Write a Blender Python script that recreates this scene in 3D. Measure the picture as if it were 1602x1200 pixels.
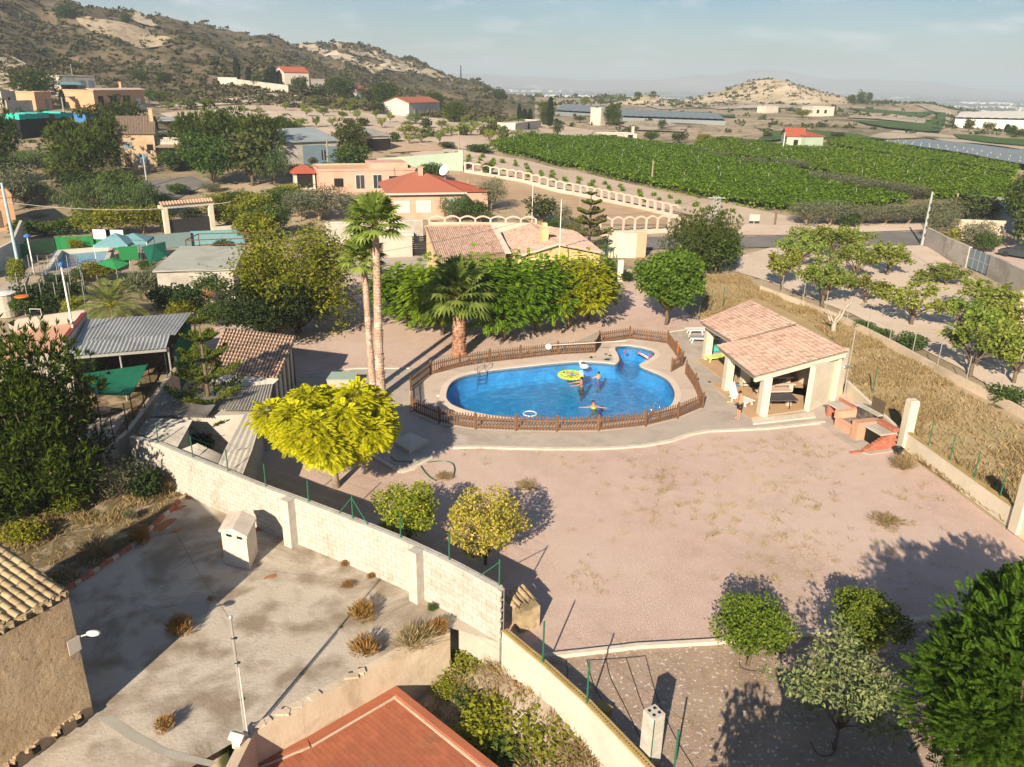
import bpy,bmesh,math,random
import numpy as np
from mathutils import Vector,Matrix,noise as mnoise
from mathutils.geometry import delaunay_2d_cdt

for o in list(bpy.data.objects):
    bpy.data.objects.remove(o)
SC = bpy.context.scene
COL = SC.collection
R = math.radians
random.seed(7)

# ------------------------------------------------------------------ camera
PW,PH,F = 1602.,1200.,1240.          # photograph size and focal length in its pixels
CAM_H = 17.0                             # drone height over the pool yard
HOR,SLOPE = 128.,0.02
roll = math.atan(SLOPE)
pitch = math.atan((PH/2-HOR)*math.cos(roll)/F)
fw = np.array([0,math.cos(pitch),-math.sin(pitch)])
_r0 = np.array([1.,0,0]); _u0 = np.cross(_r0,fw)
rt = math.cos(roll)*_r0 + math.sin(roll)*_u0
up = -math.sin(roll)*_r0 + math.cos(roll)*_u0
CP = np.array([0,0,CAM_H])
cd = bpy.data.cameras.new('camera')
cam = bpy.data.objects.new('camera',cd); COL.objects.link(cam)
cd.sensor_width = 36; cd.lens = 36*F/PW; cd.clip_start = 0.5; cd.clip_end = 60000
mw = Matrix.Identity(4)
for i in range(3):
    mw[i][0] = rt[i]; mw[i][1] = up[i]; mw[i][2] = -fw[i]; mw[i][3] = CP[i]
cam.matrix_world = mw
SC.camera = cam

# ------------------------------------------------------------------ sky, sun, exposure
SUN_EL,SUN_AZ = 27.,198.               # azimuth from +Y towards +X
wd = bpy.data.worlds.new('World'); SC.world = wd; wd.use_nodes = True
nt = wd.node_tree; nt.nodes.clear()
N = nt.nodes.new
wo = N('ShaderNodeOutputWorld'); bg = N('ShaderNodeBackground'); sky = N('ShaderNodeTexSky')
sky.sky_type = 'NISHITA'; sky.sun_disc = False
sky.sun_elevation = R(SUN_EL); sky.sun_rotation = R(SUN_AZ)
sky.altitude = 200; sky.air_density = 1.0; sky.dust_density = .7; sky.ozone_density = 3.5
bg.inputs['Strength'].default_value = 0.040
# a few faint small clouds low in the sky, thin veils above
tc = N('ShaderNodeTexCoord'); mp = N('ShaderNodeMapping'); mp.inputs['Scale'].default_value = (7,7,26)
nz = N('ShaderNodeTexNoise'); nz.inputs['Scale'].default_value = 1.6; nz.inputs['Detail'].default_value = 7; nz.inputs['Roughness'].default_value = .55
cr = N('ShaderNodeValToRGB'); cr.color_ramp.elements[0].position = .53; cr.color_ramp.elements[1].position = .72
mp2 = N('ShaderNodeMapping'); mp2.inputs['Scale'].default_value = (2.2,2.2,9)
nz2 = N('ShaderNodeTexNoise'); nz2.inputs['Scale'].default_value = 1.3; nz2.inputs['Detail'].default_value = 6
cr2 = N('ShaderNodeValToRGB'); cr2.color_ramp.elements[0].position = .40; cr2.color_ramp.elements[1].position = .80
mx0 = N('ShaderNodeMath'); mx0.operation = 'MULTIPLY'; mx0.inputs[1].default_value = .22
mx1 = N('ShaderNodeMath'); mx1.operation = 'MULTIPLY_ADD'; mx1.inputs[1].default_value = .42
mxc = N('ShaderNodeMix'); mxc.data_type = 'RGBA'
mxc.inputs[7].default_value = (13,13.2,13.6,1)
L = nt.links.new
L(tc.outputs['Generated'],mp.inputs[0]); L(mp.outputs[0],nz.inputs[0]); L(nz.outputs[0],cr.inputs[0])
L(tc.outputs['Generated'],mp2.inputs[0]); L(mp2.outputs[0],nz2.inputs[0]); L(nz2.outputs[0],cr2.inputs[0])
L(cr2.outputs[0],mx0.inputs[0]); L(cr.outputs[0],mx1.inputs[0]); L(mx0.outputs[0],mx1.inputs[2])
hsv = N('ShaderNodeHueSaturation'); hsv.inputs['Saturation'].default_value = 1.3
L(sky.outputs[0],hsv.inputs['Color'])
L(mx1.outputs[0],mxc.inputs[0]); L(hsv.outputs[0],mxc.inputs[6]); L(mxc.outputs[2],bg.inputs[0]); L(bg.outputs[0],wo.inputs[0])

sl = bpy.data.lights.new('sun','SUN'); sl.energy = 5.0; sl.angle = R(.53); sl.color = (1,.84,.63)
so = bpy.data.objects.new('sun',sl); COL.objects.link(so)
so.rotation_euler = (R(90-SUN_EL),0,R(180-SUN_AZ))
so.location = (-30,-60,60)

SC.view_settings.view_transform = 'Standard'; SC.view_settings.look = 'None'
SC.view_settings.gamma = 1; SC.view_settings.use_curve_mapping = False
SC.view_settings.exposure = .96
SC.render.engine = 'CYCLES'
SC.cycles.max_bounces = 5; SC.cycles.diffuse_bounces = 3; SC.cycles.glossy_bounces = 2
SC.cycles.transmission_bounces = 3; SC.cycles.transparent_max_bounces = 8; SC.cycles.volume_bounces = 0
SC.cycles.use_adaptive_sampling = True; SC.cycles.adaptive_threshold = 0.02
SC.cycles.use_denoising = True
# ------------------------------------------------------------------ helpers
def ray(px,py):
    return fw + (px-PW/2)/F*rt - (py-PH/2)/F*up

def smooth(a,b,x):
    t = np.clip((x-a)/(b-a),0,1); return t*t*(3-2*t)

_rs = np.random.RandomState(3); _perm = _rs.rand(256,256)
def vnoise(x,y):
    xi = np.floor(x).astype(int); yi = np.floor(y).astype(int)
    fx = x-xi; fy = y-yi; fx = fx*fx*(3-2*fx); fy = fy*fy*(3-2*fy)
    a = _perm[xi % 256,yi % 256]; b = _perm[(xi+1) % 256,yi % 256]
    c = _perm[xi % 256,(yi+1) % 256]; d = _perm[(xi+1) % 256,(yi+1) % 256]
    return (a*(1-fx)+b*fx)*(1-fy)+(c*(1-fx)+d*fx)*fy
def fbm(x,y,o=4):
    s = 0; a = .5
    for i in range(o):
        s = s+a*vnoise(x+17*i,y+31*i); x = x*2.03; y = y*2.03; a *= .5
    return s

# terrain: sections seen along columns of the photograph: (pixel row, depth); nearer is level ground
_COLS = {
 -400: [(215,150),(165,190),(130,225),(40,290),(-60,370),(-100,420)],
 0:   [(215,150),(165,195),(140,230),(60,290),(-30,370),(-50,400)],
 110: [(215,155),(165,205),(150,235),(90,295),(35,360),(4,400)],
 170: [(215,158),(165,210),(148,245),(90,310),(40,375),(20,415)],
 270: [(215,160),(170,215),(145,260),(80,330),(45,395),(26,430)],
 400: [(215,165),(165,235),(135,290),(100,360),(70,430),(48,480)],
 540: [(215,170),(170,240),(142,320),(118,410),(92,480),(73,540)],
 640: [(215,175),(175,245),(152,330),(130,430),(108,520),(92,580)],
 720: [(215,180),(180,250),(162,340),(148,450),(134,540),(124,600)],
 800: [(215,190),(190,260),(174,350),(160,480),(153,560),(149,640)],
 900: [(215,220),(190,285),(176,365),(164,480),(158,560),(153,680)],
 1000: [(215,225),(190,290),(178,365),(166,470),(160,560),(155,680)],
 1100: [(215,225),(190,295),(180,355),(168,450),(163,540),(160,640)],
 1200: [(215,225),(190,290),(178,360),(166,440),(160,540),(157,640)],
 1330: [(220,215),(200,270),(182,350),(168,450),(160,530),(158,600)],
 1450: [(225,210),(205,260),(188,340),(174,430),(164,500),(162,560)],
 1520: [(228,205),(210,250),(195,330),(184,410),(176,480),(174,540)],
 1602: [(235,200),(215,245),(202,320),(194,400),(190,460),(188,520)],
 2000: [(245,200),(225,245),(212,320),(204,400),(200,460),(198,520)]}
_MT = [(-400,100),(600,108),(700,111),(790,108),(830,108),(880,116),(960,122),(1040,121),(1090,112),(1150,106),(1195,103),(1212,110),
       (1290,121),(1340,122),(1400,119),(1430,121),(1480,128),(1540,134),(1602,138),(2000,142)]
_tans = []; _prof = []
_DD = np.concatenate([np.linspace(0,700,281),np.geomspace(705,40000,260)])
for px in sorted(_COLS):
    rr = ray(px,140); _tans.append(rr[0]/rr[1])
    D = [0,95]; Z = [0,0]
    for py,d in _COLS[px]:
        r_ = ray(px,py); D.append(d); Z.append(CAM_H+r_[2]*d/r_[1])
    zt = Z[-1]; dl = D[-1]
    D += [dl+60,dl+250,dl+600,1900,2800,4400]; Z += [zt-1.5 if zt < 30 else zt-6,min(zt*.35,4)-6,-20,-28,-30,-30]
    my = np.interp(px,[m[0] for m in _MT],[m[1] for m in _MT])
    r_ = ray(px,my); zm = CAM_H+r_[2]*6000/r_[1]-22
    D += [5000,6000,6600,40000]; Z += [-16,zm,zm*.8,-30]
    _prof.append(np.interp(_DD,D,Z))
_tans = np.array(_tans); _prof = np.array(_prof)
KN = ray(1196,140); KN = KN/KN[1]*565     # the bare knoll right of centre
KN2 = ray(1012,150); KN2 = KN2/KN2[1]*520
LOT = None                                  # sunken plot below the camera, set with the foreground
def inpoly(x,y,P):
    c = np.zeros(np.shape(x),bool); n = len(P)
    for i in range(n):
        x0,y0 = P[i][:2]; x1,y1 = P[(i+1) % n][:2]
        if y0 == y1: continue
        k = ((y0 > y) != (y1 > y)) & (x < (x1-x0)*(y-y0)/(y1-y0)+x0); c ^= k
    return c
def hgt(X,Y):
    X = np.asarray(X,float); Y = np.asarray(Y,float)
    Yc = np.maximum(Y,1.); t = np.clip(X/Yc,_tans[0],_tans[-1])
    j = np.clip(np.searchsorted(_tans,t)-1,0,len(_tans)-2)
    s = (t-_tans[j])/(_tans[j+1]-_tans[j]); s = s*s*(3-2*s)
    k = np.clip(np.searchsorted(_DD,Yc)-1,0,len(_DD)-2)
    q = np.clip((Yc-_DD[k])/(_DD[k+1]-_DD[k]),0,1)
    za = _prof[j,k]*(1-q)+_prof[j,k+1]*q; zb = _prof[j+1,k]*(1-q)+_prof[j+1,k+1]*q
    z = za*(1-s)+zb*s
    n = fbm(X/38+50,Y/38+50,5)-.48
    rg = np.abs(fbm(X/60+9,Y/90+4,4)-.47)
    hill = smooth(250,330,Y)*(1-smooth(-.02,.03,t))*(1-smooth(900,2000,Y))
    z = z+hill*(n*13-rg*16+1+3.2*(.5-np.abs(fbm(X/13+70,Y/17+30,3)-.44)*4))
    z = z+smooth(130,220,Y)*(1-smooth(1200,3000,Y))*(fbm(X/25+3,Y/25+8,3)-.44)*1.6
    far = smooth(4400,5600,Y)*(1-smooth(7000,8000,Y))
    z = z+far*(fbm(X/420+5,Y/420+7,6)-.5)*75
    for K,rad,hh in ((KN,56,14.5),(KN2,22,5)):
        d = np.hypot(X-K[0],(Y-K[1])*.75)/rad
        d = d*(1+.35*(fbm(X/22+1,Y/22+2,4)-.47))
        z = z+hh*np.minimum(np.clip(1-d,0,1)**1.1*1.18,.86+.1*np.clip(1-d,0,1))
    if LOT is not None:
        # the plot rises towards the low wall
        w = np.clip(1-np.abs((X-1.16)*.838+(Y-19.43)*.545)/2.6,0,1); w = w*w*(3-2*w)*np.clip(1-np.abs(Y-19)/9,0,1)
        z = np.where(inpoly(X,Y,LOT),-2.05+1.35*w+.35*(fbm(X/1.7,Y/1.7,3)-.45),z)
    return z
def hz(x,y): return float(hgt(np.array([x]),np.array([y]))[0])
_T = np.geomspace(8,30000,2600)
_TN = int(np.searchsorted(_T,700))
def W(px,py,z=None,near=False):
    """world point seen at a pixel: on the plane z, or on the terrain"""
    d = ray(px,py)
    if z is not None:
        return Vector(CP+d*((z-CAM_H)/d[2]))
    P = CP[None]+d[None]/d[1]*_T[:,None]
    g = P[:,2]-hgt(P[:,0],P[:,1])
    k = np.argmax(g < 0)
    if g[k] >= 0 or (P[k,1] > 1500 and py > -100 and near):
        k = int(np.argmin((g/P[:,1])[:_TN])); p = P[k]; return Vector((p[0],p[1],p[2]-g[k]))
    a = g[k-1]/(g[k-1]-g[k]+1e-9)
    p = P[k-1]*(1-a)+P[k]*a
    return Vector(p)
def G(px,py,dz=0):
    p = W(px,py); return Vector((p.x,p.y,hz(p.x,p.y)+dz))
def topz(px,py,at):
    """height reached by pixel (px,py) in the vertical plane at the depth of point `at`"""
    d = ray(px,py); return CAM_H+d[2]*at[1]/d[1]

ORG = {}
def tag(o,label=None,cat=None,group=None,kind=None):
    if label: o['label'] = label
    if cat: o['category'] = cat
    if group: o['group'] = group
    if kind: o['kind'] = kind
    return o
def T(name,label,cat,loc,group=None,rz=0,sc=None):
    o = bpy.data.objects.new(name,None); COL.objects.link(o)
    o.empty_display_size = .3
    o.location = loc; o.rotation_euler = (0,0,rz)
    if sc: o.scale = sc if not isinstance(sc,(int,float)) else (sc,sc,sc)
    ORG[o] = Vector(loc); tag(o,label,cat,group); return o
def link(name,me,parent=None):
    o = bpy.data.objects.new(name,me); COL.objects.link(o)
    if parent is not None: o.parent = parent
    return o
def gloc(p):
    v = Vector((0,0,0))
    while p is not None:
        v = v+ORG.get(p,Vector((0,0,0))); p = p.parent
    return v

class MB:
    def __init__(s): s.v = []; s.f = []
    def add(s,vs,fs):
        b = len(s.v); s.v.extend([tuple(map(float,p)) for p in vs]); s.f.extend([tuple(i+b for i in f) for f in fs]); return s
    def quad(s,a,b,c,d): return s.add([a,b,c,d],[(0,1,2,3)])
    def poly(s,P): return s.add(P,[tuple(range(len(P)))])
    def hexa(s,B,Tp):
        return s.add(list(B)+list(Tp),[(3,2,1,0),(4,5,6,7),(0,1,5,4),(1,2,6,5),(2,3,7,6),(3,0,4,7)])
    def box(s,x0,y0,z0,x1,y1,z1):
        return s.hexa([(x0,y0,z0),(x1,y0,z0),(x1,y1,z0),(x0,y1,z0)],[(x0,y0,z1),(x1,y0,z1),(x1,y1,z1),(x0,y1,z1)])
    def obox(s,c,sz,rz=0,m=None):
        sx,sy,sh = [q/2 for q in sz]; M_ = m if m is not None else Matrix.Rotation(rz,3,'Z'); c = Vector(c)
        P = [c+M_ @ Vector((a*sx,b*sy,d*sh)) for d in (-1,1) for a,b in ((-1,-1),(1,-1),(1,1),(-1,1))]
        return s.hexa(P[:4],P[4:])
    def prism(s,P,z0,z1):
        """closed solid from a plan polygon; z0/z1 numbers or per-vertex lists"""
        n = len(P); a = z0 if hasattr(z0,'__len__') else [z0]*n; b = z1 if hasattr(z1,'__len__') else [z1]*n
        ar = sum(P[i][0]*P[(i+1) % n][1]-P[(i+1) % n][0]*P[i][1] for i in range(n))
        idx = list(range(n)) if ar > 0 else list(range(n))[::-1]
        vs = [(P[i][0],P[i][1],a[i]) for i in idx]+[(P[i][0],P[i][1],b[i]) for i in idx]
        fs = [tuple(range(n))[::-1],tuple(range(n,2*n))]+[(i,(i+1) % n,n+(i+1) % n,n+i) for i in range(n)]
        return s.add(vs,fs)
    def slab(s,a,b,c,d,th):
        Q = [Vector(p) for p in (a,b,c,d)]; dn = Vector((0,0,-th))
        return s.hexa([q+dn for q in Q],Q)
    def wall(s,a,b,z0,z1,th,za=None,zb=None):
        a = Vector((a[0],a[1],0)); b = Vector((b[0],b[1],0)); n = (b-a).normalized(); n = Vector((-n.y,n.x,0))*th/2
        P = [a-n,b-n,b+n,a+n]
        lo = [z0]*4 if not hasattr(z0,'__len__') else [z0[0],z0[1],z0[1],z0[0]]
        hi = [z1]*4 if not hasattr(z1,'__len__') else [z1[0],z1[1],z1[1],z1[0]]
        j = random.random()*.004; return s.prism(P,lo,[h+j for h in hi])
    def tube(s,P,rad,n=6,cap=True):
        P = [Vector(p) for p in P]
        if not hasattr(rad,'__len__'): rad = [rad]*len(P)
        vs = []; fs = []
        for i,p in enumerate(P):
            t = (P[min(i+1,len(P)-1)]-P[max(i-1,0)])
            t = t.normalized() if t.length > 1e-9 else Vector((0,0,1))
            a = t.orthogonal().normalized() if abs(t.z) < .9 else Vector((1,0,0))
            a = (a-t*a.dot(t)).normalized(); b = t.cross(a)
            for k in range(n):
                w = 2*math.pi*k/n; vs.append(p+(a*math.cos(w)+b*math.sin(w))*rad[i])
        for i in range(len(P)-1):
            for k in range(n):
                fs.append((i*n+k,i*n+(k+1) % n,(i+1)*n+(k+1) % n,(i+1)*n+k))
        if cap:
            fs.append(tuple(range(n))[::-1]); fs.append(tuple((len(P)-1)*n+k for k in range(n)))
        return s.add(vs,fs)
    def lathe(s,c,prof,n=12,rz=0):
        c = Vector(c); vs = []; fs = []
        for r,z in prof:
            for k in range(n):
                w = 2*math.pi*k/n; vs.append(c+Vector((r*math.cos(w),r*math.sin(w),z)))
        for i in range(len(prof)-1):
            for k in range(n): fs.append((i*n+k,i*n+(k+1) % n,(i+1)*n+(k+1) % n,(i+1)*n+k))
        fs.append(tuple(range(n))[::-1]); fs.append(tuple((len(prof)-1)*n+k for k in range(n)))
        return s.add(vs,fs)
    def ball(s,c,r,n=8,m=5):
        if not hasattr(r,'__len__'): r = (r,r,r)
        vs = []; fs = []
        for i in range(1,m):
            th = math.pi*i/m
            for k in range(n):
                w = 2*math.pi*k/n; vs.append((c[0]+r[0]*math.sin(th)*math.cos(w),c[1]+r[1]*math.sin(th)*math.sin(w),c[2]-r[2]*math.cos(th)))
        for i in range(m-2):
            for k in range(n): fs.append((i*n+k,i*n+(k+1) % n,(i+1)*n+(k+1) % n,(i+1)*n+k))
        fs.append(tuple(range(n))[::-1]); fs.append(tuple((m-2)*n+k for k in range(n)))
        return s.add(vs,fs)
    def mesh(s,name,mat,smooth=False,off=None):
        me = bpy.data.meshes.new(name)
        vs = s.v if off is None else [(p[0]-off[0],p[1]-off[1],p[2]-off[2]) for p in s.v]
        me.from_pydata(vs,[],s.f); me.materials.append(mat)
        if smooth: me.polygons.foreach_set('use_smooth',[True]*len(me.polygons))
        me.update(); return me
    def build(s,name,mat,parent=None,smooth=False,kind=None,label=None,cat=None,group=None):
        off = gloc(parent)
        if parent is None and s.v:            # put the origin of a one-mesh thing at its base
            xs = np.array(s.v); off = Vector((xs[:,0].mean(),xs[:,1].mean(),xs[:,2].min()))
        o = link(name,s.mesh(name,mat,smooth,off),parent)
        if parent is None: o.location = off; ORG[o] = Vector(off)
        return tag(o,label,cat,group,kind)

def np_mesh(name,V,Fq,mat):
    """fast mesh from an (n,3) array and an (m,k) face array"""
    me = bpy.data.meshes.new(name); m,k = Fq.shape
    me.vertices.add(len(V)); me.vertices.foreach_set('co',np.ascontiguousarray(V,np.float32).ravel())
    me.loops.add(m*k); me.loops.foreach_set('vertex_index',np.ascontiguousarray(Fq,np.int32).ravel())
    me.polygons.add(m); me.polygons.foreach_set('loop_start',np.arange(0,m*k,k,dtype=np.int32))
    me.update(calc_edges=True); me.materials.append(mat); return me

def drape(name,P,dz,mat,step=4.,kind='structure',parent=None,bump=0,bs=1.,label=None):
    """a sheet over the terrain inside a plan polygon"""
    n = len(P); P = [Vector((p[0],p[1])) for p in P]
    ext = (max(p.x for p in P)-min(p.x for p in P))*(max(p.y for p in P)-min(p.y for p in P))
    print('DRAPE',name,[tuple(round(q) for q in p) for p in P][:6],round(ext))
    step = max(step,math.sqrt(ext/9000))
    B = []
    for i in range(n):
        a,b = P[i],P[(i+1) % n]; k = max(1,int((b-a).length/step))
        for j in range(k): B.append(a.lerp(b,j/k))
    x = [p.x for p in P]; y = [p.y for p in P]; xs = np.arange(min(x),max(x),step); ys = np.arange(min(y),max(y),step)
    GX,GY = np.meshgrid(xs,ys); GX = GX.ravel()+np.random.RandomState(1).rand(GX.size)*step*.3; GY = GY.ravel()
    k = inpoly(GX,GY,P); GX,GY = GX[k],GY[k]
    bx = np.array([p.x for p in B]); by = np.array([p.y for p in B])
    if len(GX):
        keep = np.ones(len(GX),bool)
        for i in range(0,len(GX),2000):
            dd = np.hypot(GX[i:i+2000,None]-bx[None],GY[i:i+2000,None]-by[None]).min(1); keep[i:i+2000] = dd > step*.35
        GX,GY = GX[keep],GY[keep]
    pts = [Vector((a,b)) for a,b in zip(bx,by)]+[Vector((a,b)) for a,b in zip(GX,GY)]
    nb = len(B)
    vo,eo,fo,*_ = delaunay_2d_cdt(pts,[(i,(i+1) % nb) for i in range(nb)],[],1,1e-4)
    X = np.array([p.x for p in vo]); Y = np.array([p.y for p in vo]); Z = hgt(X,Y)+dz
    if bump: Z = Z+bump*(fbm(X/bs,Y/bs,3)-.45)
    off = Vector((X.mean(),Y.mean(),Z.min()))
    me = bpy.data.meshes.new(name); me.from_pydata([(a-off.x,b-off.y,c-off.z) for a,b,c in zip(X,Y,Z)],[],[tuple(f) for f in fo])
    me.materials.append(mat); me.polygons.foreach_set('use_smooth',[True]*len(me.polygons))
    me.update()
    bm = bmesh.new(); bm.from_mesh(me); bmesh.ops.recalc_face_normals(bm,faces=bm.faces)
    if bm.faces and sum(f.normal.z*f.calc_area() for f in bm.faces) < 0: bmesh.ops.reverse_faces(bm,faces=bm.faces)
    bm.to_mesh(me); bm.free()
    o = link(name,me,parent); o.location = off; ORG[o] = off; tag(o,label=label,kind=kind); return o
def GP(pts): return [W(x,y,None,True) for x,y in pts]
def ZP(pts,z=0): return [W(x,y,z) for x,y in pts]
# ------------------------------------------------------------------ materials
def ramp(nt,els):
    r = nt.nodes.new('ShaderNodeValToRGB'); e = r.color_ramp.elements
    while len(e) < len(els): e.new(.5)
    for q,(p,c) in zip(e,els): q.position = p; q.color = (*c,1)
    return r
def mixc(nt,a,b,fac,mode='MIX'):
    m = nt.nodes.new('ShaderNodeMix'); m.data_type = 'RGBA'; m.blend_type = mode
    for s,v in ((0,fac),(6,a),(7,b)):
        if hasattr(v,'links'): nt.links.new(v,m.inputs[s])
        else: m.inputs[s].default_value = v if s == 0 else (*v,1)
    return m.outputs[2]
def nzt(nt,co,scale,detail=6,rough=.6,dist=0):
    n = nt.nodes.new('ShaderNodeTexNoise'); n.inputs['Scale'].default_value = scale; n.inputs['Detail'].default_value = detail
    n.inputs['Roughness'].default_value = rough; n.inputs['Distortion'].default_value = dist
    nt.links.new(co,n.inputs[0]); return n.outputs[0]
def mat(name,c1,c2=None,scale=1.5,rough=.9,bump=0.,bscale=None,big=None,bigscale=.15,bigr=(.45,.65),spots=None,sscale=30,sr=(.62,.7),
        rand=0.,isl=None,spec=.2,metal=0.,lo=.35,hi=.65,stain=None,stscale=.5,str_=(.5,.6)):
    """earth, plaster, concrete and the like: two noise tones, larger patches, fine specks, relief"""
    m = bpy.data.materials.new(name); m.use_nodes = True; nt = m.node_tree; b = nt.nodes['Principled BSDF']
    b.inputs['Roughness'].default_value = rough; b.inputs['Specular IOR Level'].default_value = spec; b.inputs['Metallic'].default_value = metal
    tc = nt.nodes.new('ShaderNodeTexCoord'); geo = nt.nodes.new('ShaderNodeNewGeometry'); co = geo.outputs['Position']
    c2 = c2 or tuple(x*.82 for x in c1)
    r = ramp(nt,[(lo,c1),(hi,c2)]); nt.links.new(nzt(nt,co,scale),r.inputs[0]); col = r.outputs[0]
    if isl:
        r2 = ramp(nt,[(i/(len(isl)-1),c) for i,c in enumerate(isl)]); nt.links.new(geo.outputs['Random Per Island'],r2.inputs[0])
        col = mixc(nt,col,r2.outputs[0],.75)
    if big:
        r2 = ramp(nt,[(bigr[0],(0,0,0)),(bigr[1],(1,1,1))]); nt.links.new(nzt(nt,co,bigscale,7,.65),r2.inputs[0]); col = mixc(nt,col,big,r2.outputs[0])
    if stain:
        r2 = ramp(nt,[(str_[0],(0,0,0)),(str_[1],(1,1,1))]); nt.links.new(nzt(nt,co,stscale,10,.7,.6),r2.inputs[0]); col = mixc(nt,col,stain,r2.outputs[0])
    if spots:
        r2 = ramp(nt,[(sr[0],(0,0,0)),(sr[1],(1,1,1))]); nt.links.new(nzt(nt,co,sscale,3,.5),r2.inputs[0]); col = mixc(nt,col,spots,r2.outputs[0])
    if rand:
        oi = nt.nodes.new('ShaderNodeObjectInfo'); h = nt.nodes.new('ShaderNodeHueSaturation')
        mr = nt.nodes.new('ShaderNodeMapRange'); mr.inputs[3].default_value = 1-rand; mr.inputs[4].default_value = 1+rand
        nt.links.new(oi.outputs['Random'],mr.inputs[0]); nt.links.new(mr.outputs[0],h.inputs['Value']); nt.links.new(col,h.inputs['Color']); col = h.outputs[0]
    nt.links.new(col,b.inputs['Base Color'])
    if bump:
        bp = nt.nodes.new('ShaderNodeBump'); bp.inputs['Strength'].default_value = min(1,bump); bp.inputs['Distance'].default_value = .05 if bump <= 1 else .05*bump
        nt.links.new(nzt(nt,co,bscale or scale*4,8,.7),bp.inputs['Height']); nt.links.new(bp.outputs[0],b.inputs['Normal'])
    return m
def leafm(name,cols,trans=.3,var=.12,rough=.6,clump=None,cscale=1.2):
    m = bpy.data.materials.new(name); m.use_nodes = True; nt = m.node_tree; nt.nodes.clear()
    geo = nt.nodes.new('ShaderNodeNewGeometry'); oi = nt.nodes.new('ShaderNodeObjectInfo')
    r = ramp(nt,[(i/(len(cols)-1),c) for i,c in enumerate(cols)]); nt.links.new(geo.outputs['Random Per Island'],r.inputs[0]); col = r.outputs[0]
    if clump:
        tc = nt.nodes.new('ShaderNodeTexCoord')
        r2 = ramp(nt,[(.42,(0,0,0)),(.62,(1,1,1))]); nt.links.new(nzt(nt,tc.outputs['Object'],cscale,3),r2.inputs[0]); col = mixc(nt,col,clump,r2.outputs[0])
    h = nt.nodes.new('ShaderNodeHueSaturation'); mr = nt.nodes.new('ShaderNodeMapRange'); mr.inputs[3].default_value = 1-var; mr.inputs[4].default_value = 1+var
    nt.links.new(oi.outputs['Random'],mr.inputs[0]); nt.links.new(mr.outputs[0],h.inputs['Value']); nt.links.new(col,h.inputs['Color'])
    mr2 = nt.nodes.new('ShaderNodeMapRange'); mr2.inputs[3].default_value = .5-var*.12; mr2.inputs[4].default_value = .5+var*.12
    mlt = nt.nodes.new('ShaderNodeMath'); mlt.operation = 'FRACT'; ml2 = nt.nodes.new('ShaderNodeMath'); ml2.operation = 'MULTIPLY'; ml2.inputs[1].default_value = 7.3
    nt.links.new(oi.outputs['Random'],ml2.inputs[0]); nt.links.new(ml2.outputs[0],mlt.inputs[0]); nt.links.new(mlt.outputs[0],mr2.inputs[0]); nt.links.new(mr2.outputs[0],h.inputs['Hue'])
    d = nt.nodes.new('ShaderNodeBsdfDiffuse'); t = nt.nodes.new('ShaderNodeBsdfTranslucent'); ms = nt.nodes.new('ShaderNodeMixShader'); ms.inputs[0].default_value = trans
    o = nt.nodes.new('ShaderNodeOutputMaterial')
    nt.links.new(h.outputs[0],d.inputs[0]); nt.links.new(h.outputs[0],t.inputs[0]); nt.links.new(d.outputs[0],ms.inputs[1]); nt.links.new(t.outputs[0],ms.inputs[2]); nt.links.new(ms.outputs[0],o.inputs[0])
    return m
M = {}
# ground
M['earth'] = mat('earth',(.42,.335,.24),(.32,.255,.175),.12,big=(.11,.10,.05),bigscale=.02,bigr=(.48,.62),spots=(.08,.09,.04),sscale=.45,sr=(.58,.64),stain=(.40,.32,.23),stscale=.05,str_=(.58,.68),bump=.5,bscale=.8)
M['hill'] = mat('hill',(.15,.112,.07),(.235,.18,.12),.09,big=(.085,.072,.04),bigscale=.016,bigr=(.39,.59),spots=(.045,.05,.025),sscale=.28,sr=(.54,.6),stain=(.33,.28,.21),stscale=.035,str_=(.62,.70),bump=1.5,bscale=.25)
M['gravel'] = mat('pink_gravel',(.57,.425,.37),(.49,.355,.305),1.1,big=(.58,.455,.39),bigscale=.11,bigr=(.40,.62),spots=(.60,.52,.46),sscale=9,sr=(.60,.68),stain=(.43,.32,.255),stscale=.13,str_=(.52,.70),bump=.9,bscale=24)
M['bed'] = mat('bed_gravel',(.43,.325,.265),(.34,.25,.20),1.3,big=(.40,.32,.26),bigscale=.5,spots=(.66,.60,.53),sscale=7,sr=(.60,.66),stain=(.27,.195,.145),stscale=.4,str_=(.52,.68),bump=1,bscale=20)
M['deck'] = mat('deck_concrete',(.42,.37,.325),(.37,.325,.285),.8,big=(.46,.40,.35),bigscale=.25,stain=(.34,.30,.265),stscale=.5,bump=.2,bscale=20)
M['pooldeck'] = mat('pool_surround',(.55,.455,.385),(.49,.40,.335),.7,stain=(.45,.375,.32),stscale=.4,bump=.2,bscale=18)
M['coping'] = mat('pool_coping',(.64,.55,.46),(.57,.49,.405),1.2,bump=.2,bscale=14)
M['kerb'] = mat('kerb_stone',(.62,.55,.47),(.52,.45,.38),2.5,bump=.3)
M['concrete'] = mat('courtyard_concrete',(.455,.405,.335),(.39,.34,.275),.6,big=(.47,.425,.365),bigscale=.14,bigr=(.38,.6),stain=(.155,.12,.085),stscale=.23,str_=(.49,.68),spots=(.25,.205,.155),sscale=.8,sr=(.47,.66),bump=.5,bscale=9)
M['patch'] = mat('cement_patch',(.36,.345,.30),(.31,.295,.26),1.3,bump=.2)
M['rust'] = mat('rust_litter',(.36,.16,.07),(.27,.12,.05),6)
M['asphalt'] = mat('asphalt',(.17,.165,.16),(.14,.135,.13),.6,big=(.20,.19,.18),bigscale=.1,bump=.2,bscale=10)
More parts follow.
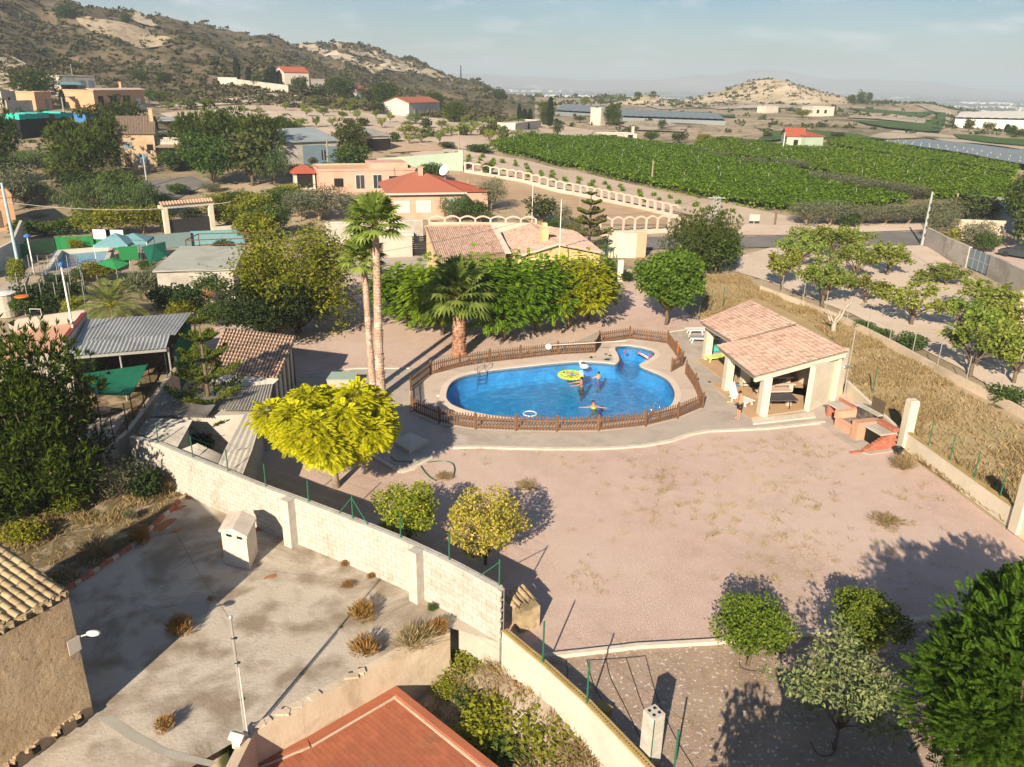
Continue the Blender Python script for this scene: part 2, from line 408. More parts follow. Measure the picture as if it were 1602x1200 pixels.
M['dirt'] = mat('pale_dirt',(.57,.47,.385),(.49,.395,.315),.22,big=(.60,.51,.43),bigscale=.05,stain=(.40,.32,.235),stscale=.22,str_=(.60,.72),spots=(.36,.30,.22),sscale=2.2,sr=(.64,.72),bump=.5,bscale=4)
M['fielddirt'] = mat('terrace_soil',(.50,.40,.31),(.42,.33,.25),.1,big=(.55,.46,.37),bigscale=.03,stain=(.30,.245,.16),stscale=.07,str_=(.56,.66),bump=.6,bscale=1.2)
M['brownfield'] = mat('brown_field',(.42,.30,.19),(.36,.25,.155),.35,big=(.46,.35,.24),bigscale=.06,bump=.3,bscale=3)
M['drysoil'] = mat('dry_grass_soil',(.42,.32,.18),(.34,.255,.135),.7,big=(.33,.27,.14),bigscale=.25,bump=.5)
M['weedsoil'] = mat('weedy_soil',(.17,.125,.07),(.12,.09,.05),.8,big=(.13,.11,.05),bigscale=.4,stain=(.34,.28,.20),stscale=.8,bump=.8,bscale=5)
M['scree'] = mat('scree',(.40,.325,.235),(.33,.265,.185),.12,spots=(.24,.19,.13),sscale=.5,sr=(.56,.66),big=(.45,.37,.28),bigscale=.03,bump=1,bscale=.6)
M['chalk'] = mat('pale_rock',(.42,.36,.28),(.30,.25,.18),.1,big=(.48,.42,.34),bigscale=.03,stain=(.12,.11,.06),stscale=.09,str_=(.53,.61),bump=1.2,bscale=.3)
M['knoll'] = mat('knoll_rock',(.47,.38,.26),(.36,.29,.18),.07,big=(.56,.48,.38),bigscale=.05,stain=(.22,.20,.09),stscale=.12,str_=(.54,.64),bump=1.2,bscale=.3)
M['valley'] = mat('valley_floor',(.17,.16,.105),(.27,.22,.15),.0028,big=(.085,.105,.06),bigscale=.0016,bigr=(.44,.52),stain=(.42,.36,.29),stscale=.004,str_=(.6,.64),spots=(.06,.08,.045),sscale=.012,sr=(.55,.6))
M['mount'] = mat('mountain_rock',(.26,.22,.18),(.18,.16,.13),.0012,stain=(.40,.35,.30),stscale=.0016,str_=(.52,.66))
M['field'] = mat('field_crop',(.05,.10,.02),(.075,.13,.03),.3,big=(.04,.08,.02),bigscale=.05,bump=1.2,bscale=.8)
M['lotsoil'] = mat('plot_rubble',(.33,.27,.20),(.26,.20,.14),.9,big=(.44,.38,.31),bigscale=.4,bump=1,bscale=4)
# masonry
M['white'] = mat('white_paint',(.56,.52,.455),(.49,.45,.39),1.2,stain=(.38,.33,.265),stscale=.5,str_=(.62,.78),bump=.15,bscale=12)
M['block'] = mat('whitewashed_block',(.495,.47,.43),(.41,.385,.345),3.0,rand=.065,stain=(.30,.26,.21),stscale=.5,str_=(.50,.72),bump=.35,bscale=14)
M['mortar'] = mat('mortar',(.46,.425,.37),(.40,.365,.315),3)
M['cream'] = mat('cream_render',(.62,.565,.455),(.55,.50,.40),.9,stain=(.46,.41,.325),stscale=.4,str_=(.58,.72),bump=.2,bscale=12)
M['ochre'] = mat('ochre_cap',(.40,.295,.12),(.31,.225,.085),2.5,bump=.3)
M['parapet'] = mat('weathered_render',(.57,.48,.37),(.49,.40,.30),.8,stain=(.38,.30,.215),stscale=.6,str_=(.52,.68),bump=.35,bscale=8)
M['grey_render'] = mat('grey_render',(.47,.44,.39),(.40,.37,.33),.6,stain=(.33,.30,.26),stscale=.3,bump=.2,bscale=6)
M['yellow'] = mat('yellow_render',(.68,.53,.27),(.62,.48,.24),.6,stain=(.55,.43,.23),stscale=.3,bump=.1)
M['pink'] = mat('pink_render',(.60,.36,.28),(.54,.32,.245),.5,stain=(.50,.30,.22),stscale=.3,bump=.1)
M['palepink'] = mat('pale_pink_render',(.58,.45,.38),(.52,.405,.34),.6)
M['mint'] = mat('mint_render',(.38,.47,.37),(.34,.42,.33),.4,bump=.1)
M['peach'] = mat('peach_render',(.55,.33,.20),(.49,.29,.17),.5)
M['stone'] = mat('rubble_stone',(.50,.375,.24),(.42,.305,.19),1.6,big=(.53,.41,.275),bigscale=.7,spots=(.27,.19,.115),sscale=7,sr=(.58,.74),stain=(.46,.38,.28),stscale=1.5,str_=(.60,.70),bump=1.6,bscale=5)
M['dark'] = mat('dark_void',(.012,.011,.01),(.018,.016,.014),2)
M['tile'] = mat('roof_tile',(.52,.355,.28),(.45,.295,.225),3.5,isl=[(.25,.155,.125),(.54,.385,.325),(.47,.325,.265),(.61,.465,.40),(.38,.25,.20),(.56,.41,.35)],bump=.2)
M['tilepale'] = mat('pale_roof_tile',(.50,.345,.255),(.42,.28,.20),3.5,isl=[(.45,.30,.215),(.54,.375,.275),(.50,.33,.24),(.57,.42,.32)],stain=(.36,.26,.19),stscale=.4,bump=.2)
M['tilered'] = mat('red_roof_tile',(.36,.12,.075),(.30,.10,.065),1.5,isl=[(.27,.10,.07),(.38,.13,.085),(.33,.115,.075)],bump=.2)
M['tilebright'] = mat('bright_red_roof',(.40,.105,.06),(.35,.09,.05),.8)
M['tileold'] = mat('old_roof_tile',(.44,.345,.21),(.34,.26,.155),3,rand=.14,stain=(.24,.185,.115),stscale=1.3,bump=.4)
M['tilebrown'] = mat('brown_roof_tile',(.25,.19,.145),(.19,.145,.11),1.5,isl=[(.22,.165,.125),(.28,.21,.16),(.18,.14,.11)])
M['quarry'] = mat('red_quarry_tile',(.36,.125,.068),(.31,.105,.058),1.0,rand=.09,stain=(.245,.125,.075),stscale=.5,str_=(.56,.72),bump=.25,bscale=9)
M['brick'] = mat('red_brick',(.42,.165,.11),(.34,.125,.08),5,rand=.12,bump=.3)
M['brickpale'] = mat('pale_brick',(.58,.34,.235),(.50,.28,.19),5,rand=.1,bump=.3)
M['floor'] = mat('tile_floor',(.47,.325,.20),(.42,.285,.17),1.5)
M['ash'] = mat('ash',(.32,.29,.26),(.12,.11,.10),5,bump=.8)
M['soot'] = mat('sooty_firebrick',(.17,.15,.13),(.035,.03,.028),3)
# metal, wood, cloth, plastics
def plain(name,c,rough=.5,metal=0.,spec=.4,n=.12):
    return mat(name,c,tuple(x*(1-n) for x in c),4,rough=rough,metal=metal,spec=spec)
M['corr'] = mat('fibre_cement',(.36,.345,.32),(.28,.265,.245),1.2,stain=(.17,.155,.135),stscale=.8,str_=(.5,.66),rough=.85,bump=.15)
M['corrpale'] = mat('pale_sheet',(.50,.47,.42),(.43,.40,.36),1,stain=(.30,.27,.235),stscale=.8,str_=(.55,.7),rough=.8)
M['corrmetal'] = mat('zinc_sheet',(.40,.42,.42),(.35,.37,.37),.6,rough=.5,metal=.25,stain=(.30,.31,.31),stscale=.25)
M['greyroof'] = mat('flat_grey_roof',(.38,.40,.35),(.33,.345,.31),.5,stain=(.28,.29,.26),stscale=.3)
M['bluesheet'] = mat('blue_grey_roof',(.27,.315,.34),(.23,.27,.295),.3)
M['green'] = plain('green_steel',(.022,.13,.07),.45)
M['darksteel'] = plain('dark_steel',(.03,.03,.032),.5)
M['steel'] = plain('galvanised_steel',(.52,.52,.50),.4,.5)
M['chrome'] = plain('stainless_rail',(.75,.75,.75),.15,.9)
M['polewood'] = mat('pole_wood',(.36,.30,.23),(.28,.23,.17),3)
M['concpole'] = mat('concrete_pole',(.36,.385,.38),(.31,.33,.33),1)
M['bluepole'] = plain('pale_blue_pole',(.36,.50,.54),.5)
M['fence'] = mat('fence_wood',(.18,.10,.058),(.13,.072,.042),3,rand=.12,bump=.2)
M['rope'] = plain('dark_cable',(.03,.028,.025),.7)
M['black'] = plain('black_plastic',(.02,.02,.022),.5)
M['plastic'] = plain('white_plastic',(.70,.69,.66),.35,n=.05)
M['lime'] = plain('lime_plastic',(.55,.66,.22),.4)
M['ochrecush'] = plain('ochre_cushion',(.36,.25,.02),.8)
M['slate'] = plain('slate_table',(.075,.072,.075),.5)
M['tealcloth'] = plain('teal_canvas',(.14,.30,.34),.85)
M['greencloth'] = plain('green_canvas',(.012,.19,.055),.85)
M['greennet'] = mat('green_netting',(.008,.115,.07),(.006,.09,.055),3,rough=.9)
M['turq'] = plain('turquoise_cover',(.03,.47,.40),.6)
M['bluetarp'] = plain('blue_tarp',(.03,.17,.42),.6)
M['shutter'] = plain('blue_grey_shutter',(.17,.24,.30),.5)
M['glass'] = plain('window_glass',(.035,.045,.055),.12,spec=.6)
M['whitewood'] = plain('white_wood',(.58,.565,.52),.5,n=.06)
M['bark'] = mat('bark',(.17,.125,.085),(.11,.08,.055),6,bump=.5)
M['palebark'] = mat('pale_bark',(.32,.255,.19),(.24,.19,.14),5,bump=.4)
M['deadwood'] = mat('dead_wood',(.42,.375,.31),(.33,.29,.235),3,bump=.4)
M['palmtrunk'] = mat('palm_trunk',(.47,.335,.26),(.36,.235,.17),5,stain=(.55,.45,.38),stscale=1.4,bump=.6,bscale=12)
M['palmred'] = mat('reddish_palm_trunk',(.36,.19,.12),(.25,.12,.075),5,stain=(.40,.28,.20),stscale=1.6,bump=.6,bscale=12)
M['skin'] = plain('skin',(.50,.27,.175),.55,n=.08)
M['skintan'] = plain('tanned_skin',(.42,.205,.125),.55,n=.08)
M['hair'] = plain('dark_hair',(.012,.009,.007),.6)
M['hairbrown'] = plain('brown_hair',(.055,.025,.012),.6)
M['car'] = plain('dark_car_paint',(.04,.055,.065),.2,spec=.6)
M['yellowplastic'] = plain('yellow_plastic',(.75,.50,.02),.4)
M['orange'] = plain('orange_plastic',(.60,.16,.01),.5)
M['red'] = plain('red_plastic',(.58,.05,.04),.4)
M['blue'] = plain('blue_plastic',(.05,.18,.50),.5)
M['pinkfoam'] = plain('pink_foam',(.75,.42,.36),.7)
M['maroon'] = plain('maroon_coping',(.20,.025,.025),.6)
M['greenhouse'] = mat('greenhouse_film',(.20,.235,.25),(.18,.21,.225),.05,rough=.5)
M['ghwhite'] = mat('white_greenhouse_film',(.66,.645,.60),(.60,.585,.54),.03)
M['tileband'] = mat('waterline_tile',(.05,.22,.42),(.09,.33,.55),9)
M['basin'] = mat('pool_tile_ripple_light',(.10,.50,.74),(.085,.46,.71),.8,spots=(.22,.66,.86),sscale=1.9,sr=(.48,.66),stain=(.06,.36,.60),stscale=.7,str_=(.50,.66),bump=0)  # paler and darker mottles stand in for rippled light in the water
# foliage
M['lf_green'] = leafm('leaf_green',[(.045,.085,.018),(.075,.125,.028),(.105,.16,.035)])
M['lf_bright'] = leafm('leaf_bright_green',[(.075,.15,.02),(.115,.20,.025),(.16,.25,.035)],.35)
M['lf_dark'] = leafm('leaf_dark',[(.02,.038,.013),(.034,.056,.018),(.052,.08,.025)],.2)
M['lf_yellow'] = leafm('leaf_golden',[(.40,.415,.013),(.54,.54,.019),(.68,.645,.03)],.4,.04)
M['lf_gold2'] = leafm('leaf_yellow_green',[(.24,.31,.02),(.40,.43,.025),(.56,.52,.04)],.4,.08)
M['lf_ygreen'] = leafm('leaf_olive_green',[(.12,.145,.015),(.19,.21,.021),(.27,.275,.034)],.3)
M['lf_citrus'] = leafm('leaf_citrus',[(.085,.13,.018),(.135,.185,.025),(.21,.25,.035)],.3)
M['lf_mand'] = leafm('leaf_mandarin',[(.22,.25,.03),(.36,.36,.045),(.50,.44,.08),(.60,.45,.15)],.3)
M['lf_mand2'] = leafm('leaf_mandarin_green',[(.13,.19,.022),(.25,.30,.03),(.40,.40,.05)],.3)
M['lf_olive'] = leafm('leaf_olive',[(.095,.11,.06),(.145,.16,.09),(.21,.22,.14)],.2)
M['lf_pine'] = leafm('needle_pine',[(.026,.046,.008),(.055,.082,.012),(.10,.14,.02)],.25)
M['lf_pine2'] = leafm('needle_pine_light',[(.035,.06,.014),(.06,.09,.02),(.09,.125,.028)],.25)
M['lf_arau'] = leafm('needle_araucaria',[(.07,.10,.015),(.115,.15,.02),(.17,.19,.03)],.25)
M['lf_cyp'] = leafm('cypress_leaf',[(.016,.03,.012),(.03,.045,.018)],.15)
M['lf_fern'] = leafm('jacaranda_leaf',[(.035,.082,.010),(.06,.125,.013),(.095,.18,.02)],.35,.06)
M['lf_row'] = leafm('melia_leaf',[(.09,.175,.012),(.16,.26,.018),(.25,.35,.028)],.35,.15)
M['lf_mim'] = leafm('feathery_leaf',[(.05,.085,.028),(.08,.125,.042),(.125,.17,.06)],.25)
M['lf_apple'] = leafm('pale_leaf',[(.10,.135,.055),(.17,.20,.085),(.25,.275,.12)],.25)
M['lf_orch'] = leafm('orchard_leaf',[(.12,.17,.03),(.19,.24,.042),(.28,.31,.065)],.3,.18)
M['lf_palm'] = leafm('palm_leaf',[(.12,.18,.03),(.20,.27,.05),(.31,.37,.09)],.3,.06)
M['lf_palm2'] = leafm('fan_palm_leaf',[(.10,.16,.028),(.17,.24,.045),(.26,.33,.08)],.42,.06)
M['lf_phx'] = leafm('date_palm_leaf',[(.12,.155,.05),(.18,.215,.07),(.26,.28,.10)],.3,.06)
M['lf_dry'] = leafm('dry_grass',[(.28,.205,.10),(.38,.285,.145),(.48,.375,.205),(.24,.21,.10)],.3,.06)
M['lf_weed'] = leafm('dry_weed',[(.21,.145,.07),(.31,.225,.11),(.42,.32,.17),(.15,.15,.05)],.25,.06)
M['lf_tuft'] = leafm('straw_tuft',[(.36,.28,.14),(.46,.37,.20),(.30,.29,.12)],.25,.06)
M['lf_rusty'] = leafm('rusty_shrub',[(.23,.12,.035),(.36,.20,.07),(.28,.21,.06)],.25,.06)
M['lf_scrub'] = leafm('scrub',[(.045,.048,.02),(.075,.075,.035),(.11,.10,.05)],.1,.1)
M['lf_vine'] = leafm('vine_leaf',[(.07,.135,.009),(.115,.20,.014),(.18,.275,.026)],.3,.05)
M['lf_far'] = leafm('far_leaf',[(.045,.065,.022),(.075,.095,.03),(.11,.125,.04)],.15,.2)
M['lf_banana'] = leafm('yellow_palm_leaf',[(.16,.20,.02),(.28,.29,.03),(.42,.36,.06)],.3,.06)
M['lf_plume'] = leafm('dry_plume',[(.50,.30,.15),(.58,.38,.20)],.3,.03)
def water_mat():
    m = bpy.data.materials.new('pool_water'); m.use_nodes = True; nt = m.node_tree; nt.nodes.clear()
    t = nt.nodes.new('ShaderNodeBsdfTransparent'); t.inputs[0].default_value = (.12,.66,.87,1)
    g = nt.nodes.new('ShaderNodeBsdfGlossy'); g.inputs['Roughness'].default_value = .04
    lw = nt.nodes.new('ShaderNodeLayerWeight'); lw.inputs[0].default_value = .5; pw = nt.nodes.new('ShaderNodeMath'); pw.operation = 'POWER'; pw.inputs[1].default_value = 5; fr = nt.nodes.new('ShaderNodeMath'); fr.operation = 'MULTIPLY_ADD'; fr.inputs[1].default_value = .95; fr.inputs[2].default_value = .02
    nt.links.new(lw.outputs['Facing'],pw.inputs[0]); nt.links.new(pw.outputs[0],fr.inputs[0])
    mx = nt.nodes.new('ShaderNodeMixShader'); o = nt.nodes.new('ShaderNodeOutputMaterial')
    geo = nt.nodes.new('ShaderNodeNewGeometry'); mp = nt.nodes.new('ShaderNodeMapping'); mp.inputs['Scale'].default_value = (1.5,3.6,1)
    nt.links.new(geo.outputs['Position'],mp.inputs[0])
    b = nt.nodes.new('ShaderNodeBump'); b.inputs['Strength'].default_value = 1; b.inputs['Distance'].default_value = .06
    nt.links.new(nzt(nt,mp.outputs[0],2.2,5,.6,1.0),b.inputs['Height'])
    for q in (g,lw): nt.links.new(b.outputs[0],q.inputs['Normal'])
    nt.links.new(fr.outputs[0],mx.inputs[0]); nt.links.new(t.outputs[0],mx.inputs[1]); nt.links.new(g.outputs[0],mx.inputs[2]); nt.links.new(mx.outputs[0],o.inputs[0])
    return m
M['water'] = water_mat()
# ------------------------------------------------------------------ terrain sheet
RED = ZP([(400,1190),(480,1158),(620,1077),(790,1212)],-1.1)
_par = [W(*p,0) for p in ((392,1147),(470,1107),(560,1058),(640,1015),(700,985))]
WALLTOP = [(205,683),(248,693),(302,716),(357,738),(416,762),(483,786),(552,812),(627,842),(703,877),(786,922)]
WT = [W(*p,2.0) for p in WALLTOP]                      # wall line in plan
LOWALL = [W(*p,.6) for p in ((790,985),(852,1036),(920,1097),(1000,1180),(1075,1262))]
LOTP = [(-9.5,15.2),(-7.2,17.0),(-4.6,19.0),(-2.0,21.5),(-.2,21.1),(1.16,19.4),(2.34,17.85),(3.53,15.98),(6.0,11.5),(-9.5,8)]
LOT = [(-10.5,15.2),(-8.2,18.4),(-5.4,20.3),(-2.9,22.6),(-.9,22.6),(.75,21.4),(1.9,19.9),(3.0,18.3),(4.5,16.2),(7,11.5),(-10.5,8)]

na = 330; ang = np.linspace(R(-78),R(78),na)
rad = np.concatenate([np.arange(3,40,.55),np.geomspace(40,900,230)[1:],np.geomspace(900,9500,130)[1:]])
A,RR = np.meshgrid(ang,rad)
X = np.sin(A)*RR; Y = np.cos(A)*RR
Z = hgt(X,np.maximum(Y,0))-.06
nr = len(rad); V = np.stack([X.ravel(),Y.ravel(),Z.ravel()],1)
i,j = np.meshgrid(np.arange(nr-1),np.arange(na-1),indexing='ij'); q = (i*na+j).ravel()
Fq = np.stack([q,q+1,q+na+1,q+na],1)[:,::-1]
dist = RR[:-1,:-1].ravel(); yy = Y[:-1,:-1].ravel(); tt = (X[:-1,:-1]/np.maximum(Y[:-1,:-1],1)).ravel(); zz = Z[:-1,:-1].ravel()
xx = X[:-1,:-1].ravel()
kind = np.zeros(len(q),int)
kind[(yy > 255) & (tt < .02) & (yy < 900)] = 1
kind[(yy > 1000)] = 2
kind[(yy > 4900)] = 3
kn = np.hypot(xx-KN[0],(yy-KN[1])*.75) < 58; kind[kn] = 4
kind[np.hypot(xx-KN2[0],(yy-KN2[1])*.75) < 26] = 4
GM = ['earth','hill','valley','mount','knoll']; GN = ['ground','hillside','valley_floor','mountains','rocky_knoll']
for k,(mn,on) in enumerate(zip(GM,GN)):
    s = kind == k; fq = Fq[s]; u,inv = np.unique(fq,return_inverse=True)
    me = np_mesh(on,V[u],inv.reshape(-1,4),M[mn]); me.polygons.foreach_set('use_smooth',[True]*len(me.polygons))
    tag(link(on,me),kind='structure')
# the sheet carries on behind the camera
MB().poly([(-3000,-3000,-.6),(3000,-3000,-.6),(3000,.9,-.6),(-3000,.9,-.6)][::1]).build('ground',M['earth'],kind='structure')

# ------------------------------------------------------------------ pieces of ground round the pool
def flat(name,pts,z,m,label=None,hole=None):
    """level sheet, optionally with a hole (both plan polygons)"""
    if hole is None:
        mb = MB(); P = [(p[0],p[1]) for p in pts]
        ar = sum(P[i][0]*P[(i+1) % len(P)][1]-P[(i+1) % len(P)][0]*P[i][1] for i in range(len(P)))
        if ar < 0: P = P[::-1]
        mb.poly([(*p,z) for p in P]); return mb.build(name,m,kind='structure',label=label)
    n = len(pts); k = len(hole)
    vs = [Vector((p[0],p[1])) for p in pts]+[Vector((p[0],p[1])) for p in hole]
    ed = [(i,(i+1) % n) for i in range(n)]+[(n+i,n+(i+1) % k) for i in range(k)]
    vo,eo,fo,*_ = delaunay_2d_cdt(vs,ed,[],1,1e-5)
    ff = []
    for f in fo:
        c = sum((vo[i] for i in f),Vector((0,0)))/len(f)
        if not inpoly(np.array([c.x]),np.array([c.y]),hole)[0]:
            a = (vo[f[1]]-vo[f[0]]).cross(vo[f[2]]-vo[f[0]]); ff.append(tuple(f) if a > 0 else tuple(f)[::-1])
    return MB().add([(v.x,v.y,z) for v in vo],ff).build(name,m,kind='structure',label=label)
def loop_smooth(P,n=4):
    out = []; k = len(P); P = [Vector((p[0],p[1])) for p in P]
    for i in range(k):
        a,b,c,d = P[i-1],P[i],P[(i+1) % k],P[(i+2) % k]
        for j in range(n):
            t = j/n; out.append(.5*((2*b)+(c-a)*t+(2*a-5*b+4*c-d)*t*t+(3*b-a-3*c+d)*t**3))
    return out
def offset(P,d):
    n = len(P); ar = sum(P[i][0]*P[(i+1) % n][1]-P[(i+1) % n][0]*P[i][1] for i in range(n)); s = 1 if ar > 0 else -1
    out = []
    for i in range(n):
        t = (Vector(P[(i+1) % n][:2])-Vector(P[i-1][:2])).normalized(); out.append(Vector(P[i][:2])+Vector((t.y,-t.x))*d*s)
    return out
POOLPX = [(698,622),(703,606),(716,595),(738,587.5),(775,581.5),(820,576.5),(870,571),(905,568.5),(944,570),(962,572),(968.5,567),(966,557),(962,549),(968,544),(983,543.5),(1002,546),(1019,551),(1024,557),(1019,562.5),(1008,569),(1000,573.5),(1005,578),(1025,586),(1041,594.5),(1050,605),(1055,618),(1053,631),(1044,641),(1020,650),(980,656.5),(930,660),(880,661),(830,660),(780,655),(740,648),(714,640),(702,632)]
POOL = loop_smooth(ZP(POOLPX,-.04),3)
COP = offset(POOL,.38)
# yard outline follows the foot of the walls
yard = [W(1403,700,0),W(1580,832,0),W(1660,895,0),(24,10),(5.2,10),*[(p.x+.12,p.y+.08) for p in LOWALL[::-1]],(-.1,21.3),*[(p.x+.1,p.y+.1) for p in WT[::-1]],W(300,560,0),W(360,470,0),W(560,400,0),W(650,400,0),W(950,440,0),W(985,420,0),W(1090,500,0),W(1318,600,0)]
flat('gravel_yard',yard,0.0,M['gravel'])
path = ZP([(425,700),(452,600),(470,588),(555,578.5),(640,578),(664,575),(672,560),(720,553),(900,536),(935,520),(985,516),(1044,521),(1073,517),(1100,512),(1140,560),(1330,640),(1310,664),(1285,661),(1200,670),(1137,673),(1108,674),(1080,679),(1050,689.5),(1012,696.5),(970,700),(925,702),(860,702),(800,701),(750,699),(707,700),(690,708),(672,719),(648,732),(628,738),(612,730),(582,712),(520,690)])
flat('paved_path',path,.035,M['deck'])
kb = MB()
kl = ZP([(582,713),(612,731),(628,739),(648,733),(672,720),(690,709),(707,701),(750,700),(800,702),(860,703),(925,703),(970,701),(1012,697.5),(1050,690.5),(1080,680),(1108,675),(1137,674),(1200,671),(1290,661)])
for a,b in zip(kl[:-1],kl[1:]): kb.wall(a,b,-.05,.075,.22)
k2 = ZP([(470,587),(555,577),(642,577)])
for a,b in zip(k2[:-1],k2[1:]): kb.wall(a,b,-.05,.07,.16)
k3 = ZP([(1044,520.5),(1073,516.5),(1096,513)])
for a,b in zip(k3[:-1],k3[1:]): kb.wall(a,b,-.05,.07,.16)
kb.build('path_kerb',M['kerb'],kind='structure')
FENCE_A = [(643,613),(674,588),(719,576),(766,568.5),(814,563),(872,556.5),(930,553.5),(937,539),(984.5,531.5),(1044,539),(1057,556),(1067,573)]
FENCE_B = [(1072.5,587),(1087,609),(1099,640),(1060,656.5),(1010,669),(936,676.5),(871,677),(807,676),(743.6,673.5),(686.5,664.5),(644,646),(643,613)]
deckP = ZP([*FENCE_A,(1075,580),*FENCE_B[:-1]])
flat('pool_surround',offset(deckP,.12),.07,M['pooldeck'],hole=POOL)
cb = MB()      # coping ring, 4 cm proud
n = len(POOL)
for i in range(n):
    a,b = POOL[i],POOL[(i+1) % n]; c,d = COP[(i+1) % n],COP[i]
    cb.add([(*a,.115),(*b,.115),(*c,.105),(*d,.105),(*d,.06),(*c,.06),(*a,-.12),(*b,-.12)],[(0,1,2,3)[::-1],(3,2,5,4)[::-1],(0,6,7,1)[::-1]])
cb.build('pool_coping',M['coping'],kind='structure')
bb = MB(); bot = [(p.x,p.y) for p in POOL]
ar = sum(bot[i][0]*bot[(i+1) % n][1]-bot[(i+1) % n][0]*bot[i][1] for i in range(n))
wl = MB()
for i in range(n): wl.quad((*bot[i],-.16),(*bot[(i+1) % n],-.16),(*bot[(i+1) % n],.07),(*bot[i],.07))
wl.build('waterline_tiles',M['tileband'],kind='structure')
lv = [(bot,-.16),(bot,-.55),([tuple(p) for p in offset(bot,-.22)],-.88),([tuple(p) for p in offset(bot,-.6)],-1.0)]
bb.poly([(*p,-1.0) for p in (lv[-1][0] if ar > 0 else lv[-1][0][::-1])])
for (P,z),(Q,w) in zip(lv,lv[1:]):
    for i in range(n): bb.quad((*Q[i],w),(*Q[(i+1) % n],w),(*P[(i+1) % n],z),(*P[i],z))
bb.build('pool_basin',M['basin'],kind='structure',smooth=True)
wb = MB(); wb.poly([(*p,-.04) for p in (bot if ar > 0 else bot[::-1])]); wb.build('pool_water',M['water'],kind='structure')
# the ground under the basin is cut away: lower the terrain sheet there
for o in bpy.data.objects:
    if o.name == 'ground' and o.type == 'MESH' and len(o.data.vertices) > 1000:
        co = np.zeros(len(o.data.vertices)*3,np.float32); o.data.vertices.foreach_get('co',co); co = co.reshape(-1,3)
        PO = offset(POOL,1.2); s = inpoly(co[:,0],co[:,1],PO); co[s,2] = -2.2; o.data.vertices.foreach_set('co',co.ravel()); o.data.update()
# the gravel and paving sheets are cut round the basin as well
for nm,P,z,mm in (('gravel_yard',yard,0.0,'gravel'),('paved_path',path,.035,'deck')):
    bpy.data.objects.remove(bpy.data.objects[nm]); flat(nm,[Vector((p[0],p[1])) for p in P],z,M[mm],hole=offset(POOL,.15))

flat('planting_bed',ZP([(850,1036),(908,1027),(1000,1016),(1110,1010),(1230,1000),(1300,993),(1420,978),(1540,962),(1700,1000),(1700,1240),(1060,1240),(1000,1180),(920,1102)]),.004,M['bed'])
# ------------------------------------------------------------------ concrete courtyard, slope of weeds, sunken plot
cy = [W(205,858,0),W(300,768,0),*[(p.x,p.y) for p in WT[2:]],(.05,20.9),(-1.9,21.7),*[(p.x,p.y) for p in _par[::-1]],(-9.5,14.5),(-13,12),(-18,14),W(85,940,0)]
flat('courtyard_concrete',cy,.02,M['concrete'])
def blob(c,rx,ry,rz,n=18,rough=.2,seed=0):
    r_ = random.Random(seed); o = []
    for i in range(n):
        w = 2*math.pi*i/n; k = 1+rough*(r_.random()-.5)*2; x,y = rx*k*math.cos(w),ry*k*math.sin(w)
        o.append((c[0]+x*math.cos(rz)-y*math.sin(rz),c[1]+x*math.sin(rz)+y*math.cos(rz)))
    return o
flat('cement_patch',loop_smooth(ZP([(222,946),(240,949),(262,952),(285,942),(300,928),(316,927),(328,936),(326,955),(310,966),(292,972),(268,966),(240,960)],.02),3),.026,M['patch'])
flat('cement_strip',ZP([(150,1120),(180,1122),(218,1148),(262,1172),(340,1192),(330,1200),(255,1183),(205,1160),(170,1136)],.02),.026,M['patch'])
for k,(px,py,rx,ry) in enumerate([(265,800,.55,.18),(258,822,.5,.3),(275,832,.18,.12),(296,780,.22,.12),(408,826,.4,.2),(424,903,.2,.1)]):
    flat('rust_stain',loop_smooth(blob(W(px,py,0),rx,ry,.7,10,.5,k),2),.026+.001*k,M['rust'])
drape('weed_slope',ZP([(-120,700),(200,690),(300,766),(208,858),(88,940),(-60,980),(-200,990)]),.03,M['weedsoil'],.8,bump=.25,bs=1.2)
drape('sunken_plot',LOTP,.05,M['lotsoil'],.4,bump=.3,bs=.8)
mbk = MB(); eb = ZP([(88,936),(146,898),(205,858),(256,810),(305,765)])
for i in range(24):
    t = i/24; s = t*4; k = int(s); a = eb[k].lerp(eb[k+1],s-k); s2 = (i+.93)/24*4; k2 = min(3,int(s2)); b = eb[k2].lerp(eb[k2+1],s2-k2)
    MB().wall(a,b,-.05,.14+.02*(i % 3),.12).build('kerb_brick',M['brick'] if i % 3 else M['parapet'],bpy.data.objects['courtyard_concrete'])

# ------------------------------------------------------------------ plots right of the yard, road, orchard soil, fields
drape('dry_grass_plot',ZP([(1100,432),(1160,430),(1190,452),(1310,500),(1480,596),(1640,690),(1700,800),(1590,836),(1405,698),(1318,610),(1090,500)]),.02,M['drysoil'],1.2)
drape('orchard_soil',GP([(1150,425),(1160,400),(1205,388),(1330,386),(1440,384),(1470,420),(1560,470),(1680,520),(1720,700),(1640,660),(1500,575),(1330,490),(1250,460),(1190,436)]),.03,M['dirt'],2.2,bump=.12,bs=2)
drape('asphalt_road',GP([(1000,390),(1005,371),(1100,372),(1220,369.5),(1330,365.5),(1400,364),(1450,362),(1480,366),(1452,384),(1400,384),(1330,385),(1220,387),(1110,390)]),.06,M['asphalt'],2)
drape('asphalt_road',GP([(170,318),(176,300),(215,285),(300,276),(330,288),(300,300),(240,330)]),.06,M['asphalt'],3)
drape('roadside_dirt',GP([(1150,368),(1170,345),(1250,350),(1350,350),(1440,350),(1445,360),(1330,364),(1220,368)]),.04,M['dirt'],2)
drape('driveway_dirt',GP([(1405,386),(1452,386),(1500,420),(1550,455),(1600,480),(1580,492),(1520,462),(1470,425),(1430,400)]),.07,M['dirt'],2)
drape('house_forecourt',GP([(1530,392),(1600,380),(1660,420),(1660,455),(1590,420)]),.04,M['gravel'],2)
